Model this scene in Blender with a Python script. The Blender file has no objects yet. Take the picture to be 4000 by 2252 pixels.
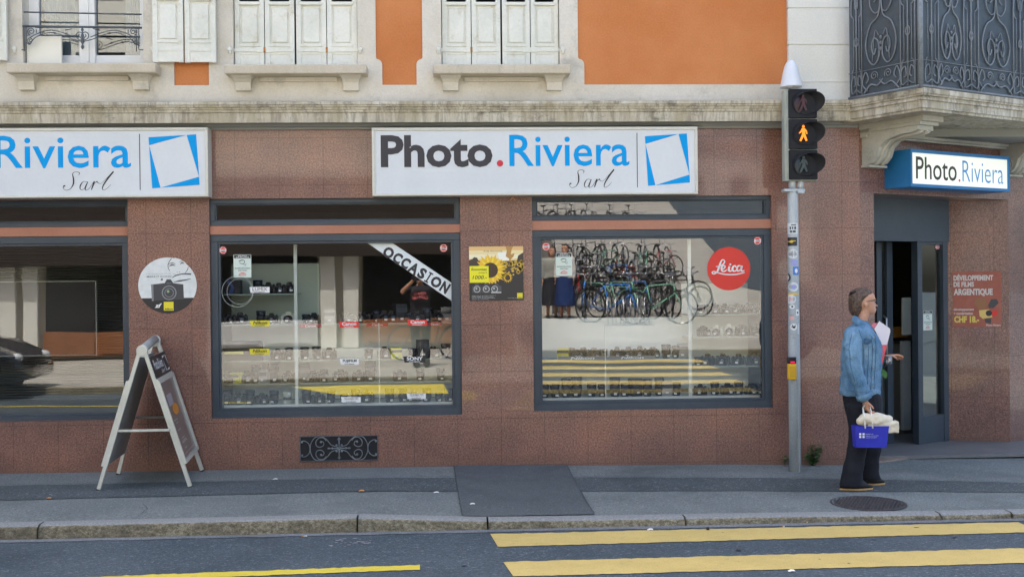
import bpy, bmesh, math, random
from mathutils import Vector, Matrix
random.seed(7)
SC = bpy.context.scene
COL = SC.collection
# ------------------------------------------------------------------ camera
YAW, PIT, ROL, DCAM, HCAM, FPX = 0.04935, -0.00468, -0.01036, 10.21938, 1.65, 4400.0
CF = Vector((math.sin(YAW)*math.cos(PIT), math.cos(YAW)*math.cos(PIT), math.sin(PIT)))
R0 = Vector((math.cos(YAW), -math.sin(YAW), 0)); U0 = R0.cross(CF)
CR = R0*math.cos(ROL)+U0*math.sin(ROL); CU = -R0*math.sin(ROL)+U0*math.cos(ROL)
CPOS = Vector((0, -DCAM, HCAM))
cd = bpy.data.cameras.new('camera'); co = bpy.data.objects.new('camera', cd); COL.objects.link(co)
cd.sensor_fit = 'HORIZONTAL'; cd.sensor_width = 36; cd.lens = FPX/4000*36; cd.clip_start = 0.05; cd.clip_end = 2000
M = Matrix((CR, CU, -CF)).transposed().to_4x4(); M.translation = CPOS; co.matrix_world = M
SC.camera = co
# ------------------------------------------------------------------ light
SUN_EL, SUN_AZ = 65, 14          # sun stands behind the building (over +Y), a little to the left
w = bpy.data.worlds.new('World'); SC.world = w; w.use_nodes = True
nt = w.node_tree; nt.nodes.clear()
sky = nt.nodes.new('ShaderNodeTexSky'); sky.sky_type = 'NISHITA'; sky.sun_disc = False
sky.sun_elevation = math.radians(SUN_EL); sky.sun_rotation = math.radians(-SUN_AZ)
sky.air_density = 1.0; sky.dust_density = 4.5; sky.ozone_density = .8
bg = nt.nodes.new('ShaderNodeBackground'); bg.inputs[1].default_value = 0.15
wo = nt.nodes.new('ShaderNodeOutputWorld')
nt.links.new(sky.outputs[0], bg.inputs[0]); nt.links.new(bg.outputs[0], wo.inputs[0])
sl = bpy.data.lights.new('sun', 'SUN'); sl.energy = 4.2; sl.angle = math.radians(0.53); sl.color = (1, .95, .87)
so = bpy.data.objects.new('sun', sl); COL.objects.link(so)
e, a = math.radians(SUN_EL), math.radians(SUN_AZ)
sd = Vector((-math.sin(a)*math.cos(e), math.cos(a)*math.cos(e), math.sin(e)))   # towards the sun
so.rotation_euler = sd.to_track_quat('Z', 'Y').to_euler(); so.location = (0, 0, 30)
SC.view_settings.view_transform = 'Standard'; SC.view_settings.look = 'None'
SC.view_settings.exposure = 1.72; SC.view_settings.gamma = 1
SC.render.engine = 'CYCLES'
SC.cycles.max_bounces = 8; SC.cycles.diffuse_bounces = 4; SC.cycles.glossy_bounces = 4; SC.cycles.transparent_max_bounces = 16
SC.cycles.caustics_reflective = False; SC.cycles.caustics_refractive = False
# ------------------------------------------------------------------ placing on real planes
def rdir(px, py): return CF + CR*((px-2000)/FPX) - CU*((py-1126)/FPX)
def PY(px, py, y=0.0):
    d = rdir(px, py); return CPOS + d*((y-CPOS.y)/d.y)
def PZ(px, py, z=0.0):
    d = rdir(px, py); return CPOS + d*((z-CPOS.z)/d.z)
CH_A = math.radians(29); C0 = Vector((3.72, 0, 0))
CHD = Vector((math.cos(CH_A), math.sin(CH_A), 0)); CHN = Vector((math.sin(CH_A), -math.cos(CH_A), 0))  # along / outward
def PC(px, py, off=0.0):
    d = rdir(px, py); o = C0 + CHN*off
    return CPOS + d*((o-CPOS).dot(CHN)/d.dot(CHN))
def SC_(p, off=0.0):  # world point -> (s, z) on the chamfer plane
    return ((p-C0).dot(CHD), p.z)
def rectY(px0, py0, px1, py1, y=0.0):
    A, B, C_, D = PY(px0, py0, y), PY(px1, py0, y), PY(px1, py1, y), PY(px0, py1, y)
    return ((A.x+D.x)/2, (B.x+C_.x)/2, (C_.z+D.z)/2, (A.z+B.z)/2)   # x0,x1,z0,z1
def quadY(TL, TR, BR, BL, y=0.0):
    A, B, C_, D = PY(*TL, y), PY(*TR, y), PY(*BR, y), PY(*BL, y)
    return ((A.x+D.x)/2, (B.x+C_.x)/2, (C_.z+D.z)/2, (A.z+B.z)/2)
# ------------------------------------------------------------------ objects
def settag(o, label=None, cat=None, group=None, kind=None):
    if label: o['label'] = label
    if cat: o['category'] = cat
    if group: o['group'] = group
    if kind: o['kind'] = kind
    return o
def thing(name, label, cat, loc=(0, 0, 0), group=None):
    o = bpy.data.objects.new(name, None); COL.objects.link(o); o.location = loc; o.empty_display_size = .1
    return settag(o, label, cat, group)
def wloc(o):
    v = Vector((0, 0, 0))
    while o: v = v + o.location; o = o.parent
    return v
class MB:
    def __init__(s, M=None): s.v = []; s.f = []; s.mi = []; s.sm = []; s.M = M or Matrix(); s.cur = 0; s.smooth = False
    def add(s, vs, fs, smooth=None):
        n = len(s.v); sm = s.smooth if smooth is None else smooth
        s.v += [s.M @ Vector(p) for p in vs]
        for f in fs: s.f.append([i+n for i in f]); s.mi.append(s.cur); s.sm.append(sm)
        return s
    def box(s, x0, x1, y0, y1, z0, z1):
        return s.add([(x0,y0,z0),(x1,y0,z0),(x1,y1,z0),(x0,y1,z0),(x0,y0,z1),(x1,y0,z1),(x1,y1,z1),(x0,y1,z1)],
              [(0,3,2,1),(4,5,6,7),(0,1,5,4),(1,2,6,5),(2,3,7,6),(3,0,4,7)], False)
    def bbox(s, x0, x1, y0, y1, z0, z1, b=.004):   # box with bevelled edges
        bm = bmesh.new(); bmesh.ops.create_cube(bm, size=1)
        for v in bm.verts: v.co = ((x0+x1)/2+v.co.x*(x1-x0), (y0+y1)/2+v.co.y*(y1-y0), (z0+z1)/2+v.co.z*(z1-z0))
        bmesh.ops.bevel(bm, geom=bm.edges[:], offset=b, segments=2, affect='EDGES', profile=.5)
        return s.frombm(bm, False)
    def frombm(s, bm, smooth=None):
        bm.verts.index_update(); s.add([v.co.copy() for v in bm.verts], [[v.index for v in f.verts] for f in bm.faces], smooth); bm.free(); return s
    def prism(s, poly, lo, hi, ax='y'):   # poly in (x,z) for ax y ; (x,y) for ax z ; (y,z) for ax x
        n = len(poly)
        def P(a, b, h): return (a, h, b) if ax == 'y' else ((a, b, h) if ax == 'z' else (h, a, b))
        vs = [P(a, b, lo) for a, b in poly]+[P(a, b, hi) for a, b in poly]
        ar = sum(poly[i][0]*poly[(i+1) % n][1]-poly[(i+1) % n][0]*poly[i][1] for i in range(n))
        fl = (ar > 0) ^ (ax == 'y')
        fs = [tuple(range(n))[::-1], tuple(range(n, 2*n))]+[(i, (i+1) % n, n+(i+1) % n, n+i) for i in range(n)]
        if not fl: fs = [f[::-1] for f in fs]
        return s.add(vs, fs, False)
    def tube(s, pts, r, n=6, caps=True, smooth=True, flat=None):
        pts = [Vector(p) for p in pts]; rs = r if isinstance(r, (list, tuple)) else [r]*len(pts)
        vs = []; fs = []; up = None
        for i, p in enumerate(pts):
            t = (pts[min(i+1, len(pts)-1)]-pts[max(i-1, 0)])
            t = t.normalized() if t.length > 1e-9 else Vector((0, 0, 1))
            if up is None: up = Vector((0, 0, 1)) if abs(t.z) < .9 else Vector((0, 1, 0))
            a_ = t.cross(up)
            if a_.length < 1e-6: a_ = t.orthogonal()
            a_.normalize(); b_ = a_.cross(t).normalized(); up = b_
            for k in range(n):
                an = 2*math.pi*k/n+(math.pi/4 if n == 4 else 0)
                vs.append(p+a_*math.cos(an)*rs[i]+b_*math.sin(an)*rs[i])
        for i in range(len(pts)-1):
            for k in range(n):
                fs.append((i*n+k, i*n+(k+1) % n, (i+1)*n+(k+1) % n, (i+1)*n+k))
        if caps: fs.append(tuple(range(n))[::-1]); fs.append(tuple(range((len(pts)-1)*n, len(pts)*n)))
        return s.add(vs, fs, smooth)
    def lathe(s, prof, c=(0, 0, 0), n=20, axis='z', smooth=True):   # prof [(r,h)]
        vs = []; fs = []
        for r, h in prof:
            for k in range(n):
                an = 2*math.pi*k/n; a_, b_ = r*math.cos(an), r*math.sin(an)
                vs.append((c[0]+a_, c[1]+b_, c[2]+h) if axis == 'z' else ((c[0]+a_, c[1]-h, c[2]+b_) if axis == 'y' else (c[0]+h, c[1]+a_, c[2]+b_)))
        for i in range(len(prof)-1):
            for k in range(n):
                fs.append((i*n+k, i*n+(k+1) % n, (i+1)*n+(k+1) % n, (i+1)*n+k))
        fs.append(tuple(range(n))[::-1]); fs.append(tuple(range((len(prof)-1)*n, len(prof)*n)))
        return s.add(vs, fs, smooth)
    def loft(s, rings, caps=True, smooth=True):
        n = len(rings[0]); vs = [p for r in rings for p in r]; fs = []
        for i in range(len(rings)-1):
            for k in range(n): fs.append((i*n+k, i*n+(k+1) % n, (i+1)*n+(k+1) % n, (i+1)*n+k))
        if caps: fs.append(tuple(range(n))[::-1]); fs.append(tuple(range((len(rings)-1)*n, len(rings)*n)))
        return s.add(vs, fs, smooth)
    def sphere(s, c, r, n=10, m=6, smooth=True):
        rx, ry, rz = r if isinstance(r, (tuple, list)) else (r, r, r)
        vs = []; fs = []
        for i in range(m+1):
            ph = math.pi*i/m
            for k in range(n):
                an = 2*math.pi*k/n; q = max(math.sin(ph), 1e-3)
                vs.append((c[0]+rx*q*math.cos(an), c[1]+ry*q*math.sin(an), c[2]+rz*math.cos(ph)))
        for i in range(m):
            for k in range(n): fs.append((i*n+k, (i+1)*n+k, (i+1)*n+(k+1) % n, i*n+(k+1) % n))
        return s.add(vs, fs, smooth)
    def build(s, name, mats, parent=None, loc=None, label=None, cat=None, group=None, kind=None):
        if not isinstance(mats, (list, tuple)): mats = [mats]
        me = bpy.data.meshes.new(name); o = bpy.data.objects.new(name, me); COL.objects.link(o)
        if parent: o.parent = parent; off = wloc(parent)
        else:
            if loc is None:
                xs = [p.x for p in s.v]; ys = [p.y for p in s.v]; zs = [p.z for p in s.v]
                loc = ((min(xs)+max(xs))/2, (min(ys)+max(ys))/2, min(zs)) if kind != 'structure' else (0, 0, 0)
            o.location = loc; off = Vector(loc)
        me.from_pydata([tuple(p-off) for p in s.v], [], s.f)
        for m in mats: me.materials.append(m)
        me.polygons.foreach_set('material_index', s.mi); me.polygons.foreach_set('use_smooth', s.sm)
        me.update()
        return settag(o, label, cat, group, kind)
def copy_tree(o, loc=None, parent=None):
    c = o.copy(); COL.objects.link(c)
    if parent: c.parent = parent
    if loc is not None: c.location = loc
    for ch in [k for k in bpy.data.objects if k.parent == o]: copy_tree(ch, None, c)
    return c
def frameM(o, u, v):   # local (u right, v up, n toward viewer) -> world
    u = Vector(u).normalized(); v = Vector(v).normalized(); n = u.cross(v)
    Mx = Matrix((u, v, n)).transposed().to_4x4(); Mx.translation = Vector(o); return Mx
# a local frame on the main facade at depth y: x->u, z->v, n = -Y
def facM(y): return frameM((0, y, 0), (1, 0, 0), (0, 0, 1))
def chM(off): return frameM(C0+CHN*off, CHD, (0, 0, 1))
# ------------------------------------------------------------------ lettering
_tc = {}
def text_geo(s, bold=0.0, shear=0.0):
    k = (s, bold, shear)
    if k in _tc: return _tc[k]
    cu = bpy.data.curves.new('t', 'FONT'); cu.body = s; cu.size = 1; cu.offset = bold; cu.shear = shear; cu.resolution_u = 3
    cu.fill_mode = 'FRONT'
    o = bpy.data.objects.new('t', cu); COL.objects.link(o)
    dg = bpy.context.evaluated_depsgraph_get(); me = bpy.data.meshes.new_from_object(o.evaluated_get(dg))
    vs = [(v.co.x, v.co.y) for v in me.vertices]; fs = [tuple(p.vertices) for p in me.polygons]
    bpy.data.objects.remove(o); bpy.data.curves.remove(cu); bpy.data.meshes.remove(me)
    _tc[k] = (vs, fs); return _tc[k]
def text(mb, s, u0, u1, v0, v1, n, bold=0.0, shear=0.0, fn=None):
    """fill the box u0..u1, v0..v1 (of the ink) in mb's local frame at height n"""
    vs, fs = text_geo(s, bold, shear)
    a0 = min(p[0] for p in vs); a1 = max(p[0] for p in vs); b0 = min(p[1] for p in vs); b1 = max(p[1] for p in vs)
    out = []
    for x, y in vs:
        x = (x-a0)/max(a1-a0, 1e-6); y = (y-b0)/max(b1-b0, 1e-6)
        u = u0+(u1-u0)*x; v = v0+(v1-v0)*y
        if fn: u, v = fn(u, v)
        out.append((u, v, n))
    mb.add(out, fs, False)
def face(mb, pts, n): mb.add([(a, b, n) for a, b in pts], [tuple(range(len(pts)))], False)
def rectf(mb, u0, u1, v0, v1, n): face(mb, [(u0, v0), (u1, v0), (u1, v1), (u0, v1)], n)
def disc(mb, cu, cv, r, n, k=28, rv=None):
    rv = rv or r
    face(mb, [(cu+r*math.cos(2*math.pi*i/k), cv+rv*math.sin(2*math.pi*i/k)) for i in range(k)], n)
def ring(mb, cu, cv, r0, r1, n, k=28, rvk=1.0):
    vs = []; 
    for i in range(k):
        a_ = 2*math.pi*i/k; vs += [(cu+r0*math.cos(a_), cv+rvk*r0*math.sin(a_), n), (cu+r1*math.cos(a_), cv+rvk*r1*math.sin(a_), n)]
    mb.add(vs, [(2*i, 2*i+1, (2*i+3) % (2*k), (2*i+2) % (2*k)) for i in range(k)], False)
def bez(P, n=10):   # catmull-rom through points [(x,y[,w])]
    out = []
    for i in range(len(P)-1):
        p0 = P[max(i-1, 0)]; p1 = P[i]; p2 = P[i+1]; p3 = P[min(i+2, len(P)-1)]
        for j in range(n):
            t = j/n
            out.append(tuple(.5*(2*b+(c-a_)*t+(2*a_-5*b+4*c-d)*t*t+(-a_+3*b-3*c+d)*t**3) for a_, b, c, d in zip(p0, p1, p2, p3)))
    out.append(tuple(P[-1])); return out
def stroke(mb, P, n, w=None, k=8):   # flat brush stroke through points (x,y,width)
    pts = bez([(p[0], p[1], p[2] if len(p) > 2 else w) for p in P], k); vs = []; fs = []
    for i, p in enumerate(pts):
        q0 = pts[max(i-1, 0)]; q1 = pts[min(i+1, len(pts)-1)]; dx, dy = q1[0]-q0[0], q1[1]-q0[1]; L = math.hypot(dx, dy) or 1
        hw = max(p[2], 0)/2; nx, ny = -dy/L*hw, dx/L*hw
        vs += [(p[0]+nx, p[1]+ny, n), (p[0]-nx, p[1]-ny, n)]
    for i in range(len(pts)-1): fs.append((2*i, 2*i+1, 2*i+3, 2*i+2))
    mb.add(vs, fs, False)
def scroll(c, r0, r1, a0, turns, n=18):   # spiral in a plane, local (u,v)
    return [(c[0]+(r0+(r1-r0)*t)*math.cos(a0+turns*2*math.pi*t), c[1]+(r0+(r1-r0)*t)*math.sin(a0+turns*2*math.pi*t)) for t in [i/n for i in range(n+1)]]
# ------------------------------------------------------------------ materials
MATS = {}
def mat(name, col=(.5, .5, .5), rough=.6, metal=0, spec=.5, coat=0, emit=None, trans=0, alpha=1):
    if name in MATS: return MATS[name]
    m = bpy.data.materials.new(name); m.use_nodes = True; b = m.node_tree.nodes['Principled BSDF']
    b.inputs['Base Color'].default_value = (*col, 1); b.inputs['Roughness'].default_value = rough
    b.inputs['Metallic'].default_value = metal; b.inputs['Specular IOR Level'].default_value = spec
    b.inputs['Coat Weight'].default_value = coat; b.inputs['Coat Roughness'].default_value = .08
    if emit: b.inputs['Emission Color'].default_value = (*emit[0], 1); b.inputs['Emission Strength'].default_value = emit[1]
    MATS[name] = m; return m
def N(m, t, **k):
    n = m.node_tree.nodes.new(t)
    for a_, b in k.items():
        if a_.startswith('i_'): n.inputs[a_[2:].replace('_', ' ')].default_value = b
        else: setattr(n, a_, b)
    return n
def L(m, a_, b): m.node_tree.links.new(a_, b)
def ramp(m, src, stops, interp='LINEAR'):
    r = N(m, 'ShaderNodeValToRGB'); r.color_ramp.interpolation = interp; e_ = r.color_ramp.elements
    while len(e_) < len(stops): e_.new(.5)
    for el, (p, c) in zip(e_, stops): el.position = p; el.color = (*c, 1) if len(c) == 3 else c
    L(m, src, r.inputs[0]); return r.outputs[0]
def coords(m, scale=(1, 1, 1)):
    tc = N(m, 'ShaderNodeTexCoord'); mp = N(m, 'ShaderNodeMapping'); mp.inputs['Scale'].default_value = scale
    L(m, tc.outputs['Object'], mp.inputs[0]); return mp.outputs[0]
def noise(m, co_, scale, detail=4, rough=.6, dist=0):
    n = N(m, 'ShaderNodeTexNoise'); n.inputs['Scale'].default_value = scale; n.inputs['Detail'].default_value = detail
    n.inputs['Roughness'].default_value = rough; n.inputs['Distortion'].default_value = dist
    L(m, co_, n.inputs['Vector']); return n.outputs['Fac']
def mixc(m, f, a_, b, bt='MIX'):
    n = N(m, 'ShaderNodeMix', data_type='RGBA', blend_type=bt)
    for s_, v in ((n.inputs[0], f), (n.inputs[6], a_), (n.inputs[7], b)):
        if hasattr(v, 'is_linked') or hasattr(v, 'links'): L(m, v, s_)
        elif isinstance(v, (int, float)): s_.default_value = v
        else: s_.default_value = (*v, 1) if len(v) == 3 else v
    return n.outputs[2]
def bump(m, h, strength=.3, dist=.01):
    b = N(m, 'ShaderNodeBump'); b.inputs['Strength'].default_value = strength; b.inputs['Distance'].default_value = dist
    L(m, h, b.inputs['Height']); L(m, b.outputs[0], m.node_tree.nodes['Principled BSDF'].inputs['Normal'])
def setc(m, c): L(m, c, m.node_tree.nodes['Principled BSDF'].inputs['Base Color'])
def varmat(name, c1, c2, scale=3, rough=.6, stretch=(1, 1, 1), fine=None, bmp=.15, coat=0, metal=0, spec=.4, lo=.35, hi=.65, dirt=None):
    """paint/plaster/metal with soft colour variation; fine = (scale, amount) grain; dirt = (colour, scale, lo, hi)"""
    if name in MATS: return MATS[name]
    m = mat(name, c1, rough, metal, spec, coat); c = coords(m, stretch); c0 = coords(m)
    o = ramp(m, noise(m, c, scale), [(lo, c1), (hi, c2)])
    if dirt: o = mixc(m, ramp(m, noise(m, c, dirt[1], 6, .7), [(dirt[2], (0, 0, 0)), (dirt[3], (1, 1, 1))]), o, dirt[0])
    if fine:
        g = noise(m, c0, fine[0], 2, .5); k = fine[1]
        o = mixc(m, 1.0, o, ramp(m, g, [(.3, (1-k,)*3), (.7, (1+k,)*3)]), 'MULTIPLY')
    setc(m, o)
    if bmp: bump(m, noise(m, c0, (fine or (60, 0))[0], 3), bmp, .004)
    return m
# ================================================================== materials of the building
def granite_mat():
    m = mat('red_granite', (.3, .13, .1), .38, 0, .5, .55); m.node_tree.nodes['Principled BSDF'].inputs['Coat Roughness'].default_value = .04
    c = coords(m)
    base = ramp(m, noise(m, c, 72, 4, .9), [(.33, (.035, .019, .017)), (.44, (.155, .074, .055)), (.53, (.275, .135, .10)), (.68, (.46, .28, .215))])
    big = ramp(m, noise(m, c, 1.3, 5, .6), [(.32, (.70, .68, .72)), (.5, (.98, .97, .97)), (.68, (1.26, 1.18, 1.06))])
    o = mixc(m, 1.0, base, big, 'MULTIPLY')
    # horizontal veining
    v = coords(m, (1.2, 1.2, 9)); o = mixc(m, ramp(m, noise(m, v, 3, 5, .7, .6), [(.55, (0, 0, 0)), (.75, (.55, .55, .55))]), o, (.36, .185, .13))
    # slab joints
    tc = N(m, 'ShaderNodeTexCoord'); sx = N(m, 'ShaderNodeSeparateXYZ'); L(m, tc.outputs['Object'], sx.inputs[0])
    cb = N(m, 'ShaderNodeCombineXYZ'); L(m, sx.outputs[0], cb.inputs[0]); L(m, sx.outputs[2], cb.inputs[1])
    br = N(m, 'ShaderNodeTexBrick'); br.offset = 0; br.squash = 1
    for k, v_ in (('Scale', 1), ('Mortar Size', .0025), ('Mortar Smooth', .3), ('Brick Width', .395), ('Row Height', .425)): br.inputs[k].default_value = v_
    for k, v_ in (('Color1', (1, 1, 1, 1)), ('Color2', (.90, .91, .92, 1)), ('Mortar', (.44, .42, .42, 1))): br.inputs[k].default_value = v_
    L(m, cb.outputs[0], br.inputs['Vector']); o = mixc(m, 1.0, o, br.outputs[0], 'MULTIPLY')
    # grime near the ground
    g = N(m, 'ShaderNodeMath', operation='MULTIPLY_ADD'); L(m, sx.outputs[2], g.inputs[0]); g.inputs[1].default_value = -6; g.inputs[2].default_value = .75
    g2 = N(m, 'ShaderNodeMath', operation='MULTIPLY', use_clamp=True); L(m, g.outputs[0], g2.inputs[0]); L(m, noise(m, coords(m, (1, 1, 3)), 5, 5), g2.inputs[1])
    o = mixc(m, g2.outputs[0], o, (.15, .085, .055)); setc(m, o); return m
GR = granite_mat()
PLA = varmat('cream_render', (.58, .54, .455), (.70, .66, .58), 1.3, .85, fine=(70, .05), bmp=.2, dirt=((.36, .34, .29), 2.4, .55, .78))
QUO = varmat('white_render', (.70, .69, .62), (.76, .75, .69), 1.2, .85, fine=(70, .04), bmp=.15, dirt=((.55, .53, .46), 2.0, .62, .95))
ORA = varmat('orange_render', (.52, .175, .052), (.60, .235, .085), 1.1, .85, fine=(60, .05), bmp=.2)
SHU = varmat('shutter_paint', (.66, .67, .60), (.76, .76, .69), 2.5, .55, fine=(40, .03), bmp=.1, dirt=((.48, .43, .30), 8, .56, .80))
FRM = varmat('slate_frame_paint', (.035, .052, .072), (.05, .068, .088), 2, .42, fine=(50, .06), bmp=.05, spec=.5)
BND = varmat('orange_band_paint', (.40, .165, .10), (.47, .215, .14), 1.2, .5, fine=(60, .04), bmp=.05)
IRON = varmat('wrought_iron', (.055, .065, .08), (.095, .11, .13), 6, .5, fine=(90, .15), bmp=.1, spec=.5)
SHEET = varmat('dark_sheet_metal', (.045, .06, .074), (.078, .098, .115), 2.2, .5, fine=(30, .06), bmp=.05)
def cornice_mat():
    m = mat('stained_stone', (.5, .45, .35), .85); c = coords(m)
    o = ramp(m, noise(m, coords(m, (1, 1, .35)), 9, 5, .7), [(.3, (.40, .34, .26)), (.5, (.56, .52, .42)), (.7, (.66, .63, .54))])
    st = noise(m, coords(m, (1, 1, .12)), 16, 5, .75, .4)
    o = mixc(m, ramp(m, st, [(.47, (0, 0, 0)), (.60, (.8, .8, .8))]), o, (.27, .235, .18))
    o = mixc(m, ramp(m, noise(m, coords(m, (1, 1, .3)), 4.0, 5, .7), [(.50, (0, 0, 0)), (.62, (.7, .7, .7))]), o, (.40, .35, .24))
    o = mixc(m, ramp(m, noise(m, coords(m, (1, 1, 2)), 2.7, 7, .8), [(.54, (0, 0, 0)), (.66, (.8, .8, .8))]), o, (.13, .12, .085))
    setc(m, o); bump(m, noise(m, c, 40, 4), .3, .006); return m
COR = cornice_mat()
SILL = varmat('sill_stone', (.52, .46, .35), (.60, .54, .44), 4, .8, stretch=(1, 1, .3), fine=(60, .06), dirt=((.36, .33, .27), 9, .58, .85))
GREYS = varmat('grey_stone', (.42, .42, .37), (.55, .54, .47), 2.2, .8, fine=(50, .05), dirt=((.28, .28, .25), 3, .58, .85))
def glass_mat(name, refl=.2, tint=(.82, .88, .86), bmp=.0):
    m = bpy.data.materials.new(name); m.use_nodes = True; t = m.node_tree; t.nodes.clear()
    tr = t.nodes.new('ShaderNodeBsdfTransparent'); tr.inputs[0].default_value = (*tint, 1)
    gl = t.nodes.new('ShaderNodeBsdfGlossy'); gl.inputs['Roughness'].default_value = 0; gl.inputs[0].default_value = (1, 1, 1, 1)
    fr = t.nodes.new('ShaderNodeLayerWeight'); fr.inputs[0].default_value = .12
    ma = t.nodes.new('ShaderNodeMath'); ma.operation = 'ADD'; ma.use_clamp = True; ma.inputs[1].default_value = refl
    mx = t.nodes.new('ShaderNodeMixShader'); out = t.nodes.new('ShaderNodeOutputMaterial')
    t.links.new(fr.outputs['Fresnel'], ma.inputs[0]); t.links.new(ma.outputs[0], mx.inputs[0]); t.links.new(tr.outputs[0], mx.inputs[1])
    t.links.new(gl.outputs[0], mx.inputs[2]); t.links.new(mx.outputs[0], out.inputs[0])
    if bmp:
        tc = t.nodes.new('ShaderNodeTexCoord'); no = t.nodes.new('ShaderNodeTexNoise'); no.inputs['Scale'].default_value = 1.1; no.inputs['Detail'].default_value = 1
        bu = t.nodes.new('ShaderNodeBump'); bu.inputs['Strength'].default_value = bmp; bu.inputs['Distance'].default_value = .01
        t.links.new(tc.outputs['Object'], no.inputs['Vector']); t.links.new(no.outputs['Fac'], bu.inputs['Height']); t.links.new(bu.outputs[0], gl.inputs['Normal'])
    return m
GLASS = glass_mat('shop_glass', .125, (.9, .93, .92), bmp=.12)
GLASSD = glass_mat('plain_glass', .10)
# ================================================================== the corner building
BX0, BH, BD = -13.0, 10.6, 11.0
bld = thing('corner_building', 'corner building with red granite shop front, orange and cream upper wall and chamfered corner', 'building', (0, 0, 0))
Cend = C0+CHD*4.6
zGT = 3.05                                             # top of the granite
# openings on the main facade (x0,x1,z0,z1)
W1 = quadY((815, 779), (1796, 768), (1806, 1613), (828, 1640))
W2 = quadY((2077, 768), (3012, 757), (3021, 1590), (2086, 1606))
W0 = quadY((-600, 784), (496, 779), (510, 1653), (-600, 1682)); W0 = (-5.6, W0[1], PY(480, 1653).z, W1[3])
g = MB(); T = .30
def fz(x0, x1, z0, z1, y0=0.0, y1=T): g.box(x0, x1, y0, y1, z0, z1)
fz(BX0, C0.x-.02, -.6, W1[2]); fz(BX0, C0.x-.02, W1[3], zGT)
xs = [BX0, W0[0], W0[1], W1[0], W1[1], W2[0], W2[1], C0.x-.02]
ze = (W1[2], W1[3])
for i in (0, 2, 4, 6): fz(xs[i], xs[i+1], *ze)
# the sills of the three openings differ a little in height: packers of the same stone
if W0[2] > W1[2]: fz(W0[0], W0[1], W1[2], W0[2])
if W2[2] > W1[2]: fz(W2[0], W2[1], W1[2], W2[2])
# corner post + chamfer wall
def chprism(mb, pts, z0, z1, ):    # pts in (s, n) chamfer plan
    P = [C0+CHD*s_+CHN*n_ for s_, n_ in pts]; mb.prism([(p.x, p.y) for p in P], z0, z1, 'z')
OP = (.195, 2.225, 2.452)        # door opening s0,s1,ztop
g.prism([(C0.x-.02, 0), (C0.x, 0), (C0.x+CHD.x*OP[0], CHD.y*OP[0]), (C0.x+CHD.x*OP[0]-.15, CHD.y*OP[0]+.42), (C0.x-.02, .42)], -.6, zGT, 'z')
chprism(g, [(OP[0], 0), (OP[1], 0), (OP[1], -.45), (OP[0], -.45)], OP[2], zGT)
chprism(g, [(OP[1], 0), (4.6, 0), (4.6, -.5), (1.80, -.46)], -.6, zGT)
wall = g.build('granite_cladding', GR, bld)
# ---- building body behind (room shell, roof, sides) keeps daylight out and casts the building's shade
mb = MB(); e1 = Cend
foot = [(BX0, .30), (C0.x-.25, .30), (C0.x+.15, .55), (e1.x-.3, e1.y+.2), (e1.x+.3, BD), (BX0, BD)]
n_ = len(foot)
def ringwall(mb, poly, th, z0, z1, skip=()):
    for i in range(len(poly)):
        if i in skip: continue
        (ax, ay), (bx, by) = poly[i], poly[(i+1) % len(poly)]; d = Vector((bx-ax, by-ay, 0)).normalized(); nn = Vector((-d.y, d.x, 0))*th
        mb.prism([(ax, ay), (bx, by), (bx+nn.x, by+nn.y), (ax+nn.x, ay+nn.y)], z0, z1, 'z')
ringwall(mb, foot, .12, -.3, 3.1, (0, 1, 2))
INT = varmat('interior_wall', (.30, .31, .28), (.36, .36, .33), 1.5, .8, bmp=0)
mb.box(BX0, e1.x, .30, BD, 3.0, 3.12)
mb.build('shop_room', INT, bld)
fl = MB(); fl.box(BX0, e1.x+.2, .31, BD, -.06, -.03); fl.build('shop_floor', varmat('grey_shop_floor', (.16, .16, .16), (.2, .2, .2), 2, .5), bld)
# ---- cornice: profile (y, z), run along the facade
def prof(off=0): return [(.02, 3.045), (-.05, 3.045), (-.05, 3.068), (-.11, 3.068), (-.14, 3.085), (-.215, 3.092)]
soff = MB(); pr = prof()+[(.02, 3.10)]
soff.prism([(y*.62 if y < 0 else y, z) for y, z in pr], BX0, C0.x-.02, 'x'); soff.build('cornice_moulding', varmat('grey_moulding', (.27, .28, .27), (.34, .35, .33), 3, .7, stretch=(.3, 1, 1), bmp=.1), bld)
cp = [(.02, 3.0935), (-.27, 3.0935), (-.27, 3.086), (-.30, 3.086), (-.305, 3.17), (-.325, 3.175), (-.33, 3.195), (-.345, 3.198), (-.35, 3.215), (-.375, 3.218), (-.38, 3.232), (-.395, 3.236), (-.395, 3.262), (-.34, 3.268), (-.06, 3.30), (.02, 3.30)]
cp = [(y*.62 if y < 0 else y, z) for y, z in cp]
cm = MB(); cm.prism(cp, BX0, C0.x-.10, 'x'); cm.build('cornice', COR, bld)
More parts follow.
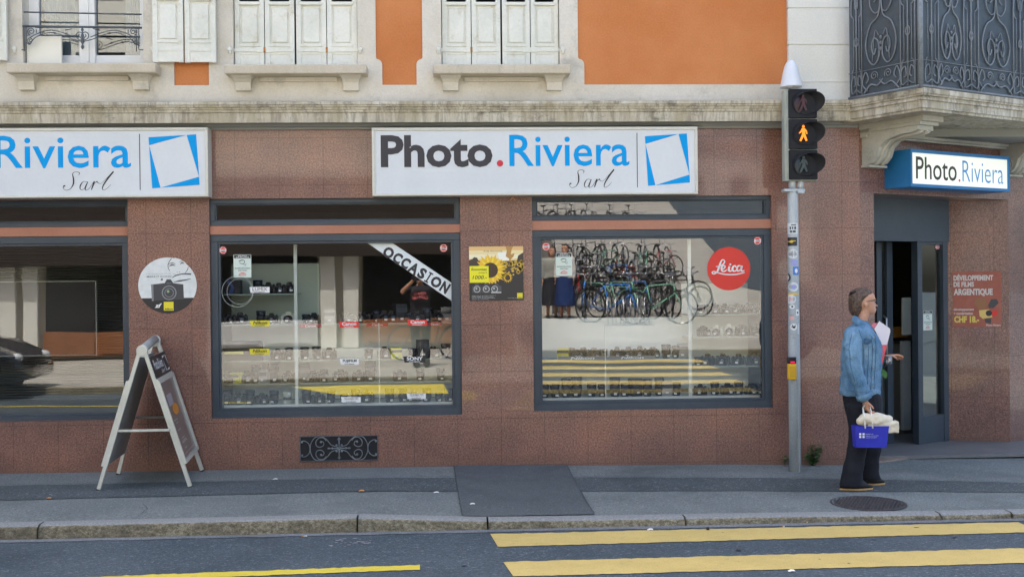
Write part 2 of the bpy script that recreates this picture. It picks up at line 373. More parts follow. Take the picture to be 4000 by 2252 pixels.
# ---- upper facade
up = MB(); Y0, Y1 = -.02, .30
zt = BH
def ux(px, py=150): return PY(px, py, Y0).x
def uz(py, px=1500): return PY(px, py, Y0).z
zb = 3.2; zs = uz(252); zo = uz(332); zsh = uz(247, 1500)
xA = [ux(88), ux(560)]; xB = [ux(910), ux(1396)]; xC = [ux(1724), ux(2186)]
def shoulder(x, side, zlo, zhi, dx=.055, r=.05):
    """edge polyline of an orange panel: narrow below zlo, widening through a rounded shoulder"""
    return [(x+side*dx, zo), (x+side*dx, zlo)]+[(x+side*dx-side*dx*(1-math.cos(t)), zlo+r*math.sin(t)) for t in (.3, .7, 1.1, 1.4)]+[(x, zlo+r+.01), (x, zhi)]
up.box(BX0, C0.x-.05, Y0, Y1, zb, zo)
zw = 5.6
up.box(BX0, xA[0], Y0, Y1, zo, zw); up.box(xA[0], xA[1], Y0, Y1, zo, zs); up.box(xA[1], ux(680, 290), Y0, Y1, zo, zw)
up.box(ux(816, 290), xB[0], Y0, Y1, zo, zw); up.box(xB[0], xB[1], Y0, Y1, zo, zs)
sh1 = shoulder(ux(1468, 200), 1, zs, zw); up.prism([(xB[1], zo)]+sh1+[(xB[1], zw)], Y0, Y1, 'y')
sh2 = shoulder(ux(1650, 200), -1, zs, zw); up.prism([(xC[0], zw)]+sh2[::-1]+[(xC[0], zo)], Y0, Y1, 'y')
up.box(xC[0], xC[1], Y0, Y1, zo, zs)
sh3 = shoulder(ux(2258, 200), 1, zs, zw); up.prism([(xC[1], zo)]+sh3+[(xC[1], zw)], Y0, Y1, 'y')
up.box(BX0, C0.x-.05, Y0, Y1, zw, zt)
up.build('rendered_wall', PLA, bld)
for a_, b_, c_ in ((ux(680, 290), ux(816, 290), zo), (sh1[0][0]-.06, sh2[0][0]+.06, zo-.01), (sh3[0][0]-.06, ux(3076), zo-.01)):
    op_ = MB(); op_.box(a_, b_, .0, Y1-.01, c_, zw-.002); op_.build('orange_panel', ORA, bld)
# white quoin pillar with horizontal joints, turning the corner
q = MB(); zj = [uz(328, 3200)]+[uz(v, 3200) for v in (320, 178, 35)]; zj = [3.26, zj[1]-.01, uz(178, 3200), uz(35, 3200)]; step = zj[3]-zj[2]
while zj[-1] < zt-.5: zj.append(zj[-1]+step)
xq = ux(3076)
for i in range(len(zj)-1):
    pr_ = .0 if i else .02
    P0 = [(xq, .28), (xq, -.045-pr_), (C0.x-.03, -.045-pr_), (C0.x+.20, .06-pr_), (C0.x+.2, .4)]
    q.prism(P0, zj[i]+.006, zj[i+1]-.006, 'z')
q.prism([(xq+.01, .28), (xq+.01, -.035), (C0.x-.035, -.035), (C0.x+.19, .07), (C0.x+.19, .4)], 3.2, zt, 'z')
q.build('quoin_pillar', QUO, bld)
cw_ = MB(); chprism(cw_, [(.2, -.02), (4.6, -.02), (4.6, -.4), (.2, -.4)], 3.2, 3.4); chprism(cw_, [(.2, -.02), (.55, -.02), (.55, -.4), (.2, -.4)], 3.4, 6); chprism(cw_, [(1.9, -.02), (4.6, -.02), (4.6, -.4), (1.9, -.4)], 3.4, 6); chprism(cw_, [(.2, -.02), (4.6, -.02), (4.6, -.4), (.2, -.4)], 6, zt)
cw_.build('chamfer_wall', PLA, bld)
rf = MB(); ringwall(rf, foot, .1, 3.13, zt, (0,)); rf.box(BX0, e1.x, .2, BD, zt-.3, zt); rf.box(BX0, e1.x, .3, BD, 5.7, 5.8); rf.build('rear_walls', PLA, bld)
ev = MB(); ev.prism([(BX0-.3, -.5), (C0.x+.1, -.5), (Cend.x+.4, Cend.y-.3), (Cend.x+.7, BD+.4), (BX0-.3, BD+.4)], zt, zt+.25, 'z'); ev.build('roof', varmat('roof_tile', (.3, .15, .1), (.35, .2, .14), 3), bld)
# dark rooms behind the upper windows
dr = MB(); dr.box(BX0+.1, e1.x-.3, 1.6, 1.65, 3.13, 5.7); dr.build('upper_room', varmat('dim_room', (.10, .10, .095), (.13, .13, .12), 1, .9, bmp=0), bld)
# ---- stone sills and their brackets
def sill(px0, px1, pyt, pyb, br):
    A = PY(px0, pyt, -.20); B = PY(px1, pyt, -.20); z1 = (A.z+B.z)/2; z0 = (PY(px0, pyb, -.20).z+PY(px1, pyb, -.20).z)/2
    m_ = MB(); m_.bbox(A.x, B.x, -.20, .02, z0, z1, .012)
    s_ = m_.build('window_sill', SILL, bld)
    for cx in br:
        c = PY(cx, 300, -.09).x; zb_ = z0-.125; b_ = MB(); hw = .068
        b_.loft([[(c-w_, -.021, z), (c+w_, -.021, z), (c+w_, -y, z), (c-w_, -y, z)] for w_, y, z in ((hw, .07, zb_), (hw, .085, z0-.055), (hw+.004, .09, z0-.05), (hw+.008, .11, z0-.03), (hw+.022, .15, z0-.008), (hw+.03, .155, z0-.001))], smooth=False)
        b_.build('sill_bracket', PLA, s_)
    r_ = MB(); r_.box(A.x+.28, B.x-.28, -.045, -.021, z0-.04, z0-.002); r_.build('sill_moulding', PLA, s_)
sill(22, 608, 245, 284, (100, 547)); sill(875, 1432, 251, 288, (948, 1370)); sill(1690, 2230, 251, 288, (1760, 2165))
# ---- upstairs window with its frame, panes and rail
win = thing('x', None, None); win.name = 'upper_window'; win.parent = bld
WF = varmat('white_window_paint', (.74, .75, .72), (.8, .8, .78), 3, .5)
f_ = MB(); yw = .13; z0w = zs; z1w = 5.55
x0w, x1w = xA
f_.bbox(x0w, x0w+.09, yw, yw+.06, z0w, z1w, .004); f_.bbox(x1w-.07, x1w, yw, yw+.06, z0w, z1w, .004); f_.box(x0w+.09, x1w-.07, yw, yw+.06, z0w, z0w+.07)
xm = PY(345, 150, yw).x; f_.bbox(xm-.075, xm+.065, yw-.02, yw+.05, z0w+.02, z1w, .004); f_.box(xm-.012, xm+.012, yw-.035, yw-.02, z0w+.05, z1w)
for a_, b_ in ((x0w+.09, xm-.075), (xm+.065, x1w-.07)): f_.box(a_, b_, yw+.01, yw+.05, z0w+.07, z0w+.115)
f_.build('window_frame', WF, win)
for a_, b_ in ((x0w+.09, xm-.075), (xm+.065, x1w-.07)):
    p_ = MB(); p_.box(a_, b_, yw+.03, yw+.034, z0w+.115, z1w); p_.build('pane', glass_mat('upper_pane', .10, (.75, .8, .82)), win)
cu_ = MB()
for a_, b_, k in ((x0w+.10, xm-.12, 26), (xm+.30, x1w-.08, 24)):
    vs = []; 
    for i in range(k*3+1):
        t = i/(k*3); vs.append((a_+(b_-a_)*t, yw+.12+.018*math.sin(t*k*1.3)+.01*math.sin(t*k*3.1)))
    cu_.add([(x, y, z) for x, y in vs for z in (z0w+.12, z1w)], [(2*i, 2*i+2, 2*i+3, 2*i+1) for i in range(len(vs)-1)], True)
cu_.build('net_curtain', varmat('net_curtain', (.30, .34, .37), (.5, .53, .55), 3, .9), win)
# slatted inner blocks: white boxes behind the rail
bx = MB(); A = PY(100, 137, .02); B = PY(240, 240, .02); bx.bbox(A.x, B.x, .03, .06, zs+.001, PY(170, 140, .03).z, .01)
settag(bx.build('white_panel', varmat('ivory_plastic', (.76, .74, .64), (.8, .78, .7), 2, .5), None), 'ivory panel standing on the sill behind the window rail', 'panel')
rl = thing('x', None, None); rl.name = 'window_rail'; rl.parent = bld
b_ = MB(); yr = -.03
L_, R_ = PY(93, 48, yr), PY(553, 57, yr); L2, R2 = PY(88, 103, yr), PY(554, 109, yr)
b_.tube([L_, R_], .007, 6); b_.tube([L2, R2], .010, 6)
b_.tube([(L2.x+.012, yr, L2.z), (L2.x+.012, yr, L2.z-.22)], .005, 5); b_.tube([(R2.x-.05, yr, R2.z), (R2.x-.05, yr, R2.z-.21)], .005, 5)
zc = L2.z; xl, xr = L2.x, R2.x; xmid = (xl+xr)/2
for sgn, ox in ((1, xl+.03), (-1, xr-.03)):
    def Q(pts, r=.0045): b_.tube([(ox+sgn*u, yr, zc+v) for u, v in pts], r, 5)
    Q([(0, -.01), (0, -.20)]); Q([(.0, -.205), (-.02, -.21), (-.04, -.208)])
    Q(bez([(0, -.14), (.03, -.16), (.06, -.12), (.10, -.09), (.2, -.055), (.30, -.075), (.42, -.12), (.50, -.135)], 5))
    Q(bez([(.03, -.105), (.10, -.065), (.2, -.035), (.30, -.05), (.42, -.095)], 5))
    Q(scroll((.045, -.045), .006, .036, 0, 1.7)); Q(scroll((.035, -.125), .005, .028, 1, 1.6)); Q(scroll((.47, -.08), .006, .045, 2, 1.6))
    Q([(.08, -.012), (.36, -.012)]); Q([(.09, -.03), (.09, -.06)]); Q([(.40, -.02), (.34, -.035)])
    for u in (.15, .25, .35): Q(scroll((u, -.058-.05*abs(u-.2)), .008, .008, 0, 1, 8), .003)
b_.lathe([(.003, 0), (.016, .02), (.006, .045), (.02, .07), (.008, .10), (.015, .125), (.004, .15), (.014, .175), (.002, .20)], (xmid, yr, zc-.205), 8)
b_.build('ironwork', IRON, rl)
# ---- shutters
def leaf(mb, x0, x1, z0, y, panels, h=2.2):
    """one shutter leaf: stiles, rails and raised panels, front face at y"""
    yf = y; yb = y+.035; zpb = z0+.21; zr = z0+.155
    st = (x1-x0)*.17
    n = len(panels)
    mb.bbox(x0+.002, x0+st, yf, yb, z0, z0+h, .003); mb.bbox(x1-st, x1-.002, yf, yb, z0, z0+h, .003)
    mb.box(x0+st, x1-st, yf+.002, yb, z0+.10, zpb-.035); mb.bbox(x0+st*.9, x1-st*.9, yf-.006, yf+.01, zpb-.04, zpb-.015, .003)
    mb.box(x0+st, x1-st, yf+.008, yb-.01, z0+.005, z0+.10)
    k = (x1-x0-2*st)
    mb.box(x0+st, x1-st, yf+.016, yb-.008, zpb-.035, z0+h)
    mb.bbox(x0+st+.018, x1-st-.018, yf+.004, yf+.02, zpb, z0+.52, .007)
    mb.bbox(x0+st*.7, x1-st*.7, yf-.010, yf+.016, z0+.545, z0+.575, .004)
    mb.box(x0+st, x1-st, yf+.016, yf+.018, z0+.58, z0+h)
def strap(mb, x0, x1, z, y, hinge=True, mid=None):
    mb.bbox(x0, x1, y-.008, y, z-.016, z+.016, .003)
    if mid: mb.bbox(mid-.075, mid+.075, y-.009, y, z-.022, z+.022, .003)
RUST = varmat('rusty_iron', (.28, .10, .03), (.45, .22, .08), 30, .8)
def bolt(parent, x, z, y, rusty=True):
    m_ = MB(); m_.box(x-.009, x+.009, y-.013, y-.008, z-.024, z+.024); m_.build('hinge', RUST, parent)
def pintle(parent, x, z, y):
    m_ = MB(); m_.tube([(x, y-.015, z+.022), (x, y-.015, z-.03), (x, y-.015, z-.045)], [.013, .013, .006], 8); m_.box(x-.016, x+.016, y-.03, y, z-.012, z+.012); m_.build('pintle', SHU, parent)
ys = .03; hz = PY(1150, 196, ys).z; zl = zs
for (x0, x1, md) in ((xB[0]+.004, xB[1]-.004, PY(1154, 200, ys).x), (xC[0]+.004, xC[1]-.004, PY(1959, 200, ys).x)):
    for k, (a_, b2) in enumerate(((x0, md-.006), (md+.006, x1))):
        m_ = MB(); mid = (a_+b2)/2
        leaf(m_, a_, mid-.0015, zl, ys, (1,)); leaf(m_, mid+.0015, b2, zl, ys, (1,))
        s_ = m_.build('shutter', SHU, bld)
        t_ = MB(); strap(t_, a_+(-.03 if k == 0 else .012), b2+(.03 if k else -.012), hz, ys, True, mid); t_.build('strap_hinge', SHU, s_)
        if not (k == 1 and x0 > xB[0]+.5): bolt(s_, mid, hz, ys)
        pintle(s_, (a_-.03) if k == 0 else (b2+.03), hz-.004, Y0)
# the folded open pair beside the upstairs window, and the one cut by the frame
for (pa, pb, pc) in ((595, 718, 843),):
    m_ = MB(); ya = -.10; x0, x1, x2 = PY(pa, 200, ya).x, PY(pb, 200, ya).x, PY(pc, 200, ya).x; z0 = PY(700, 243, ya).z
    leaf(m_, x0, x1-.003, z0, ya, (1,)); leaf(m_, x1+.003, x2, z0, ya+.012, (1,)); s_ = m_.build('shutter', SHU, bld); s_['label'] = 'folded open shutter'; pintle(s_, x0-.012, hz+.0, Y0)
m_ = MB(); x1 = PY(27, 200, -.10).x; leaf(m_, x1-.22, x1, PY(10, 236, -.1).z, -.10, (1,)); s_ = m_.build('shutter', SHU, bld); pintle(s_, x1+.04, hz, Y0)
# ---- shop windows
def shop_window(x0, x1, z0, z1, zt0, zt1, tilt, tiltT=0.0, yf=.035):
    """frame of main pane + band + transom; openings heights zt0..zt1 is the orange band"""
    wn = thing('x', None, None); wn.name = 'shop_window'; wn.parent = bld
    w = .064; w2 = .022; yb = yf+.09
    def fr(mb, a, b, c, d, ww, y0, y1):
        mb.bbox(a, b, y0, y1, d-ww, d, .003); mb.bbox(a, b, y0, y1, c, c+ww, .003); mb.bbox(a, a+ww, y0+.001, y1, c+ww, d-ww, .002); mb.bbox(b-ww, b, y0+.001, y1, c+ww, d-ww, .002)
    m_ = MB(); fr(m_, x0, x1, z0, zt0, w, yf, yb); fr(m_, x0+w, x1-w, z0+w, zt0-w, w2, yf+.012, yb-.02)
    m_.bbox(x0-.005, x1+.005, yf-.02, yf+.01, z0-.006, z0+.010, .003)
    m_.build('window_frame', FRM, wn)
    m_ = MB(); fr(m_, x0, x1, zt1, z1, .042, yf, yb); fr(m_, x0+.042, x1-.042, zt1+.042, z1-.042, .012, yf+.012, yb-.02); m_.build('transom_frame', FRM, wn)
    m_ = MB(); m_.box(x0, x1, yf-.012, yb, zt0+.001, zt1-.001); m_.build('orange_band', BND, wn)
    i = w+w2
    for (a, b, c, d, tl, nm) in ((x0+i, x1-i, z0+i, zt0-i, tilt, 'pane'), (x0+.054, x1-.054, zt1+.054, z1-.054, tiltT, 'transom_pane')):
        m_ = MB(); yg = yf+.045; tx, tz = tl; cx, cz = (a+b)/2, (c+d)/2
        m_.add([(x, yg+(x-cx)*tx+(z-cz)*tz, z) for x, z in ((a, c), (b, c), (b, d), (a, d))], [(0, 1, 2, 3)]); m_.build(nm, GLASS, wn)
    return (x0+i, x1-i, z0+i, zt0-i)
zb0 = (PY(1300, 912).z, PY(1300, 878).z); zb2 = (PY(2540, 895).z, PY(2540, 858).z); zb0L = (PY(250, 921).z, PY(250, 884).z)
G0 = shop_window(*W0, *zb0L, (0, 0), (0, 0), .10)
T1TILT = (.031, -.006); T2TILT = (-.018, -.029)      # panes never sit quite true in their frames
G1 = shop_window(*W1, *zb0, T1TILT, (.01, .0))
G2 = shop_window(*W2, *zb2, T2TILT, (0, -.05))
# ---- door in its splayed recess
dr_ = thing('x', None, None); dr_.name = 'shop_door'; dr_.parent = bld
def ch(mb, s0, s1, n0, n1, z0, z1): chprism(mb, [(s0, n0), (s1, n0), (s1, n1), (s0, n1)], z0, z1)
DN = -.45; zd = -.049
m_ = MB(); ch(m_, .0, 1.80, DN+.06, DN-.05, 2.03, 2.46); m_.build('transom_panel', FRM, dr_)
m_ = MB()
sM = PC(3580, 1300, DN)[0:2]; 
def S(px, py=1300, off=DN): 
    p = PC(px, py, off); return (p-C0).dot(CHD)
s_a, s_b = S(3572), S(3590); s_c, s_d = S(3672), S(3690)
m_ = MB()
for (u, v) in ((s_a-.0, s_b), (s_c, s_d)): ch(m_, u, v, DN+.045, DN-.03, zd, 2.03)
ch(m_, s_b, s_c, DN+.04, DN-.03, zd, zd+.30); ch(m_, s_b, s_c, DN+.04, DN-.03, 2.0, 2.03)
m_.build('side_light_frame', FRM, dr_)
m_ = MB(); ch(m_, s_b, s_c, DN+.005, DN, zd+.30, 2.0); m_.build('side_pane', GLASSD, dr_)
m_ = MB()  # sliding leaf, pushed back and seen edge-on beside the opening
for (u, v, nn) in ((S(3480), S(3500), -.62), (S(3520), S(3542), -.62)): ch(m_, u, v, nn, nn-.04, zd+.02, 2.03)
ch(m_, S(3500), S(3520), -.62, -.66, zd+.02, zd+.12); m_.build('sliding_leaf', FRM, dr_)
m_ = MB(); ch(m_, S(3500), S(3520), -.638, -.642, zd+.12, 2.02); m_.build('sliding_pane', GLASSD, dr_)
m_ = MB(); hs = S(3507); m_.tube([C0+CHD*hs+CHN*-.625+Vector((0, 0, .75)), C0+CHD*hs+CHN*-.59+Vector((0, 0, .78)), C0+CHD*hs+CHN*-.59+Vector((0, 0, 1.25)), C0+CHD*hs+CHN*-.625+Vector((0, 0, 1.28))], .010, 8); m_.build('handle', mat('handle_steel', (.5, .5, .5), .3, 1), dr_)
m_ = MB(); ch(m_, .30, s_a, DN+.02, DN-.02, zd-.01, zd+.012); m_.build('threshold', mat('aluminium', (.55, .56, .56), .35, 1), dr_)
# ---- cellar grille
vg = thing('x', None, None); vg.name = 'cellar_grille'; vg.parent = bld
x0, x1, z0, z1 = quadY((1171, 1702), (1476, 1697), (1477, 1793), (1175, 1803), 0)
BLK = mat('grille_black', (.008, .009, .012), .7)
m_ = MB(); m_.box(x0, x1, -.004, -.002, z0, z1); m_.build('backing', BLK, vg)
m_ = MB(); fw = .007
for bx_ in ((x0, x1, z1-fw, z1), (x0, x1, z0, z0+fw), (x0, x0+fw, z0+fw, z1-fw), (x1-fw, x1, z0+fw, z1-fw)): m_.box(bx_[0], bx_[1], -.016, -.0045, bx_[2], bx_[3])
m_.build('grille_frame', IRON, vg)
m_ = MB(); cx, cz = (x0+x1)/2, (z0+z1)/2; H = (z1-z0)/2; yy = -.012
def GQ(pts, r=.0042): m_.tube([(cx+u*H, yy, cz+v*H) for u, v in pts], r, 6)
for sx in (1, -1):
    for sz in (1, -1):
        GQ([(sx*a_, sz*b2) for a_, b2 in bez([(.2, .14), (.62, .28), (.95, .68), (1.35, .93), (1.9, .86), (2.2, .42), (2.27, 0)], 5)])
        GQ([(sx*a_, sz*b2) for a_, b2 in bez([(1.0, .60), (1.25, .85), (1.6, .82), (1.82, .52), (1.75, .2), (1.45, .12), (1.2, .3), (1.25, .52), (1.45, .58)], 5)])
        m_.sphere((cx+sx*1.42*H, yy, cz+sz*.5*H), .011, 8, 5)
        GQ([(sx*a_, sz*b2) for a_, b2 in bez([(2.27, 0), (2.38, .4), (2.7, .62), (2.95, .58), (2.93, .45)], 4)]); m_.sphere((cx+sx*2.9*H, yy, cz+sz*.5*H), .009, 8, 5)
        GQ([(0, 0), (sx*.25, sz*.2)]); m_.sphere((cx+sx*.2*H, yy, cz+sz*.24*H), .011, 8, 5)
    GQ([(0, 0), (sx*.72, 0)], .006); m_.sphere((cx+sx*.8*H, yy, cz), (.014, .006, .009), 8, 5); m_.sphere((cx+sx*.55*H, yy, cz), (.006, .006, .014), 6, 4)
    GQ([(0, 0), (0, sx*.72)], .006); m_.sphere((cx, yy, cz+sx*.78*H), (.009, .006, .011), 8, 5); GQ([(-.14, sx*.78), (0, sx*.55), (.14, sx*.78)], .003)
m_.build('scrollwork', varmat('grille_iron', (.16, .18, .2), (.24, .26, .27), 20, .5, metal=.3), vg)
# ---- balcony on the chamfer
bal = thing('x', None, None); bal.name = 'balcony'; bal.parent = bld
SL0, SR, NF = -.25, 3.6, .91
def slab(mb, o, z0, z1, back=.0): chprism(mb, [(SL0-o, -.05), (SR+o, -.05), (SR+o, NF+o), (SL0-o, NF+o)], z0, z1)
m_ = MB()
for o, z0, z1 in ((-.012, 3.075, 3.10), (0, 3.10, 3.165), (.014, 3.165, 3.185), (.008, 3.185, 3.20), (.022, 3.20, 3.218), (.03, 3.218, 3.262)): slab(m_, o-.03, z0, z1-.0005)
m_.build('balcony_slab', COR, bal)
m_ = MB(); chprism(m_, [(.02, -.02), (SR, -.02), (SR, .10), (.02, .10)], 2.975, 3.09); chprism(m_, [(.02, .0), (SR, .0), (SR, .07), (.02, .07)], 2.955, 2.975)
m_.build('architrave', GREYS, bal)
def corbel(s0, s1):
    m_ = MB(); 
    prof_ = [(0, 2.70), (.05, 2.70), (.12, 2.72), (.17, 2.77), (.20, 2.85), (.28, 2.91), (.42, 2.94), (.56, 2.945), (.62, 2.96), (.62, 3.0), (0, 3.0)]
    def P(s_, n_, z): p = C0+CHD*s_+CHN*n_; return (p.x, p.y, z)
    k = len(prof_); vs = [P(s0, a_, b2) for a_, b2 in prof_]+[P(s1, a_, b2) for a_, b2 in prof_]
    m_.add(vs, [tuple(range(k)), tuple(range(2*k-1, k-1, -1))]+[(i, i+k, (i+1) % k+k, (i+1) % k) for i in range(k)])
    for sm in (s0+(s1-s0)*.3, s0+(s1-s0)*.7): m_.tube([P(sm, a_+.004, b2-.004) for a_, b2 in prof_[1:9]], .018, 6)
    ch(m_, s0-.02, s1+.02, 0, .66, 3.0, 3.03); ch(m_, s0-.035, s1+.035, 0, .70, 3.03, 3.075); ch(m_, s0-.015, s1+.015, 0, .10, 2.68, 2.70)
    for r0, r1 in ((.045, .05), (.02, .03)):
        for side in (s0-.002,):
            m_.tube([P(side, .085+r1*math.cos(t), 2.80+r1*math.sin(t)) for t in [i*.4 for i in range(17)]], .006, 5)
    m_.sphere(P(s0, .085, 2.80), .012, 8, 5)
    return m_.build('corbel', GREYS, bal)
corbel(.04, .25); corbel(2.10, 2.31)
# railing: posts, sheets, rails and scrolls
IRB = varmat('blue_grey_iron', (.15, .175, .20), (.22, .245, .27), 5, .5, fine=(60, .1), bmp=.1)
def rail_side(o, u, length, name, bays, seed):
    Mx = frameM(o, u, (0, 0, 1)); rs = MB(Mx)
    rs.box(0, length, .0, .012, -.012, .012) if False else None
    rs.add([(0, .012, .006), (length, .012, .006), (length, 1.05, .006), (0, 1.05, .006)], [(0, 1, 2, 3)])
    sh = rs.build('privacy_sheet', SHEET, rlg)
    ir = MB(Mx); n = .018
    def TT(pts, r=.006, k=5): ir.tube([(a_, b2, n) for a_, b2 in pts], r, k)
    TT([(0, .015), (length, .015)], .013, 4); TT([(0, 1.06), (length, 1.06)], .018, 6); TT([(0, .235), (length, .235)], .004)
    x = .03
    for wd, kind in bays:
        a_, b2 = x, x+wd; c = (a_+b2)/2; h = wd/2
        if kind == 'v':   # narrow bay: two uprights carrying end scrolls and a ring
            for xx in (a_+wd*.5,):
                TT([(xx, .03), (xx, 1.05)], .007)
                for s_ in (-1, 1):
                    TT(bez([(xx, .08), (xx+s_*wd*.42, .05), (xx+s_*wd*.46, .16), (xx+s_*wd*.2, .2), (xx+s_*wd*.12, .13), (xx+s_*wd*.27, .11)], 5))
                    TT([(xx+s_*wd*.45, .15), (xx+s_*wd*.40, .24), (xx+s_*wd*.30, .26)], .004); TT([(xx+s_*wd*.26, .25), (xx+s_*wd*.26, .72)], .004)
                    TT(bez([(xx+s_*wd*.26, .72), (xx+s_*wd*.46, .76), (xx+s_*wd*.42, .88), (xx+s_*wd*.18, .9), (xx+s_*wd*.1, .8)], 5))
            ir.tube([(c+.022*math.cos(t), .50+.04*math.sin(t), n) for t in [i*math.pi/5 for i in range(11)]], .006, 5)
        else:             # wide bay: lyre of paired S scrolls
            for s_ in (-1, 1):
                TT(bez([(c, .88), (c+s_*h*.12, .70), (c+s_*h*.55, .62), (c+s_*h*.78, .47), (c+s_*h*.66, .33), (c+s_*h*.35, .27), (c+s_*h*.1, .34), (c+s_*h*.12, .46), (c+s_*h*.36, .50), (c+s_*h*.48, .42), (c+s_*h*.36, .36), (c+s_*h*.26, .41)], 6), .007)
                TT(bez([(c+s_*h*.05, .74), (c+s_*h*.3, .72), (c+s_*h*.55, .80), (c+s_*h*.5, .94), (c+s_*h*.28, .96), (c+s_*h*.2, .86), (c+s_*h*.34, .82)], 6), .006)
                TT(bez([(c+s_*h*.9, .03), (c+s_*h*.55, .10), (c+s_*h*.2, .085), (c, .115)], 5), .008)
                TT(scroll((c+s_*h*.36, .175), .008, .042, 0 if s_ > 0 else math.pi, 1.6*s_), .005)
                TT(bez([(c+s_*h*.70, .05), (c+s_*h*.98, .12), (c+s_*h*.82, .22), (c+s_*h*.66, .16), (c+s_*h*.78, .12)], 5), .006)
                TT(bez([(c+s_*h*.45, .30), (c+s_*h*.3, .56), (c+s_*h*.12, .52)], 4), .004)
            for dz in (.40, .45, .50): ir.sphere(Vector((0, 0, 0))+Vector((c, dz, n)), (.012, .02, .012), 6, 4)
            for s_ in (-1, 0, 1): TT([(c, .115), (c+s_*.02, .135)], .004)
        TT([(b2, .02), (b2, 1.05)], .006, 4); x = b2
    return ir.build(name, IRB, rlg)
rlg = thing('x', None, None); rlg.name = 'balcony_railing'; rlg.parent = bal
zr = 3.263; o1 = C0+CHD*(SL0+.005)+CHN*(.12); o1.z = zr
rail_side(o1, CHN, NF-.15, 'ironwork', [(.12, 'v'), (.42, 'w'), (.15, 'v')], 1)
o2 = C0+CHD*(SL0+.005)+CHN*(NF-.03); o2.z = zr
rail_side(o2, CHD, SR-SL0-.06, 'ironwork', [(.18, 'v'), (.34, 'w'), (.2, 'v'), (.5, 'w'), (.2, 'v'), (.5, 'w'), (.2, 'v')], 2)
m_ = MB(); m_.tube([o2+Vector((0, 0, 0)), o2+Vector((0, 0, 1.12))], .024, 8); m_.build('corner_post', IRB, rlg)
# stone doorstep
m_ = MB(); chprism(m_, [(.20, 0.0), (2.22, 0.0), (1.80, -.46), (.2, -.46)], -.5, -.05); m_.build('doorstep', varmat('brown_step_stone', (.24, .18, .145), (.33, .25, .205), 3, .6, fine=(60, .1)), bld)
# ================================================================== ground, pavement, road
def lerp_tab(tab, x):
    if x <= tab[0][0]: return tab[0][1]
    for (a, b), (c, d) in zip(tab, tab[1:]):
        if x <= c: return b+(d-b)*(x-a)/(c-a)
    return tab[-1][1]
ZK = [(-6, -.02), (-3.2, -.025), (-1.45, -.02), (-.75, -.015), (.2, -.058), (1, -.064), (2.2, -.068), (3.5, -.08), (9, -.09)]
ZW = [(-6, .01), (0, .0), (2.5, -.03), (3.7, -.06), (9, -.11)]
YK = -2.0                       # back edge of the kerb
ZR = -.12                       # road
def pav_z(x, y):
    t = min(max(-y/2.0, 0), 1); return lerp_tab(ZW, x)*(1-t)+lerp_tab(ZK, x)*t
def asphalt(name, c1, c2, chip=(.34, .34, .36), chips=.62, scale=150, rough=.85, coarse=26):
    m = mat(name, c1, rough, 0, .35); c = coords(m)
    o = ramp(m, noise(m, c, 1.1, 5, .65), [(.3, c1), (.7, c2)])
    o = mixc(m, 1.0, o, ramp(m, noise(m, c, scale*.5, 4, .95), [(.33, (.42, .42, .43)), (.5, (.95, .95, .96)), (.68, (1.65, 1.65, 1.65))]), 'MULTIPLY')
    o = mixc(m, ramp(m, noise(m, coords(m, (1, 2.4, 1)), coarse, 3, .8), [(chips, (0, 0, 0)), (chips+.08, (1, 1, 1))]), o, chip)
    o = mixc(m, ramp(m, noise(m, coords(m, (1, 1, 1)), .9, 6, .75), [(.50, (0, 0, 0)), (.68, (.55, .55, .55))]), o, tuple(v*.6 for v in c1))
    setc(m, o); bump(m, noise(m, c, scale, 3), .5, .006); return m
PAVE = asphalt('pavement_asphalt', (.145, .168, .163), (.205, .226, .217), (.48, .5, .5), .62, 130)
STRIP = asphalt('dark_strip_asphalt', (.066, .082, .086), (.095, .113, .116), (.55, .57, .57), .61, 130, coarse=34)
PATCH = asphalt('patch_asphalt', (.084, .10, .104), (.118, .134, .136), (.33, .34, .34), .64, 170)
ROADM = asphalt('road_asphalt', (.052, .073, .088), (.077, .099, .114), (.28, .31, .34), .60, 120, coarse=30)
GUT = asphalt('gutter_concrete', (.16, .175, .185), (.22, .23, .24), (.25, .25, .25), .7, 150)
def sheet(name, mat_, xs_, yfun, ny, zf, lift=0, **k):
    m = MB(); n = len(xs_); 
    for j in range(ny+1):
        for i, x in enumerate(xs_):
            y0, y1 = yfun(i); y = y0+(y1-y0)*j/ny; xx = x if not callable(x) else x(y); m.v.append(Vector((xx, y, zf(xx, y)+lift)))
    for j in range(ny):
        for i in range(n-1):
            a = j*n+i; m.f.append([a, a+1, a+n+1, a+n] if yfun(0)[1] > yfun(0)[0] else [a, a+n, a+n+1, a+1]); m.mi.append(0); m.sm.append(True)
    return m.build(name, mat_, kind='structure', **k)
xg = [BX0-4+i*.5 for i in range(int((14-BX0+4)/.5)+1)]
sheet('pavement', PAVE, xg, lambda i: (YK, 4.5), 14, pav_z)
gm = MB(); gm.add([(-150, -150, ZR-.02), (150, -150, ZR-.02), (150, 150, ZR-.02), (-150, 150, ZR-.02)], [(0, 1, 2, 3)]); gm.build('ground', ROADM, kind='structure')
# road: one sheet with a very slight camber
sheet('road', ROADM, [-40+i*2 for i in range(41)], lambda i: (-8.62, YK-.13), 8, lambda x, y: ZR)
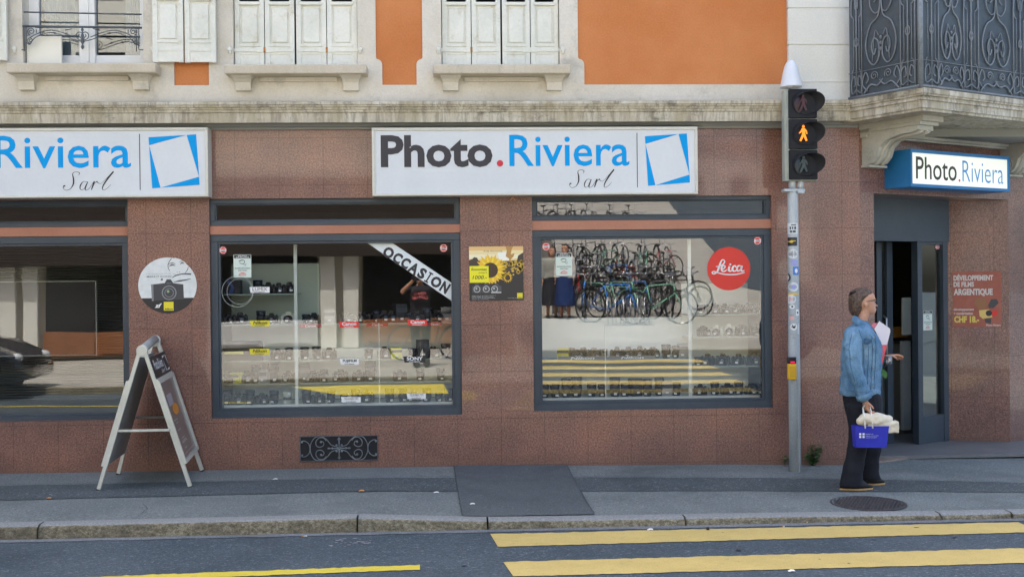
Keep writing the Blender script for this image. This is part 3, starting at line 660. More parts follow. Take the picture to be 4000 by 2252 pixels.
# dark repair strip and patch on the pavement
def gp(px, py, z=0):
    p = PZ(px, py, z)
    for _ in range(3): p = PZ(px, py, pav_z(p.x, p.y))
    return p
def band(name, top, bot, mat_, n=60, lift=.004):
    m = MB()
    def inter(tab, x): return lerp_tab(tab, x)
    T_ = [gp(*q) for q in top]; B_ = [gp(*q) for q in bot]
    def at(Ls, t):
        k = t*(len(Ls)-1); i = min(int(k), len(Ls)-2); return Ls[i].lerp(Ls[i+1], k-i)
    rng = random.Random(len(name))
    for i in range(n+1):
        a, b = at(T_, i/n), at(B_, i/n); j = rng.uniform(-.012, .012)
        for t in (0, .33, .66, 1):
            p = a.lerp(b, t); p.y += j*(1 if t in (0,) else (-.7 if t == 1 else 0)); p.z = pav_z(p.x, p.y)+lift; m.v.append(p)
    for i in range(n):
        for k in range(3): a = i*4+k; m.f.append([a, a+1, a+5, a+4]); m.mi.append(0); m.sm.append(True)
    return m.build(name, mat_, kind='structure')
band('pavement_strip', [(-500, 1900), (0, 1897), (1500, 1866), (2300, 1864), (3000, 1866), (3600, 1875), (4300, 1893)],
     [(-500, 1966), (0, 1954), (1500, 1918), (2300, 1918), (3000, 1917), (3600, 1920), (4300, 1926)], STRIP)
band('pavement_patch', [(1770, 1812.6), (2208, 1809)], [(1806, 2016.5), (2323, 2010)], PATCH, 24, .008)
# ---- kerb stones
KRB = mat('kerb_granite', (.3, .3, .27), .8)
c = coords(KRB); o = ramp(KRB, noise(KRB, c, 60, 4, .8), [(.3, (.15, .155, .15)), (.55, (.27, .28, .275)), (.75, (.42, .42, .40))]); setc(KRB, o); bump(KRB, noise(KRB, c, 60, 3), .3, .005)
KRF = mat('kerb_mossy_face', (.2, .17, .1), .9)
c = coords(KRF, (1, 1, 1.4)); o = ramp(KRF, noise(KRF, c, 34, 6, .85), [(.34, (.06, .055, .035)), (.46, (.19, .165, .105)), (.56, (.34, .30, .20)), (.70, (.56, .53, .42))])
o = mixc(KRF, ramp(KRF, noise(KRF, coords(KRF), 2.2, 4), [(.45, (0, 0, 0)), (.7, (.7, .7, .7))]), o, (.10, .085, .055)); setc(KRF, o); bump(KRF, noise(KRF, c, 45, 5, .8), .9, .02)
joints = [-8.0, -6.2, -4.6]+[gp(px, 2035).x for px in (178, 1390, 1905, 2690)]+[gp(3700, 2020).x, gp(3970, 2010).x]+[5.4, 6.5, 8, 10]
joints[0] = BX0-4
kw = .13
settings = []
for a, b in zip(joints, joints[1:]):
    m = MB(); n = max(int((b-a)/.05), 3); gap = .013; rng = random.Random(int(a*100)); light = a > gp(3700, 2020).x-.05
    pr_ = lambda x, j: [(YK, ZR-.1), (YK, pav_z(x, YK)+.006), (YK-kw+.035, pav_z(x, YK)+.004), (YK-kw+.012, pav_z(x, YK)-.006+j*.3), (YK-kw-.002+j, pav_z(x, YK)-.022), (YK-kw-.008+j, ZR-.1)]
    rings = []
    for i in range(n+1):
        x = a+gap/2+(b-a-gap)*i/n; j = rng.uniform(-.006, .006)*(1 if 0 < i < n else 2)
        rings.append([(x, y, z) for y, z in pr_(x, j)])
    k = 6; base = len(m.v)
    m.add([p for r in rings for p in r], [])
    for i in range(n):
        for q_ in range(k-1):
            m.f.append([i*k+q_, (i+1)*k+q_, (i+1)*k+q_+1, i*k+q_+1][::-1]); m.mi.append(1 if q_ >= 3 else 0); m.sm.append(q_ >= 2)
    m.f.append(list(range(k))); m.mi.append(1); m.sm.append(False); m.f.append(list(range(n*k, n*k+k))[::-1]); m.mi.append(1); m.sm.append(False)
    settings.append(m.build('kerb_stone', [KRB, KRF], kind='structure', loc=(0, 0, 0)))
# lighter gutter line where the road meets the kerb
m = MB(); rng = random.Random(3); pts = []
for i in range(160):
    x = -8+i*.1; pts.append((x, YK-kw-.002, YK-kw-.075-rng.uniform(0, .02)))
m.add([(x, y, ZR+.004) for x, a, b in pts for y in (a, b)], [(2*i, 2*i+1, 2*i+3, 2*i+2) for i in range(len(pts)-1)]); m.build('gutter', GUT, kind='structure')
# ---- painted markings
def paint(name, c1, c2):
    m = mat(name, c1, .7, 0, .3); c = coords(m)
    o = ramp(m, noise(m, c, 3.5, 5, .7), [(.3, c1), (.7, c2)])
    o = mixc(m, 1.0, o, ramp(m, noise(m, c, 120, 3, .8), [(.3, (.78, .78, .78)), (.6, (1.06, 1.06, 1.06))]), 'MULTIPLY')
    o = mixc(m, ramp(m, noise(m, coords(m, (1, 2.2, 1)), 9, 6, .8), [(.57, (0, 0, 0)), (.68, (.65, .65, .65))]), o, (.25, .215, .12)); setc(m, o); bump(m, noise(m, c, 120, 3), .3, .004); return m
YEL = paint('yellow_road_paint', (.54, .41, .145), (.64, .485, .17)); YEL2 = paint('bright_yellow_paint', (.62, .50, .05), (.68, .55, .08))
def slab_marking(pts, mat_, name='road_marking'):
    # jagged edged polygon
    rng = random.Random(int(abs(pts[0][1])*100)); top, bot = [], []
    n = 90; P = [Vector((x, y, 0)) for x, y in pts]
    m = MB()
    for i in range(n+1):
        a, b = P[0].lerp(P[1], i/n), P[3].lerp(P[2], i/n); m.v += [Vector((a.x, a.y+rng.uniform(-.011, .011), ZR+.005)), Vector((b.x, b.y+rng.uniform(-.007, .007), ZR+.005))]
    for i in range(n): m.f.append([2*i, 2*i+1, 2*i+3, 2*i+2]); m.mi.append(0); m.sm.append(False)
    return m.build(name, mat_, kind='structure')
A = [PZ(q[0], q[1], ZR) for q in ((1915, 2086), (3978, 2040), (4060, 2078), (1945, 2136))]
slab_marking([(p.x, p.y) for p in A], YEL)
A = [PZ(q[0], q[1], ZR) for q in ((1966, 2195), (4060, 2140), (4200, 2194), (2005, 2252))]
slab_marking([(p.x, p.y) for p in A], YEL)
for k in range(2, 8):
    y0 = -2.27-.79*k; slab_marking([(.22+.12*k, y0), (4.02-.03*k, y0+.02), (3.92-.03*k, y0-.37), (.25+.12*k, y0-.39)], YEL)
A = [PZ(q[0], q[1], ZR) for q in ((-200, 2274), (1640, 2207), (1641, 2225), (-200, 2294))]
slab_marking([(p.x, p.y) for p in A], YEL2)
slab_marking([(-1.3, -6.9), (.3, -6.85), (.3, -8.3), (-2.2, -8.35)], YEL2)
slab_marking([(-9, -6.9), (-2.6, -6.2), (-2.6, -6.3), (-9, -7.0)], YEL2)
# dark sealed seams where the asphalt was cut
def seam_line(name, pts, w_=.010):
    m = MB(); rng = random.Random(len(pts)+int(pts[0][0])); G_ = [gp(*q) for q in pts]; P_ = []
    for a, b in zip(G_, G_[1:]):
        n = max(int((b-a).length/.05), 2); P_ += [a.lerp(b, i/n) for i in range(n)]
    P_.append(G_[-1]); 
    for i, p in enumerate(P_):
        t_ = (P_[min(i+1, len(P_)-1)]-P_[max(i-1, 0)]).normalized(); s_ = Vector((-t_.y, t_.x, 0)); o = rng.uniform(-.004, .004); k = w_*rng.uniform(.3, 1)/2
        for q in (p+s_*(o+k), p+s_*(o-k)): m.v.append(Vector((q.x, q.y, pav_z(q.x, q.y)+.0125)))
    for i in range(len(P_)-1): m.f.append([2*i, 2*i+1, 2*i+3, 2*i+2]); m.mi.append(0); m.sm.append(False)
    return m.build(name, varmat('tar_seam', (.03, .034, .038), (.055, .06, .065), 30, .9), kind='structure')
seam_line('asphalt_seam', [(1772, 1813), (1782, 1880), (1794, 1950), (1806, 2015)], .006); seam_line('asphalt_seam', [(2210, 1811), (2250, 1890), (2285, 1955), (2322, 2009)], .006)
seam_line('asphalt_seam', [(0, 1897), (700, 1884), (1500, 1866), (1776, 1864)], .007); seam_line('asphalt_seam', [(0, 1954), (700, 1937), (1500, 1918), (1786, 1920)], .007); seam_line('asphalt_seam', [(2240, 1864), (3000, 1866), (3600, 1875), (3980, 1888)], .007)
seam_line('pavement_crack', [(560, 1972), (575, 1990), (540, 2020)], .006); seam_line('pavement_crack', [(2980, 1845), (3040, 1853), (3120, 1852), (3190, 1846)], .008)
# oily, darker wheel track and spots on the carriageway
m = MB(); rng = random.Random(21)
for i in range(40):
    x, y = rng.uniform(-5, 5), rng.uniform(-4.2, -2.3); s = rng.uniform(.008, .022); k = rng.uniform(.5, 1)
    m.add([(x+s*math.cos(t)*rng.uniform(.7, 1.2), y+s*k*math.sin(t), ZR+.0065+i*.00002) for t in (0, .8, 1.6, 2.4, 3.2, 4.0, 4.8, 5.6)], [tuple(range(8))])
m.build('oil_spots', varmat('oil_spot', (.03, .034, .04), (.045, .05, .055), 20, .6), kind='structure')
# worn pale spot on the road
p0 = PZ(1355, 2120, ZR); m = MB(); rng = random.Random(5)
for i in range(26):
    a = rng.uniform(0, 6.28); r = rng.random()**.6; x = p0.x+.17*r*math.cos(a); y = p0.y+.13*r*math.sin(a); s = rng.uniform(.008, .02)
    m.add([(x+s*math.cos(t), y+s*math.sin(t)*.7, ZR+.005+i*.00005) for t in (0, 1.1, 2.3, 3.2, 4.4, 5.3)], [tuple(range(6))])
m.build('worn_spot', varmat('pale_worn_asphalt', (.22, .23, .25), (.3, .31, .33), 20), kind='structure')
# ---- manhole cover
mc = gp(3391, 1965); mc_r = .285
cv = thing('manhole_cover', 'dark round iron manhole cover set in the pavement near the kerb', 'manhole cover', (mc.x, mc.y, pav_z(mc.x, mc.y)))
MH = varmat('manhole_iron', (.045, .042, .045), (.075, .07, .072), 9, .6, stretch=(5, 1, 1), fine=(110, .3), bmp=.4)
m = MB(); zc = pav_z(mc.x, mc.y)
m.lathe([(mc_r, zc-.02), (mc_r, zc+.006), (mc_r-.012, zc+.007), (mc_r-.02, zc+.003), (mc_r-.3*mc_r, zc+.0075), (.001, zc+.0075)], (mc.x, mc.y, 0), 48, smooth=False); 
for i in range(-9, 10):
    for j in range(-9, 10):
        x, y = i*.028+(j % 2)*.014, j*.028
        if x*x+y*y < (mc_r-.03)**2: m.box(mc.x+x-.008, mc.x+x+.008, mc.y+y-.004, mc.y+y+.004, zc+.0076, zc+.0105)
m.build('lid', MH, cv)
# ---- litter on the road and pavement
LIT = [((1845, 1971), 'w'), ((190, 1949), 'o'), ((1188, 2095), 'c'), ((2384, 2052), 'r'), ((2765, 2068), 's'), ((2540, 2068), 'p'), ((3060, 2057), 'c'), ((3152, 2041), 'c'), ((3092, 2229), 'p'), ((1412, 1920), 'l'), ((1704, 1926), 'p'), ((1075, 1874), 'p')]
WH = mat('litter_white', (.8, .78, .74), .7); OR_ = mat('litter_tan', (.75, .35, .12), .7); BK = mat('litter_black', (.01, .01, .01), .5)
LBL = {'w': None}
seq = {('cig', 0): 0}
for i, ((px, py), k) in enumerate(LIT):
    onroad = py > 2040; p = PZ(px, py, ZR+.004) if onroad else gp(px, py); 
    if not onroad: p.z += .006
    if k == 'c':
        t = thing('cigarette_butt', ['cigarette butt on the road left of the pale worn spot', 'cigarette butt lying on the yellow stripe below the manhole cover, nearer the traffic light', 'cigarette butt in the gutter by the kerb below the manhole cover'][[2, 6, 7].index(i)], 'cigarette butt', p, 'cigarette butts on the road')
        a = i; d = Vector((math.cos(a*.2), .3*math.sin(a), 0))*.022
        m = MB(); m.tube([p+Vector((0, 0, .005)), p+d+Vector((0, 0, .005))], .004, 8); m.build('paper', WH, t)
        m = MB(); m.tube([p-d*.7+Vector((0, 0, .005)), p+Vector((0, 0, .005))], .0042, 8); m.build('filter', OR_, t)
    elif k in 'rs':
        m = MB(); m.sphere((p.x, p.y, p.z+.011), (.014, .013, .011), 10, 7); m.build('pebble', WH if k == 'r' else BK, label='white pebble in the gutter beside the kerb' if k == 'r' else 'small black lump at the top edge of the first yellow stripe', cat='pebble')
    else:
        m = MB(); s = .02 if k != 'l' else .022
        vs = [(p.x+dx*s, p.y+dy*s, p.z+dz*s) for dx, dy, dz in ((-1, -.6, .05), (0, -.9, .3), (1.1, -.4, .1), (.9, .7, .35), (-.1, .5, .55), (-1.1, .6, .1))]
        m.add(vs, [(0, 1, 4, 5), (1, 2, 3, 4)]); nm = {'w': 'white paper scrap on the dark pavement strip', 'o': 'orange scrap lying on the pavement left of the A-frame board', 'p': ['pale scrap'][0], 'l': 'dry brown leaf on the dark pavement strip'}[k]
        if k == 'p': nm = {5: 'white scrap in the gutter above the first yellow stripe', 8: 'pale scrap on the road below the second yellow stripe', 10: 'white scrap on the pavement beside the dark patch', 11: 'white scrap on the pavement below the round camera sticker'}[i]
        m.build('dry_leaf' if k == 'l' else 'paper_scrap', OR_ if k in 'ol' else WH, label=nm, cat='leaf' if k == 'l' else 'litter')
# ---- weeds at the foot of the wall
LEAF = varmat('weed_leaf', (.05, .16, .05), (.10, .26, .08), 12, .6)
def weed(px, py, h, nst, wd, label, seed):
    p = PY(px, py, -.05); z = pav_z(p.x, -.05); rng = random.Random(seed)
    t = thing('weed', label, 'plant', (p.x, -.05, z)); st = MB(); lf = MB()
    for i in range(nst):
        a = rng.uniform(-1, 1); tip = Vector((p.x+a*wd, -.06-rng.uniform(0, .08), z+h*rng.uniform(.45, 1)*(1-.3*abs(a)))); b0 = Vector((p.x+rng.uniform(-.02, .02), -.03, z-.01))
        mid = b0.lerp(tip, .5)+Vector((0, 0, .03)); path = [b0, mid, tip]; st.tube(path, [.003, .002, .0012], 4)
        for k in range(9):
            q = b0.lerp(mid, k/4.5) if k < 4.5 else mid.lerp(tip, (k-4.5)/4.5)
            for s in (-1, 1):
                if k < 2: continue
                d = Vector((s*rng.uniform(.5, 1), rng.uniform(-1, .1), rng.uniform(-.2, .4))).normalized(); L_ = rng.uniform(.03, .055); sd_ = d.cross(Vector((0, .3, 1))).normalized()*L_*.36
                lf.add([q, q+d*L_*.5+sd_, q+d*L_-Vector((0, 0, .006)), q+d*L_*.5-sd_], [(0, 1, 2, 3)])
    st.build('stem', LEAF, t); lf.build('foliage', LEAF, t)
weed(3180, 1790, .24, 14, .12, 'clump of green weeds at the wall foot right of the traffic light pole', 3)
weed(3068, 1760, .17, 2, .03, 'small weed sprig half hidden behind the traffic light pole', 8)
# ================================================================== the other side of the street (seen in the glass)
PLZ = varmat('pale_plaza_concrete', (.33, .315, .275), (.42, .40, .355), .8, .8, fine=(30, .05), dirt=((.33, .32, .29), 1.5, .6, .9))
def plz_z(x, y): return -.02+max(0, -y-16)*.045
sheet('opposite_pavement', PLZ, [-60+i*3 for i in range(41)], lambda i: (-60, -8.66), 20, plz_z)
m = MB(); m.bbox(-60, 60, -8.72, -8.60, -.2, -.01, .01); m.build('opposite_kerb', KRF, kind='structure')
oy = -15.6
ob = thing('opposite_building', 'pale building with brown wood shop front across the street, seen reflected in the left windows', 'building', (-10, oy, 0))
PPAN = varmat('opposite_pale_panel', (.5, .5, .5), (.6, .6, .6), 1)
WOOD = varmat('brown_wood_panel', (.21, .075, .025), (.28, .11, .04), 3, .5, stretch=(1, 1, 6), fine=(20, .1))
OPW = varmat('opposite_plaster', (.74, .70, .60), (.80, .77, .68), 1, .85)
DGL = mat('dark_shop_glazing', (.015, .016, .018), .08)
m = MB(); m.box(-34, 1.66, oy-9, oy-.3, 0, 11); m.box(-34, 1.66, oy-.3, oy, 4.3, 11); m.build('wall', OPW, ob)
m = MB(); m.box(-34, 1.7, oy, oy+.6, 4.05, 4.25); m.build('canopy', OPW, ob)
m = MB(); m.bbox(-34, 1.72, oy+.12, oy+.46, 2.12, 4.04, .02); m.build('added_shade_board', mat('added_board_brown', (.03, .02, .015), .5), ob)  # added dark board, hides and shades the upper part of the columns
x = 1.3; i = 0
while x > -30:
    c_ = MB()
    for k in range(2): c_.bbox(x-.42-k*.5, x-.08-k*.5, oy-.02, oy+.1, 0, 4.05, .02)
    if i: c_.build('column', WHP if False else QUO, ob)
    else: c_ = None
    xw = x-(1.0 if i else 0); bw = 3.7 if i == 2 else 2.5
    m = MB(); m.box(xw-bw, xw, oy-.25, oy-.2, .65, 4.3); m.build('shop_glazing', DGL, ob)
    m = MB(); m.bbox(xw-bw, xw, oy-.2, oy-.02, .08, .66, .01)
    for k in range(2 if bw < 3 else 3): m.bbox(xw-bw+.1+k*1.22, xw-bw+1.15+k*1.22, oy-.02, oy+.01, .14, .6, .012)
    m.build('pale_panel' if i == 1 else 'wood_panel', PPAN if i == 1 else WOOD, ob)
    x = xw-bw; i += 1
for fl_ in range(2):
    for k in range(10):
        m = MB(); xx = -1.5-k*3; z = 5.2+fl_*3.0; m.box(xx-1.1, xx, oy-.01, oy+.012, z, z+1.8); f_ = m.build('window', DGL, ob)
# far backdrop of the square: low pale buildings
for k, (xa, xb, yy, h, lab) in enumerate(((4, 20, -52, 9, 'long pale building closing the far side of the square'), (22, 44, -46, 12, 'taller grey building right of the square'))):
    b_ = thing('far_building', lab, 'building', (xa, yy, 1)); m = MB(); m.box(xa, xb, yy-8, yy, 0, h); m.build('wall', (OPW, GREYS)[k], b_)
    m = MB(); m.box(xa-.3, xb+.3, yy-8.3, yy+.3, h, h+.4); m.build('roof', MATS['roof_tile'], b_)
    for j in range(int((xb-xa)/2.6)):
        for f2 in range(2): m = MB(); m.box(xa+.9+j*2.6, xa+2.0+j*2.6, yy-.01, yy+.015, 2.8+f2*3, 4.5+f2*3); m.build('window', DGL, b_)
m = MB(); m.add([(x, y, plz_z(x, y)+.02) for x, y in ((9.2, -16), (7.2, -21.5), (9.0, -34), (12, -58), (60, -58), (60, -16))], [(0, 1, 2, 3, 4, 5)][::1]); m.build('square_dark_sheet', ROADM, kind='structure')  # dark sheet laid over the right part of the square
# ---- bicycles
RUB = mat('tyre_rubber', (.015, .015, .016), .8); CHR = mat('bright_steel', (.6, .6, .62), .25, 1)
BKS = [mat('bike_paint_'+n_, c_, .3, 0, .5, .5) for n_, c_ in (('blue', (.02, .22, .75)), ('mint', (.25, .6, .42)), ('black', (.02, .02, .022)), ('grey', (.25, .26, .28)), ('red', (.45, .04, .03)), ('white', (.6, .6, .58)))]
def bicycle(paint, label, group='bicycles parked on the square across the street'):
    t = thing('bicycle', label, 'bicycle', (0, 0, 0), group); R_ = .34
    for wx in (0, 1.05):
        w_ = MB(); w_.tube([(wx+R_*math.cos(a), 0, R_+R_*math.sin(a)) for a in [i*2*math.pi/24 for i in range(25)]], .02, 6, False)
        wo_ = w_.build('wheel', RUB, t)
        s_ = MB()
        for i in range(12): a = i*math.pi/6; s_.tube([(wx, 0, R_), (wx+.32*math.cos(a), 0, R_+.32*math.sin(a))], .0025, 3, False)
        s_.tube([(wx+.325*math.cos(a), 0, R_+.325*math.sin(a)) for a in [i*2*math.pi/24 for i in range(25)]], .009, 4, False); s_.build('spokes', CHR, wo_)
    m = MB(); bb = (.43, 0, .3); st = (.32, 0, .78); hd = (.88, 0, .82); hb = (.92, 0, .62)
    for a, b, r in ((bb, st, .016), (st, hd, .015), (bb, hb, .018), (hd, hb, .018), (bb, (0, 0, .34), .01), (st, (0, 0, .34), .01), (hb, (1.05, .04, .34), .012), (hb, (1.05, -.04, .34), .012)): m.tube([a, b], r, 6)
    m.build('frame', paint, t)
    m = MB(); m.tube([(.88, 0, .82), (.86, 0, .98)], .012, 6); m.tube([(.74, -.29, 1.0), (.86, -.2, 1.02), (.88, 0, .98), (.86, .2, 1.02), (.74, .29, 1.0)], .011, 6); m.build('handlebar', CHR, t)
    m = MB(); m.tube([(.32, 0, .78), (.29, 0, .93)], .012, 6); m.sphere((.27, 0, .95), (.13, .07, .03), 10, 5); m.build('saddle', RUB, t)
    m = MB(); m.tube([(-.35, 0, .55), (-.2, 0, .68), (0, 0, .72), (.2, 0, .66), (.3, 0, .52)], .014, 5); m.box(-.32, .12, -.06, .06, .745, .755); m.build('mudguard', RUB if paint is not BKS[1] else paint, t)
    return t
protos = {}; rng = random.Random(11)
spots = [(2.9, -13.9, .5, 0), (3.75, -13.6, .15, 1)]
for r_, (yy, xa, xb, tl) in enumerate(((-15.4, 2.9, 4.9, 1.2), (-17.4, 2.6, 5.0, 1.3), (-19.6, 2.5, 5.2, 1.35), (-22, 2.6, 5.6, 1.4), (-25, 2.9, 6.0, 1.5), (-28.5, 3.1, 6.6, 1.5))):
    for i in range(7): spots.append((xa+(xb-xa)*i/6+rng.uniform(-.15, .15), yy+rng.uniform(-.5, .5), tl+rng.uniform(-.7, .5), rng.choice((2, 2, 3, 4, 2, 5, 2, 0, 1, 3))))
spots = [(x-.5*(10.2-y)/24, y, a, c) for x, y, a, c in spots]
spots.append((.75, -12.4, 2.9, 2))
cn = ['blue', 'mint green', 'black', 'grey', 'red', 'white']; ordn = ['first', 'second', 'third', 'fourth', 'fifth', 'sixth', 'seventh', 'eighth', 'ninth']
rows = [('nearest the road', 2)]+[('in the %s rack row behind the racks' % n_, 9+7*i) for i, n_ in enumerate(('first', 'second', 'third', 'fourth', 'fifth', 'last'))]
def blab(i, c):
    if i == len(spots)-1: return 'black bicycle parked beside the man with the phone'
    if i < 2: return ['blue bicycle standing out in front of the racks', 'mint green bicycle with curved mudguards in front of the racks'][i]
    r = next(k for k, (n_, e_) in enumerate(rows) if i < e_); s = rows[r-1][1]
    return '%s bicycle, %s from the building side %s' % (cn[c], ordn[min(i-s, 8)], rows[r][0])
for i, (x, y, a, c) in enumerate(spots):
    if c not in protos: t = protos[c] = bicycle(BKS[c], '')
    else: t = copy_tree(protos[c])
    t['label'] = blab(i, c); t.location = (x, y, plz_z(x, y)); t.rotation_euler = (0, 0, a)
# bike racks
m0 = None
for i in range(6):
    x, y = 2.7+i*.16, -13.15
    if m0 is None:
        t = thing('bike_rack', '', 'bike rack', (x, y, 0), 'steel hoops of the bicycle rack'); m = MB(); P = lambda a, b, c: (x+a, y+b, c)
        m.tube([P(0, 0, 0), P(0, -.25, .5), P(.05, -.4, .62), P(.1, -.5, .5), P(.1, -.1, .02)], .015, 6); m.build('hoop', CHR, t); m = MB(); m.box(x-.08, x+.18, y-.02, y+.02, -.02, .03); m.build('foot_rail', CHR, t); m0 = t
    else: t = copy_tree(m0)
    t.location = (x, y, -.02); t['label'] = 'steel rack hoop across the street, %s from the building side' % ordn[i]
# ---- pale cars far up the square
# ---- dark car parked at the left of the opposite kerb
ca = thing('parked_car', 'dark parked car at the far kerb, seen reflected in the leftmost window', 'car', (-9.1, -8.4, ZR))
CB = mat('car_paint_dark', (.012, .014, .02), .12, 0, .5, 1.0)
sec = [(-2.1, .35, .55, .80), (-2.0, .25, .80, .86), (-1.3, .22, .92, .9), (-.6, .22, 1.38, .9), (.3, .22, 1.45, .9), (1.0, .22, 1.05, .9), (1.6, .22, .92, .9), (2.1, .28, .72, .84), (2.2, .35, .55, .74)]
m = MB(); rings = []
for (dx, zb_, ztp, hw) in sec:
    zm = min(ztp, .92); ins = .72 if ztp > 1.0 else .9
    rings.append([(-9.1+dx, -8.4+s*hw*k, ZR+z) for s, k, z in ((-1, .95, zb_), (-1, 1, (zb_+zm)/2), (-1, .97, zm*.95), (-1, ins, ztp*.985), (-.5, ins, ztp), (.5, ins, ztp), (1, ins, ztp*.985), (1, .97, zm*.95), (1, 1, (zb_+zm)/2), (1, .95, zb_))])
m.loft(rings); m.build('body', CB, ca)
for wx in (-1.35, 1.35):
    for s in (-1, 1):
        w_ = MB(); w_.lathe([(.3, 0), (.32, .03), (.32, .17), (.3, .2)], (-9.1+wx, -8.4+s*.80+.1, ZR+.32), 20, 'y'); wo_ = w_.build('wheel', RUB, ca)
        w_ = MB(); w_.lathe([(.2, 0), (.2, .21)], (-9.1+wx, -8.4+s*.80+.105, ZR+.32), 12, 'y'); w_.build('rim', CHR, wo_)
for s in (-1, 1): m = MB(); m.sphere((-9.1+2.08, -8.4+s*.62, ZR+.66), (.1, .16, .08)); m.build('headlight', mat('headlight_glass', (.6, .62, .65), .05), ca)
# ================================================================== shop signs
SW = varmat('sign_white', (.64, .67, .69), (.69, .72, .74), 1.5, .45, fine=(30, .015), bmp=0)
SF = varmat('sign_frame_cream', (.62, .61, .53), (.68, .67, .60), 3, .45, fine=(40, .03), bmp=0, dirt=((.45, .40, .28), 6, .62, .9))
INK = mat('ink_dark', (.028, .026, .034), .5); BLU = mat('ink_blue', (.0, .33, .76), .5, 0, .15); REDI = mat('ink_red', (.60, .018, .045), .5); THIN = mat('ink_black', (.012, .012, .014), .5)
WHT = mat('print_white', (.82, .83, .82), .5); BLKP = mat('print_black', (.018, .018, .02), .45); YELP = mat('print_yellow', (.80, .68, .03), .5); REDP = mat('print_red', (.72, .035, .025), .5)
def sarl(mb, u0, u1, v0, v1, n):
    W, H = u1-u0, v1-v0
    def S_(pts, w): stroke(mb, [(u0+W*x, v0+H*y, H*k*w) for x, y, k in pts], n, k=7)
    S_([(.30, .80, .2), (.325, .93, .5), (.255, .995, .3), (.19, .90, .5), (.205, .62, 1.0), (.20, .34, .9), (.14, .08, .4), (.055, .01, .3), (.005, .12, .3), (.02, .24, .9), (.045, .22, .6)], .075)
    S_([(.475, .44, .3), (.40, .47, .3), (.345, .30, .8), (.33, .10, .6), (.37, .02, .3), (.43, .16, .3), (.485, .46, .5)], .075)
    S_([(.485, .46, .5), (.44, .20, 1), (.43, .05, .8), (.46, .01, .3), (.51, .10, .3), (.56, .30, .3), (.60, .46, .4)], .07)
    S_([(.61, .48, .9), (.58, .24, 1), (.55, .02, .6)], .075); S_([(.58, .22, .3), (.63, .42, .4), (.675, .47, .9)], .07)
    S_([(.66, .44, .5), (.71, .36, .3), (.76, .40, .2), (.88, .72, .4), (.985, 1.0, 1.0), (.90, .72, 1.1), (.80, .34, 1.0), (.765, .10, .7), (.79, .01, .3), (.86, .10, .3), (.93, .30, .2)], .07)
def logo(mb, q, n):
    """blue square with a white tilted sheet leaning out of it; q = corner uv TL,TR,BR,BL"""
    TL, TR, BR, BL = [Vector((a, b)) for a, b in q]
    def at(s, t): return TL.lerp(TR, s).lerp(BL.lerp(BR, s), t)
    a, b, c, d = at(.0, .155), at(.80, 0), at(1.0, .84), at(.175, 1.0)
    for tri in ((TL, a, b), (TR, b, c), (BR, c, d), (BL, d, a)):
        face(mb, [(p.x, p.y) for p in tri][::-1] if False else [(p.x, p.y) for p in tri], n)
def main_sign(q, dx, label):
    """q = (x0,x1,z0,z1) box ; dx shift of lettering"""
    x0, x1, z0, z1 = q; yF = -.16; W = x1-x0; H = z1-z0
    t = thing('shop_sign', label, 'sign', ((x0+x1)/2, -.08, z0), 'white boxes with the shop name above the windows')
    m = MB(); fw = .026
    m.bbox(x0, x1, yF, 0, z1-fw, z1, .005); m.bbox(x0, x1, yF, 0, z0, z0+fw*.8, .005); m.bbox(x0, x0+fw, yF, 0, z0+fw*.8, z1-fw, .004); m.bbox(x1-fw, x1, yF, 0, z0+fw*.8, z1-fw, .004); m.build('sign_frame', SF, t)
    m = MB(); m.box(x0+fw, x1-fw, yF+.012, -.01, z0+fw*.8, z1-fw); m.build('sign_panel', SW, t)
    def U(px): return x0+W*(px-1453)/(2726-1453)
    def V(py): return z1-H*(py-497)/(761-497)
    Mx = facM(yF+.012); 
    k = 1.8403; zx = lambda x: U(1400+x/k); zy = lambda y: V(460+y/k)
    m = MB(Mx); text(m, 'Photo', zx(160), zx(957), zy(352), zy(121), .002, .030)
    if True: m.build('dark_lettering', INK, t)
    m = MB(Mx); disc(m, zx(1010), zy(325), .0128*1.0*(zx(1033)-zx(987))/.0256*1.0, .002); m.build('red_dot', REDI, t)
    m = MB(Mx); text(m, 'Riviera', zx(1078), zx(1944), zy(348), zy(122), .002, .008); m.build('blue_lettering', BLU, t)
    m = MB(Mx); sarl(m, zx(1508), zx(1836), zy(503), zy(374), .002); m.build('script_lettering', THIN, t)
    m = MB(Mx); rectf(m, zx(1998), zx(2003), zy(503), zy(112), .002); m.build('divider_line', THIN, t)
    m = MB(Mx); logo(m, [(zx(2058), zy(136)), (zx(2364), zy(117)), (zx(2383), zy(470)), (zx(2078), zy(492))], .002); m.build('logo', BLU, t)
    return t
qs = quadY((1450, 499), (2726, 494), (2726, 756), (1456, 767), -.16)
main_sign(qs, 0, 'white shop sign box above the two right-hand display windows')
B = PY(811, 500, -.16), PY(811, 770, -.16); ql = (B[0].x-(qs[1]-qs[0])*1.085, B[0].x, PY(500, 770, -.16).z, PY(500, 498, -.16).z)
main_sign(ql, 0, 'white shop sign box cut by the left edge of the picture')
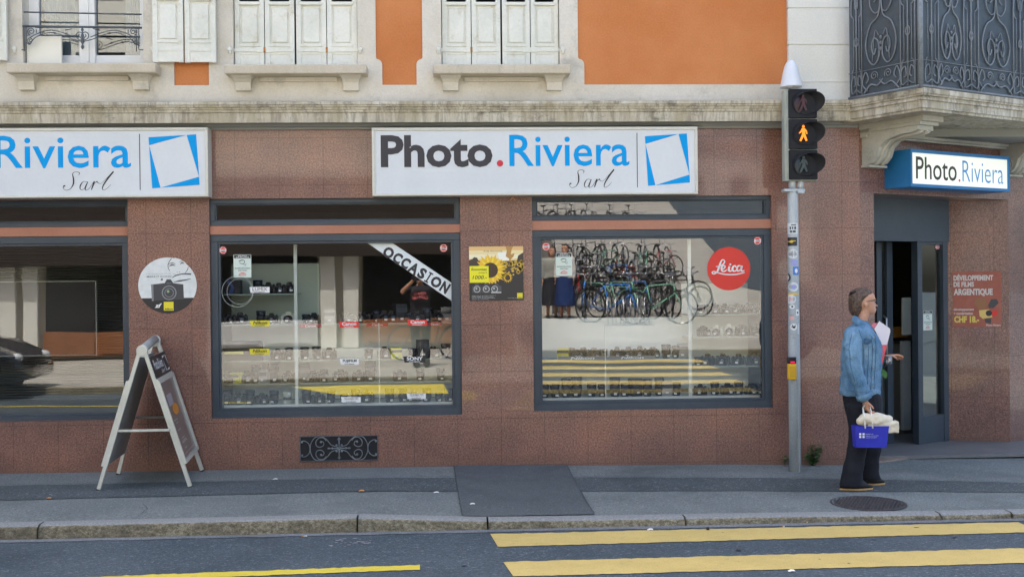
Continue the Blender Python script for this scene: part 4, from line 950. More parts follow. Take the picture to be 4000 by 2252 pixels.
# blue edged sign over the door, on the chamfer
s0, s1, z0, z1 = .346, 1.817, 2.497, 2.84
t = thing('door_sign', 'blue edged illuminated sign box over the corner door', 'sign', tuple(C0+CHD*1.1+CHN*.15+Vector((0, 0, z0))))
BOX = varmat('sign_blue', (.02, .17, .42), (.03, .22, .5), 2, .4, bmp=0)
m = MB(); ch(m, s0, s1, 0, .285, z0, z1)
for a in ((s0-.001, s1+.001, z1-.028, z1+.001), (s0-.001, s1+.001, z0-.001, z0+.028), (s0-.001, s0+.022, z0+.028, z1-.028), (s1-.022, s1+.001, z0+.028, z1-.028)): ch(m, a[0], a[1], .284, .3, a[2], a[3])
m.build('sign_box', BOX, t)
m = MB(chM(.2855)); rectf(m, s0+.0225, s1-.0225, z0+.0285, z1-.0285, 0); m.build('lit_panel', mat('lit_panel', (.8, .82, .74), .5, emit=((.95, 1, .84), .16)), t)
Lx = s0+.022; Wd = s1-s0-.044; zz0 = z0+.028; HH = z1-z0-.056
m = MB(chM(.287)); text(m, 'Photo', Lx+Wd*.045, Lx+Wd*.455, zz0+HH*.16, zz0+HH*.88, 0, .006); m.build('dark_lettering', mat('ink_brown', (.05, .04, .03), .5), t)
m = MB(chM(.287)); disc(m, Lx+Wd*.483, zz0+HH*.19, .013, 0); m.build('red_dot', REDP, t)
m = MB(chM(.287)); text(m, 'Riviera', Lx+Wd*.515, Lx+Wd*.955, zz0+HH*.16, zz0+HH*.86, 0, -.010); m.build('blue_lettering', mat('ink_light_blue', (.07, .34, .78), .5), t)
# ================================================================== posters on the granite
def on_wall(px, py, y=-.006): p = PY(px, py, y); return p.x, p.z
# round sticker with a portrait and a camera
cx, cz = on_wall(654, 1114); r = (PY(769, 1114, -.006).x-PY(540, 1114, -.006).x)/2; rv = (PY(654, 1005, -.006).z-PY(654, 1223, -.006).z)/2
t = thing('round_poster', 'round black and white sticker showing a face and a camera on the left pillar', 'poster', (cx, 0, cz-r))
Mx = facM(0); k = 4.832
X = lambda x: cx+r*(x-842)/552; Z = lambda y: cz-rv*(y-745)/532
PG = varmat('print_pale_grey', (.66, .70, .68), (.78, .80, .79), 16, .4, bmp=0, dirt=((.42, .44, .43), 14, .60, .85))
m = MB(Mx); disc(m, cx, cz, r, .003, 60, rv); m.build('paper', PG, t)
def seg(mb, ytop, n):    # lower part of the disc below row y
    a0 = math.asin(min(1, (ytop-745)/532)); pts = []
    for i in range(31):
        a = a0+(math.pi-2*a0)*i/30; pts.append((X(842+552*math.cos(a)), Z(745+532*math.sin(a))))
    face(mb, pts[::-1], n)
m = MB(Mx); seg(m, 985, .0035); m.build('dark_footer', BLKP, t)
GD = mat('print_dark_grey', (.05, .053, .06), .45); GM = mat('print_mid_grey', (.22, .23, .24), .45); GL = mat('print_light_grey', (.5, .52, .52), .45)
m = MB(Mx); P_ = lambda L_: [(X(a), Z(b)) for a, b in L_]
face(m, P_([(545, 725), (790, 700), (830, 630), (905, 630), (950, 700), (1140, 730), (1150, 1010), (560, 1035)])[::-1], .004); m.build('camera_body_print', GD, t)
m = MB(Mx)
for rr0, rr1, mm in ((118, 140, 0),): ring(m, X(872), Z(885), r*rr0/552, r*rr1/552, .0046, 30)
ring(m, X(872), Z(885), r*75/552, r*88/552, .0046, 24); face(m, P_([(532, 725), (575, 720), (580, 1040), (545, 1040)])[::-1], .0046); text(m, 'Nikon', X(825), X(915), Z(713), Z(692), .0046, .02)
m.build('lens_rings_print', GM, t)
m = MB(Mx); disc(m, X(853), Z(860), r*26/552, .0049, 14); m.build('lens_glint_print', mat('print_lens_green', (.30, .42, .22), .3), t)
m = MB(Mx)   # face of the portrait
face(m, P_([(905, 230), (865, 330), (862, 430), (905, 490), (960, 540), (1060, 560), (1150, 520), (1200, 470), (1235, 390), (1180, 310), (1090, 250), (1000, 222)])[::-1], .0036); m.build('portrait_print', mat('print_face_grey', (.74, .76, .74), .45), t)
m = MB(Mx)
st_ = lambda L_, w_: stroke(m, [(X(a), Z(b), r*ww*w_/552) for a, b, ww in L_], .0042, k=5)
st_([(925, 228, 1), (868, 320, 1), (858, 400, 1), (890, 470, .6)], 12); st_([(1240, 390, .6), (1222, 450, 1), (1175, 515, .6)], 12)
st_([(862, 345, .3), (930, 318, 1), (1000, 340, .3)], 16); st_([(875, 385, .3), (930, 355, 1.3), (995, 372, .3)], 20); st_([(1060, 300, .3), (1110, 290, 1), (1145, 305, .4)], 12); st_([(1080, 345, .3), (1120, 320, 1.2), (1170, 335, .3)], 18)
st_([(1020, 495, 1), (1035, 500, 1)], 10); st_([(1065, 492, 1), (1080, 490, 1)], 10); st_([(940, 520, .4), (1000, 545, .6)], 10)
st_([(930, 600, .4), (1000, 560, 1), (1130, 530, 1), (1290, 535, 1.4)], 20); st_([(960, 680, .4), (1060, 665, 1.2), (1180, 645, 1), (1280, 625, .5)], 22); st_([(715, 650, .3), (740, 625, 1.5), (745, 655, .3)], 20)
m.build('portrait_lines_print', GD, t)
m = MB(Mx); text(m, 'MAKE IT ICONIC', X(455), X(930), Z(593), Z(556), .0042, .01); text(m, 'FULL FRAME MIRRORLESS', X(440), X(905), Z(527), Z(515), .0042); m.build('grey_lettering', GM, t)
m = MB(Mx); text(m, 'zf', X(597), X(733), Z(1168), Z(1085), .0042, .03, .35); m.build('white_lettering', WHT, t)
m = MB(Mx); rectf(m, X(768), X(952), Z(1224), Z(1057), .0045); m.build('yellow_square', YELP, t)
m = MB(Mx); text(m, 'Nikon', X(785), X(940), Z(1212), Z(1178), .0048, .03, .2); m.build('black_lettering', BLKP, t)
# sunflower poster
x0, x1, z0, z1 = quadY((1830, 964), (2043, 960), (2046, 1171), (1836, 1176), -.004)
t = thing('sunflower_poster', 'square poster of a sunflower with a yellow price patch on the middle pillar', 'poster', ((x0+x1)/2, 0, z0))
X = lambda x: x0+(x1-x0)*(x-345)/(1255-345); Z = lambda y: z1-(z1-z0)*(y-265)/(1168-265); Mx = facM(0)
def band_face(mb, ya, yb, n): rectf(mb, X(345), X(1255), Z(yb), Z(ya), n)
m = MB(Mx); band_face(m, 265, 1168, .003); m.build('paper', mat('print_night', (.022, .022, .024), .35), t)
cols = [((.80, .52, .20), 265, 330), ((.88, .72, .38), 330, 400), ((.92, .84, .58), 400, 470), ((.85, .62, .25), 470, 520)]
for i, (c_, a, b) in enumerate(cols):
    m = MB(Mx); band_face(m, a, b, .0034); m.build('sky_print', mat('print_sky%d' % i, c_, .4), t)
m = MB(Mx); face(m, [(X(860), Z(500)), (X(1040), Z(500)), (X(1000), Z(350)), (X(820), Z(370))], .0036); m.build('glow_print', mat('print_glow', (.93, .92, .8), .4), t)
m = MB(Mx); face(m, P_([(345, 490), (400, 470), (430, 440), (480, 450), (500, 500), (720, 520), (1150, 500), (1170, 420), (1255, 370), (1255, 700), (345, 700)])[::-1], .0037); m.build('hills_print', mat('print_hills', (.055, .04, .03), .4), t)
m = MB(Mx); rng = random.Random(4)
for i in range(70):
    a, b = rng.uniform(880, 1250), rng.uniform(515, 760); 
    if b < 680 or a < 1090: disc(m, X(a), Z(b), (X(14+rng.uniform(0, 14))-X(0)), .0039, 7)
m.build('field_print', mat('print_field', (.62, .40, .05), .4), t)
m = MB(Mx)
for (a, b, rr) in ((1185, 570, 44), (1170, 690, 44), (990, 790, 90)):
    for i in range(14):
        an = i*math.pi/7; face(m, [(X(a+rr*math.cos(an)*1.0), Z(b+rr*math.sin(an))), (X(a+rr*.5*math.cos(an+.25)), Z(b+rr*.5*math.sin(an+.25))), (X(a+rr*.5*math.cos(an-.25)), Z(b+rr*.5*math.sin(an-.25)))], .0041+i*.00001)
for i in range(26):    # big petals
    an = i*2*math.pi/26+rng.uniform(-.05, .05); R1 = 285*(1 if i % 2 else .86)*rng.uniform(.9, 1.06); ca_, sa_ = math.cos(an), math.sin(an); px_, py_ = -sa_, ca_
    pt = lambda rr, w_: (X(700+rr*ca_*.98+w_*px_), Z(650+rr*sa_+w_*py_))
    if 345 < 700+R1*ca_: face(m, [pt(90, -20), pt(180, -30), pt(R1, 0), pt(180, 30), pt(90, 20)], .0043+i*.00001)
m.build('petals_print', mat('print_petal', (.85, .52, .03), .4), t)
m = MB(Mx)
for i in range(12):
    an = (i+.5)*2*math.pi/12; ca_, sa_ = math.cos(an), math.sin(an); px_, py_ = -sa_, ca_; pt = lambda rr, w_: (X(700+rr*ca_*.98+w_*px_), Z(650+rr*sa_+w_*py_)); face(m, [pt(90, -12), pt(170, -14), pt(240, 0), pt(170, 14), pt(90, 12)], .0047+i*.00001)
m.build('light_petals_print', mat('print_petal_light', (.92, .70, .06), .4), t)
m = MB(Mx); disc(m, X(700), Z(660), X(128)-X(0), .0050, 24, None); 
for (a, b, rr) in ((1185, 570, 20), (1170, 690, 20), (990, 775, 38)): disc(m, X(a), Z(b), X(rr)-X(0), .0044, 12)
m.build('seed_heads_print', mat('print_seed', (.06, .035, .015), .5), t)
m = MB(Mx); face(m, P_([(960, 265), (1085, 265), (1060, 320), (1045, 400), (1110, 380), (1090, 440), (1045, 480), (1040, 510), (1020, 510), (1015, 470), (960, 430), (980, 340)])[::-1], .0040); m.build('plant_print', mat('print_plant', (.50, .27, .07), .4), t)
m = MB(Mx); face(m, P_([(352, 900), (1255, 860), (1255, 1168), (365, 1168)])[::-1], .0052); m.build('footer_print', mat('print_night', (0, 0, 0)), t)
m = MB(Mx); rectf(m, X(350), X(672), Z(866), Z(588), .0055); m.build('price_patch', mat('print_price_yellow', (.87, .80, .02), .4), t)
m = MB(Mx); text(m, 'Économisez', X(380), X(642), Z(662), Z(618), .0058, .02, .2); text(m, "jusqu'à", X(500), X(640), Z(722), Z(680), .0058, -.005, .2); text(m, '1000.-', X(398), X(640), Z(808), Z(745), .0058, .01, .2); m.build('price_lettering', BLKP, t)
m = MB(Mx); text(m, 'Keep discovering', X(592), X(905), Z(360), Z(328), .0042, .0, .1); m.build('slogan_lettering', GD, t)
m = MB(Mx)
for a, w_, h_ in ((470, 140, 160), (625, 130, 150), (800, 150, 120)):
    face(m, P_([(a-w_*.55, 1035), (a-w_*.55, 930), (a-w_*.25, 915), (a-w_*.18, 880), (a+w_*.18, 880), (a+w_*.25, 915), (a+w_*.55, 925), (a+w_*.55, 1040)])[::-1], .0056)
m.build('camera_prints', mat('print_camera', (.07, .07, .075), .35), t)
m = MB(Mx)
for a in (472, 628, 768): ring(m, X(a), Z(975), X(44)-X(0), X(56)-X(0), .0059, 20); disc(m, X(a-10), Z(965), X(16)-X(0), .0059, 10)
rectf(m, X(710), X(880), Z(1042), Z(1020), .0058)
for i, wd in enumerate((400, 360, 390, 280)): text(m, ('OBJECTIFS ET BOITIERS NIKON Z', 'remise valable du mois en cours', 'sur une large gamme de produits', 'infos en magasin')[i], X(385), X(385+wd), Z(1090+i*20), Z(1078+i*20), .0058, .02)
text(m, 'Keep Inspiring', X(990), X(1135), Z(1136), Z(1120), .0058)
m.build('pale_prints', GL, t)
m = MB(Mx); rectf(m, X(1145), X(1238), Z(1135), Z(1043), .0058); m.build('yellow_square', YELP, t)
m = MB(Mx); text(m, 'Nikon', X(1160), X(1235), Z(1130), Z(1110), .0061, .02, .2); m.build('black_lettering', BLKP, t)
# film developing poster on the splayed reveal
Ra = C0+CHD*2.222; Rb = C0+CHD*1.80+CHN*(-.46); ru = (Ra-Rb).normalized(); rn = ru.cross(Vector((0, 0, 1)))
if rn.dot(CPOS-Ra) < 0: rn = -rn
def PR(px, py):
    d = rdir(px, py); o = Rb+rn*.003; p = CPOS+d*((o-CPOS).dot(rn)/d.dot(rn)); return ((p-Rb).dot(ru), p.z)
cs = [PR(*q_) for q_ in ((3720, 1062), (3910, 1058), (3911, 1276), (3723, 1275))]
u0 = (cs[0][0]+cs[3][0])/2; u1 = (cs[1][0]+cs[2][0])/2; v1 = (cs[0][1]+cs[1][1])/2; v0 = (cs[2][1]+cs[3][1])/2
t = thing('film_poster', 'brick coloured film developing poster beside the corner door', 'poster', tuple(Rb+ru*((u0+u1)/2)+Vector((0, 0, v0))))
Mx = frameM(Rb+rn*.003, ru, (0, 0, 1)); X = lambda x: u0+(u1-u0)*(x-778)/(1232-778); Z = lambda y: v1-(v1-v0)*(y-870)/(1390-870)
m = MB(Mx); rectf(m, u0, u1, v0, v1, 0); m.build('paper', varmat('print_brick', (.36, .10, .065), (.40, .13, .085), 8, .5, bmp=0), t)
m = MB(Mx); text(m, 'DÉVELOPPEMENT', X(787), X(1160), Z(955), Z(892), .001, .045); text(m, 'DE FILMS', X(787), X(980), Z(1014), Z(965), .001, .045); text(m, 'ARGENTIQUE', X(787), X(1155), Z(1102), Z(1030), .001, .05)
text(m, 'développement', X(785), X(978), Z(1243), Z(1215), .001, .03); text(m, '+ numérisation', X(787), X(967), Z(1276), Z(1252), .001, .03); text(m, 'Photo Riviera', X(1092), X(1226), Z(1384), Z(1364), .001, .02); m.build('white_lettering', mat('print_offwhite', (.66, .62, .58), .5), t)
m = MB(Mx); text(m, 'CHF 18.-', X(790), X(1025), Z(1352), Z(1288), .001, .05); m.build('yellow_lettering', mat('print_dull_yellow', (.72, .58, .12), .5), t)
m = MB(Mx); P_ = lambda L_: [(X(a), Z(b)) for a, b in L_]
face(m, P_([(990, 1130), (1040, 1110), (1085, 1120), (1105, 1180), (1070, 1240), (1020, 1225), (985, 1180)])[::-1], .001); m.build('leather_case_print', mat('print_leather', (.32, .14, .06), .5), t)
m = MB(Mx); face(m, P_([(1110, 1190), (1140, 1130), (1190, 1130), (1210, 1165), (1160, 1215), (1120, 1215)])[::-1], .0012); face(m, P_([(1075, 1310), (1140, 1310), (1135, 1360), (1085, 1350)])[::-1], .0012); m.build('dark_camera_print', GD, t)
m = MB(Mx); face(m, P_([(1025, 1235), (1120, 1225), (1150, 1300), (1060, 1315), (1030, 1290)])[::-1], .0015); m.build('yellow_camera_print', mat('print_camera_yellow', (.72, .52, .16), .5), t)
m = MB(Mx); face(m, P_([(1145, 1240), (1195, 1235), (1190, 1285), (1150, 1295)])[::-1], .0016); disc(m, 0, 0, 0.0001, 0); m.build('red_camera_print', REDP, t)
m = MB(Mx); disc(m, X(1117), Z(1262), X(30)-X(0), .0018, 14); m.build('lens_print', BLKP, t)
# ================================================================== window displays
CABW = varmat('cabinet_white', (.74, .78, .73), (.80, .83, .79), 1.5, .6, bmp=0)
CABG = varmat('cabinet_grey_green', (.40, .46, .40), (.46, .52, .46), 1.2, .6, bmp=0)
SHG = varmat('shelf_edge_green', (.30, .38, .34), (.42, .5, .46), 3, .2, bmp=0)
BODY = mat('camera_black', (.012, .012, .014), .45); BODB = mat('lens_blue_black', (.012, .018, .032), .25); TAGW = mat('price_tag_white', (.8, .82, .8), .5); LG = mat('lens_glass', (.02, .03, .05), .05, 0, .8)
SILV = mat('camera_ivory', (.62, .63, .55), .4); YBOX = mat('box_yellow', (.75, .68, .05), .5)
def proto_camera(mt, label=''):
    t = thing('camera', label, 'camera', (0, 0, 0))
    m = MB(); m.bbox(-.066, .066, -.022, .022, .002, .078, .008); m.bbox(-.066, -.036, -.038, -.018, .004, .07, .008)
    m.loft([[(-.03, -.022, .077), (.03, -.022, .077), (.03, .02, .077), (-.03, .02, .077)], [(-.017, -.026, .108), (.017, -.026, .108), (.015, .014, .108), (-.015, .014, .108)]], smooth=False)
    m.lathe([(.012, .078), (.012, .086)], (-.05, 0, 0), 10); m.lathe([(.01, .078), (.01, .09)], (.047, 0, 0), 10); m.build('body', mt, t)
    m = MB(); m.lathe([(.034, .02), (.034, .035), (.031, .036), (.031, .06), (.034, .061), (.034, .085), (.03, .086), (.027, .08)], (.004, 0, .042), 18, 'y'); l_ = m.build('lens', BODY, t)
    m = MB(); m.lathe([(.026, .078), (.018, .082), (.001, .084)], (.004, 0, .042), 14, 'y'); m.build('lens_glass', LG, l_)
    m = MB(); m.bbox(-.014, .014, -.093, -.0905, .02, .038, .001); m.build('price_tag', TAGW, t)
    return t
def proto_lens(h, r, label='', white=False, tag_=True):
    t = thing('camera_lens', label, 'lens', (0, 0, 0)); m = MB()
    m.lathe([(r*.8, 0), (r*.8, .012), (r*.92, .014), (r*.92, h*.3), (r, h*.32), (r, h*.62), (r*.93, h*.64), (r*1.04, h*.68), (r*1.08, h), (r*.9, h), (r*.8, h-.008)], (0, 0, 0), 18); m.build('barrel', SILV if white else BODB, t)
    m = MB(); m.lathe([(r*1.0, h*.34), (r*1.03, h*.36), (r*1.03, h*.58), (r*1.0, h*.6)], (0, 0, 0), 18); m.build('focus_ring', BODY, t)
    if tag_: m = MB(); m.bbox(-.014, .014, -r*1.12-.003, -r*1.12, h*.1, h*.1+.018, .001); m.build('price_tag', TAGW, t)
    return t
used_p = set()
def place(proto, p, label, group, rz=0, sc=1):
    if proto.name in used_p: t = copy_tree(proto)
    else: t = proto; used_p.add(proto.name)
    t.location = p; t.rotation_euler = (0, 0, rz); t.scale = (sc,)*3; t['label'] = label; t['group'] = group; return t
def proto_box(mt, h):
    t = thing('lens_carton', '', 'box', (0, 0, 0)); m = MB(); m.bbox(-.05, .05, -.045, .045, 0, h, .003); m.build('carton', mt, t)
    m = MB(); m.box(-.05, .05, -.0463, -.0455, h*.55, h*.8); m.build('printed_band', GD, t)
    m = MB(); m.bbox(-.014, .014, -.049, -.0465, h*.15, h*.15+.018, .001); m.build('price_tag', TAGW, t); return t
BX = [proto_box(YBOX, .10), proto_box(mat('carton_grey', (.3, .3, .32), .5), .13), proto_box(mat('carton_black', (.02, .02, .025), .4), .16)]
CAMP = proto_camera(BODY); CAMW = proto_camera(SILV); LP = [proto_lens(.085, .036), proto_lens(.12, .04), proto_lens(.17, .045), proto_lens(.11, .04, white=True)]
ORD = ['first', 'second', 'third', 'fourth', 'fifth', 'sixth', 'seventh', 'eighth', 'ninth', 'tenth', 'eleventh', 'twelfth', '13th', '14th', '15th', '16th', '17th', '18th']
def row(kinds, y, zshelf, desc, group, seed):
    """kinds: list of (px, kind); centre pixel on the depth y"""
    rng = random.Random(seed); cnt = {}
    for px, k in kinds:
        x = PY(px, 1300, y).x; pr = {'c': CAMP, 'w': CAMW, 'l': LP[0], 'm': LP[1], 't': LP[2], 'i': LP[3], 'y': BX[0], 'g': BX[1], 'k': BX[2]}[k]
        nm = {'c': 'black camera', 'w': 'ivory camera', 'l': 'short black lens', 'm': 'black lens', 't': 'tall black telephoto lens', 'i': 'pale telephoto lens', 'y': 'yellow carton', 'g': 'grey carton', 'k': 'black carton'}[k]
        n = cnt.get(k, 0); cnt[k] = n+1
        lab = ('%s %s' % (nm, desc)) if sum(1 for q_ in kinds if q_[1] == k) == 1 else ('%s %s from the left %s' % (ORD[n], nm, desc))
        place(pr, (x, y+rng.uniform(-.02, .02), zshelf+.0005), lab, group, rng.uniform(-.5, .5), rng.uniform(.92, 1.1))
def cabinet(label, x0, x1, y0, y1, zlo, zhi, shelves, posts, backs, loc):
    t = thing('display_cabinet', label, 'display cabinet', loc)
    m = MB(); m.box(x0, x1, y0, y1, zlo-.03, zlo); m.build('base_board', CABW, t)
    for z, a, b in shelves: m = MB(); m.box(a, b, y0+.05, y1-.01, z-.010, z); m.build('shelf', SHG, t)
    for a, b, z0, z1, yy in posts: m = MB(); m.bbox(a, b, yy, yy+.02, z0, z1, .002); m.build('post', CABW, t)
    for a, b, z0, z1, mt in backs: m = MB(); m.box(a, b, y1, y1+.015, z0, z1); m.build('back_panel', mt, t)
    return t
yF, yS, yB = .22, .36, .62
def zz(px, py, y): return PY(px, py, y).z
def xx(px, y): return PY(px, 1300, y).x
# middle window
z1a = zz(1000, 1147, yS); z1b = zz(1300, 1262, yS); z1c = zz(1300, 1402, yS); z1d = zz(1300, 1490, yS); zbt = G1[2]+.01
xl, xr = G1[0]-.02, G1[1]+.02; xp = xx(1156, yF)
cabinet('pale display cabinet with glass shelves behind the window that has the diagonal banner', xl, xr, yF, yB, zbt, G1[3], [(z1a, xl, xp), (z1b, xl, xr), (z1c, xl, xr), (z1d, xl, xr)],
        [(xx(1150, yF), xx(1163, yF), zbt, G1[3], yF), (xx(1478, yF), xx(1482, yF), zbt, z1b, yF)],
        [(xl, xx(1250, yB), z1b, zz(1000, 1030, yB), CABG), (xl, xr, zz(1300, 1555, yB), z1b-.001, CABW)], ((xl+xr)/2, yB, zbt))
gp_ = 'second-hand cameras and lenses in the window displays'
row([(1010, 'm'), (1052, 'c'), (1090, 'c'), (1133, 'c')], yS, z1a, 'on the highest shelf of the middle window', gp_, 1)
row([(892, 'c'), (940, 'c'), (1020, 'm'), (1062, 'c'), (1130, 'w'), (1195, 'l'), (1228, 'c'), (1290, 'g'), (1352, 'c'), (1392, 'l'), (1425, 'c'), (1470, 'm'), (1498, 'c'), (1528, 'c'), (1562, 'k'), (1598, 'l'), (1632, 'c'), (1672, 'm'), (1704, 'c'), (1745, 'g')], yS, z1b, 'on the red tag shelf', gp_, 2)
row([(1085, 'c'), (1128, 'm'), (1190, 'm'), (1236, 'm'), (1285, 'c'), (1440, 'l'), (1500, 'c'), (1545, 'y'), (1610, 'l'), (1650, 'k'), (1690, 'c'), (1740, 'm')], yS, z1c, 'on the black tag shelf', gp_, 3)
row([(890, 'c'), (925, 'y'), (960, 'c'), (1000, 't'), (1032, 'g'), (1065, 't'), (1128, 'c'), (1185, 'k'), (1220, 'c'), (1265, 'm'), (1330, 'c'), (1400, 'c'), (1445, 't'), (1560, 'c'), (1640, 'm'), (1720, 'm')], yS, z1d, 'on the middle window\'s lowest glass shelf', gp_, 4)
row([(880, 'm'), (925, 'c'), (975, 'm'), (1020, 'c'), (1068, 'm'), (1120, 'i'), (1195, 'm'), (1240, 'c'), (1290, 'm'), (1340, 'l'), (1385, 'm'), (1430, 'c'), (1520, 'm'), (1570, 'm'), (1615, 'c'), (1665, 'm'), (1712, 'l'), (1750, 'm')], yF+.06, zbt, 'on the floor of the middle window', gp_, 5)
# carton with a camera, and the long dark box
t = thing('camera_carton', 'big dark and blue camera carton at the left end of the highest shelf', 'box', (xx(900, yS), yS, z1a))
m = MB(); m.bbox(xx(855, yS), xx(940, yS), yS, yS+.12, z1a+.001, z1a+.13, .004); m.build('box', mat('carton_dark', (.02, .022, .035), .5), t); m = MB(); x_ = xx(905, yS); m.prism([(x_-.03, z1a+.001), (x_+.01, z1a+.001), (x_+.03, z1a+.06), (x_-.01, z1a+.129), (x_-.05, z1a+.129), (x_, z1a+.06)], yS-.003, yS-.001); m.build('blue_chevron', mat('carton_blue', (.05, .09, .3), .5), t)
t = thing('display_box', 'long black display box with a yellow strip under the lower yellow tag', 'box', (xx(935, yF+.05), yF+.05, z1c))
m = MB(); m.bbox(xx(857, yF+.05), xx(1020, yF+.05), yF+.05, yF+.15, z1c+.001, zz(935, 1333, yF+.05), .004); m.build('box', BODY, t); m = MB(); m.box(xx(876, yF+.05), xx(950, yF+.05), yF+.046, yF+.049, zz(935, 1382, yF+.05), zz(935, 1371, yF+.05)); m.build('yellow_strip', YBOX, t)
# right window
z2a = zz(2400, 1400, yS); z2b = zz(2850, 1225, yS); z2c = zz(2850, 1312, yS); z2d = zz(2850, 1425, yS); zb2 = G2[2]+.01; xl, xr = G2[0]-.02, G2[1]+.02; xp = xx(2697, yF)
cabinet('pale display cabinet behind the window with the round red sticker', xl, xr, yF, yB, zb2, G2[3], [(z2a, xl, xp), (z2b, xp, xr), (z2c, xp, xr), (z2d, xl, xr)],
        [(xx(2689, yF), xx(2702, yF), zb2, G2[3], yF), (xx(2362, yF), xx(2366, yF), zb2, zz(2364, 1255, yF), yF)],
        [(xl, xr, zz(2400, 1520, yB), zz(2400, 1240, yB), CABW), (xp, xr, zz(2400, 1239, yB), zz(2400, 1110, yB), CABW)], ((xl+xr)/2, yB, zb2))
row([(2235, 'c'), (2278, 'c'), (2318, 'c'), (2356, 'l'), (2410, 'c'), (2455, 'c'), (2500, 'c'), (2548, 'c'), (2600, 'm'), (2640, 'm'), (2200, 'y'), (2668, 'g')], yS, z2a, 'on the left shelf of the right window', gp_, 6)
row([(2740, 'l'), (2785, 'c'), (2830, 'c'), (2880, 'c'), (2925, 'c'), (2965, 'l')], yS, z2b, 'on the shelf under the round red sticker', gp_, 7)
row([(2745, 'c'), (2800, 'w'), (2850, 'w'), (2895, 'c'), (2945, 'm')], yS, z2c, 'two shelves below the round red sticker', gp_, 8)
row([(2725, 'l'), (2765, 'c'), (2825, 'c'), (2885, 'c'), (2945, 'c')], yS, z2d, 'three shelves below the round red sticker', gp_, 9)
row([(2125, 'm'), (2165, 'm'), (2210, 't'), (2250, 't'), (2310, 'm'), (2350, 'm'), (2400, 't'), (2440, 'm'), (2480, 'k'), (2525, 't'), (2575, 't'), (2605, 'g'), (2640, 'm'), (2735, 'c'), (2790, 'm'), (2840, 'c'), (2885, 'm'), (2930, 'c'), (2970, 'm')], yF+.06, zb2, 'on the floor of the right window', gp_, 10)
# left window: dark screen and slatted blind
xl, xr = W0[0]+.1, G0[1]+.02
t = thing('wall_screen', 'large dark screen with a thin pale edge behind the leftmost window', 'screen', (xx(150, .7), .7, 1)); a, b, c_, d = quadY((-420, 1104), (370, 1102), (376, 1385), (-420, 1392), .7)
m = MB(); m.bbox(a, b, .7, .74, c_, d, .004); m.build('screen', mat('screen_black', (.01, .011, .014), .2), t); m = MB(); m.box(a-.008, b+.008, .705, .745, c_-.008, d+.008); m.build('screen_edge', GREYS, t)
t = thing('blind', 'pale slatted blind behind the leftmost window', 'blind', (xx(250, .95), .95, 1)); m = MB()
for i in range(64):
    z = G0[2]+.05+i*.025; m.add([(xl-.5, .94, z), (xr+.1, .94, z), (xr+.1, .955, z+.011), (xl-.5, .955, z+.011)], [(0, 1, 2, 3)])
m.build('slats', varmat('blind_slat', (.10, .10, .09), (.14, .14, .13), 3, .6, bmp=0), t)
m = MB()
for x_ in (xl-.4, xr-.1): m.tube([(x_, .93, G0[2]), (x_, .93, G0[3])], .002, 4)
m.build('cord', TAGW, t)
# ---- stickers, tags and banner on the panes
TILT = {0: (0, 0, W0), 1: T1TILT+(W1,), 2: T2TILT+(W2,)}
def paneM(k, off=.004, yf=.035):
    tx, tz, Wk = TILT[k]; G = (G0, G1, G2)[k]; y0 = yf+.045+(.10-.035 if k == 0 else 0)
    zlo, zhi = G[2], G[3]; cx, cz = (G[0]+G[1])/2, (zlo+zhi)/2
    n = Vector((tx, -1, tz)).normalized(); u = Vector((1, tx, 0)).normalized(); v = n.cross(u)
    o = Vector((cx, y0, cz))+n*off; Mx = Matrix((u, v, n)).transposed().to_4x4(); Mx.translation = o; return Mx, o, u, v, n
def pp(k):
    Mx, o, u, v, n = paneM(k)
    def f(px, py):
        d = rdir(px, py); p = CPOS+d*((o-CPOS).dot(n)/d.dot(n)); return (p-o).dot(u), (p-o).dot(v)
    return Mx, f, o, u, v
def sticker_thing(name, label, cat, k, px, py, group=None):
    Mx, f, o, u, v = pp(k); a, b = f(px, py); return thing(name, label, cat, tuple(o+u*a+v*b), group), Mx, f
# banner
t, Mx, f = sticker_thing('banner', 'white diagonal banner with dark capitals across the corner of the middle window', 'banner', 1, 1600, 1060)
m = MB(Mx); q_ = [f(*p) for p in ((1427, 943), (1770, 1178), (1768, 1107), (1523, 942))]; face(m, q_, 0); m.build('paper', varmat('banner_white', (.72, .78, .79), (.78, .83, .84), 3, .5, bmp=0), t)
A = Vector(f(1521.5, 979)); B = Vector(f(1733, 1119)); dr2 = (B-A).normalized(); nr = Vector((-dr2.y, dr2.x)); h_ = (Vector(f(1523, 942))-A).length
Ls = 'OCCASION'; m = MB(Mx)
# letter cells measured along the band (start, end) in px of the zoomed crop, converted to fractions
A0 = Vector(f(1300+890/4.265, 900+345/4.265)); B0 = Vector(f(1300+1880/4.265, 900+955/4.265)); D_ = (B0-A0); dn = D_.normalized(); nn_ = Vector((-dn.y, dn.x)); LL = D_.length; hh = LL*.160
cells = [(-.035, .115), (.13, .25), (.265, .385), (.395, .535), (.55, .655), (.68, .745), (.765, .915), (.93, 1.045)]
for chx, (c0, c1) in zip(Ls, cells):
    def fn(u, v): p = A0+dn*(u*LL)+nn_*(v); return p.x, p.y
    text(m, chx, c0+(.022 if chx == 'I' else 0), c1-(.022 if chx == 'I' else 0), -hh*.5, hh*.5, .0012, .05, 0, fn)
    if chx == 'I':
        for vv in (-hh*.5, hh*.5-.008*1.6):
            face(m, [fn(c0, vv), fn(c1, vv), fn(c1, vv+.0125), fn(c0, vv+.0125)], .0013)
m.build('dark_lettering', INK, t)
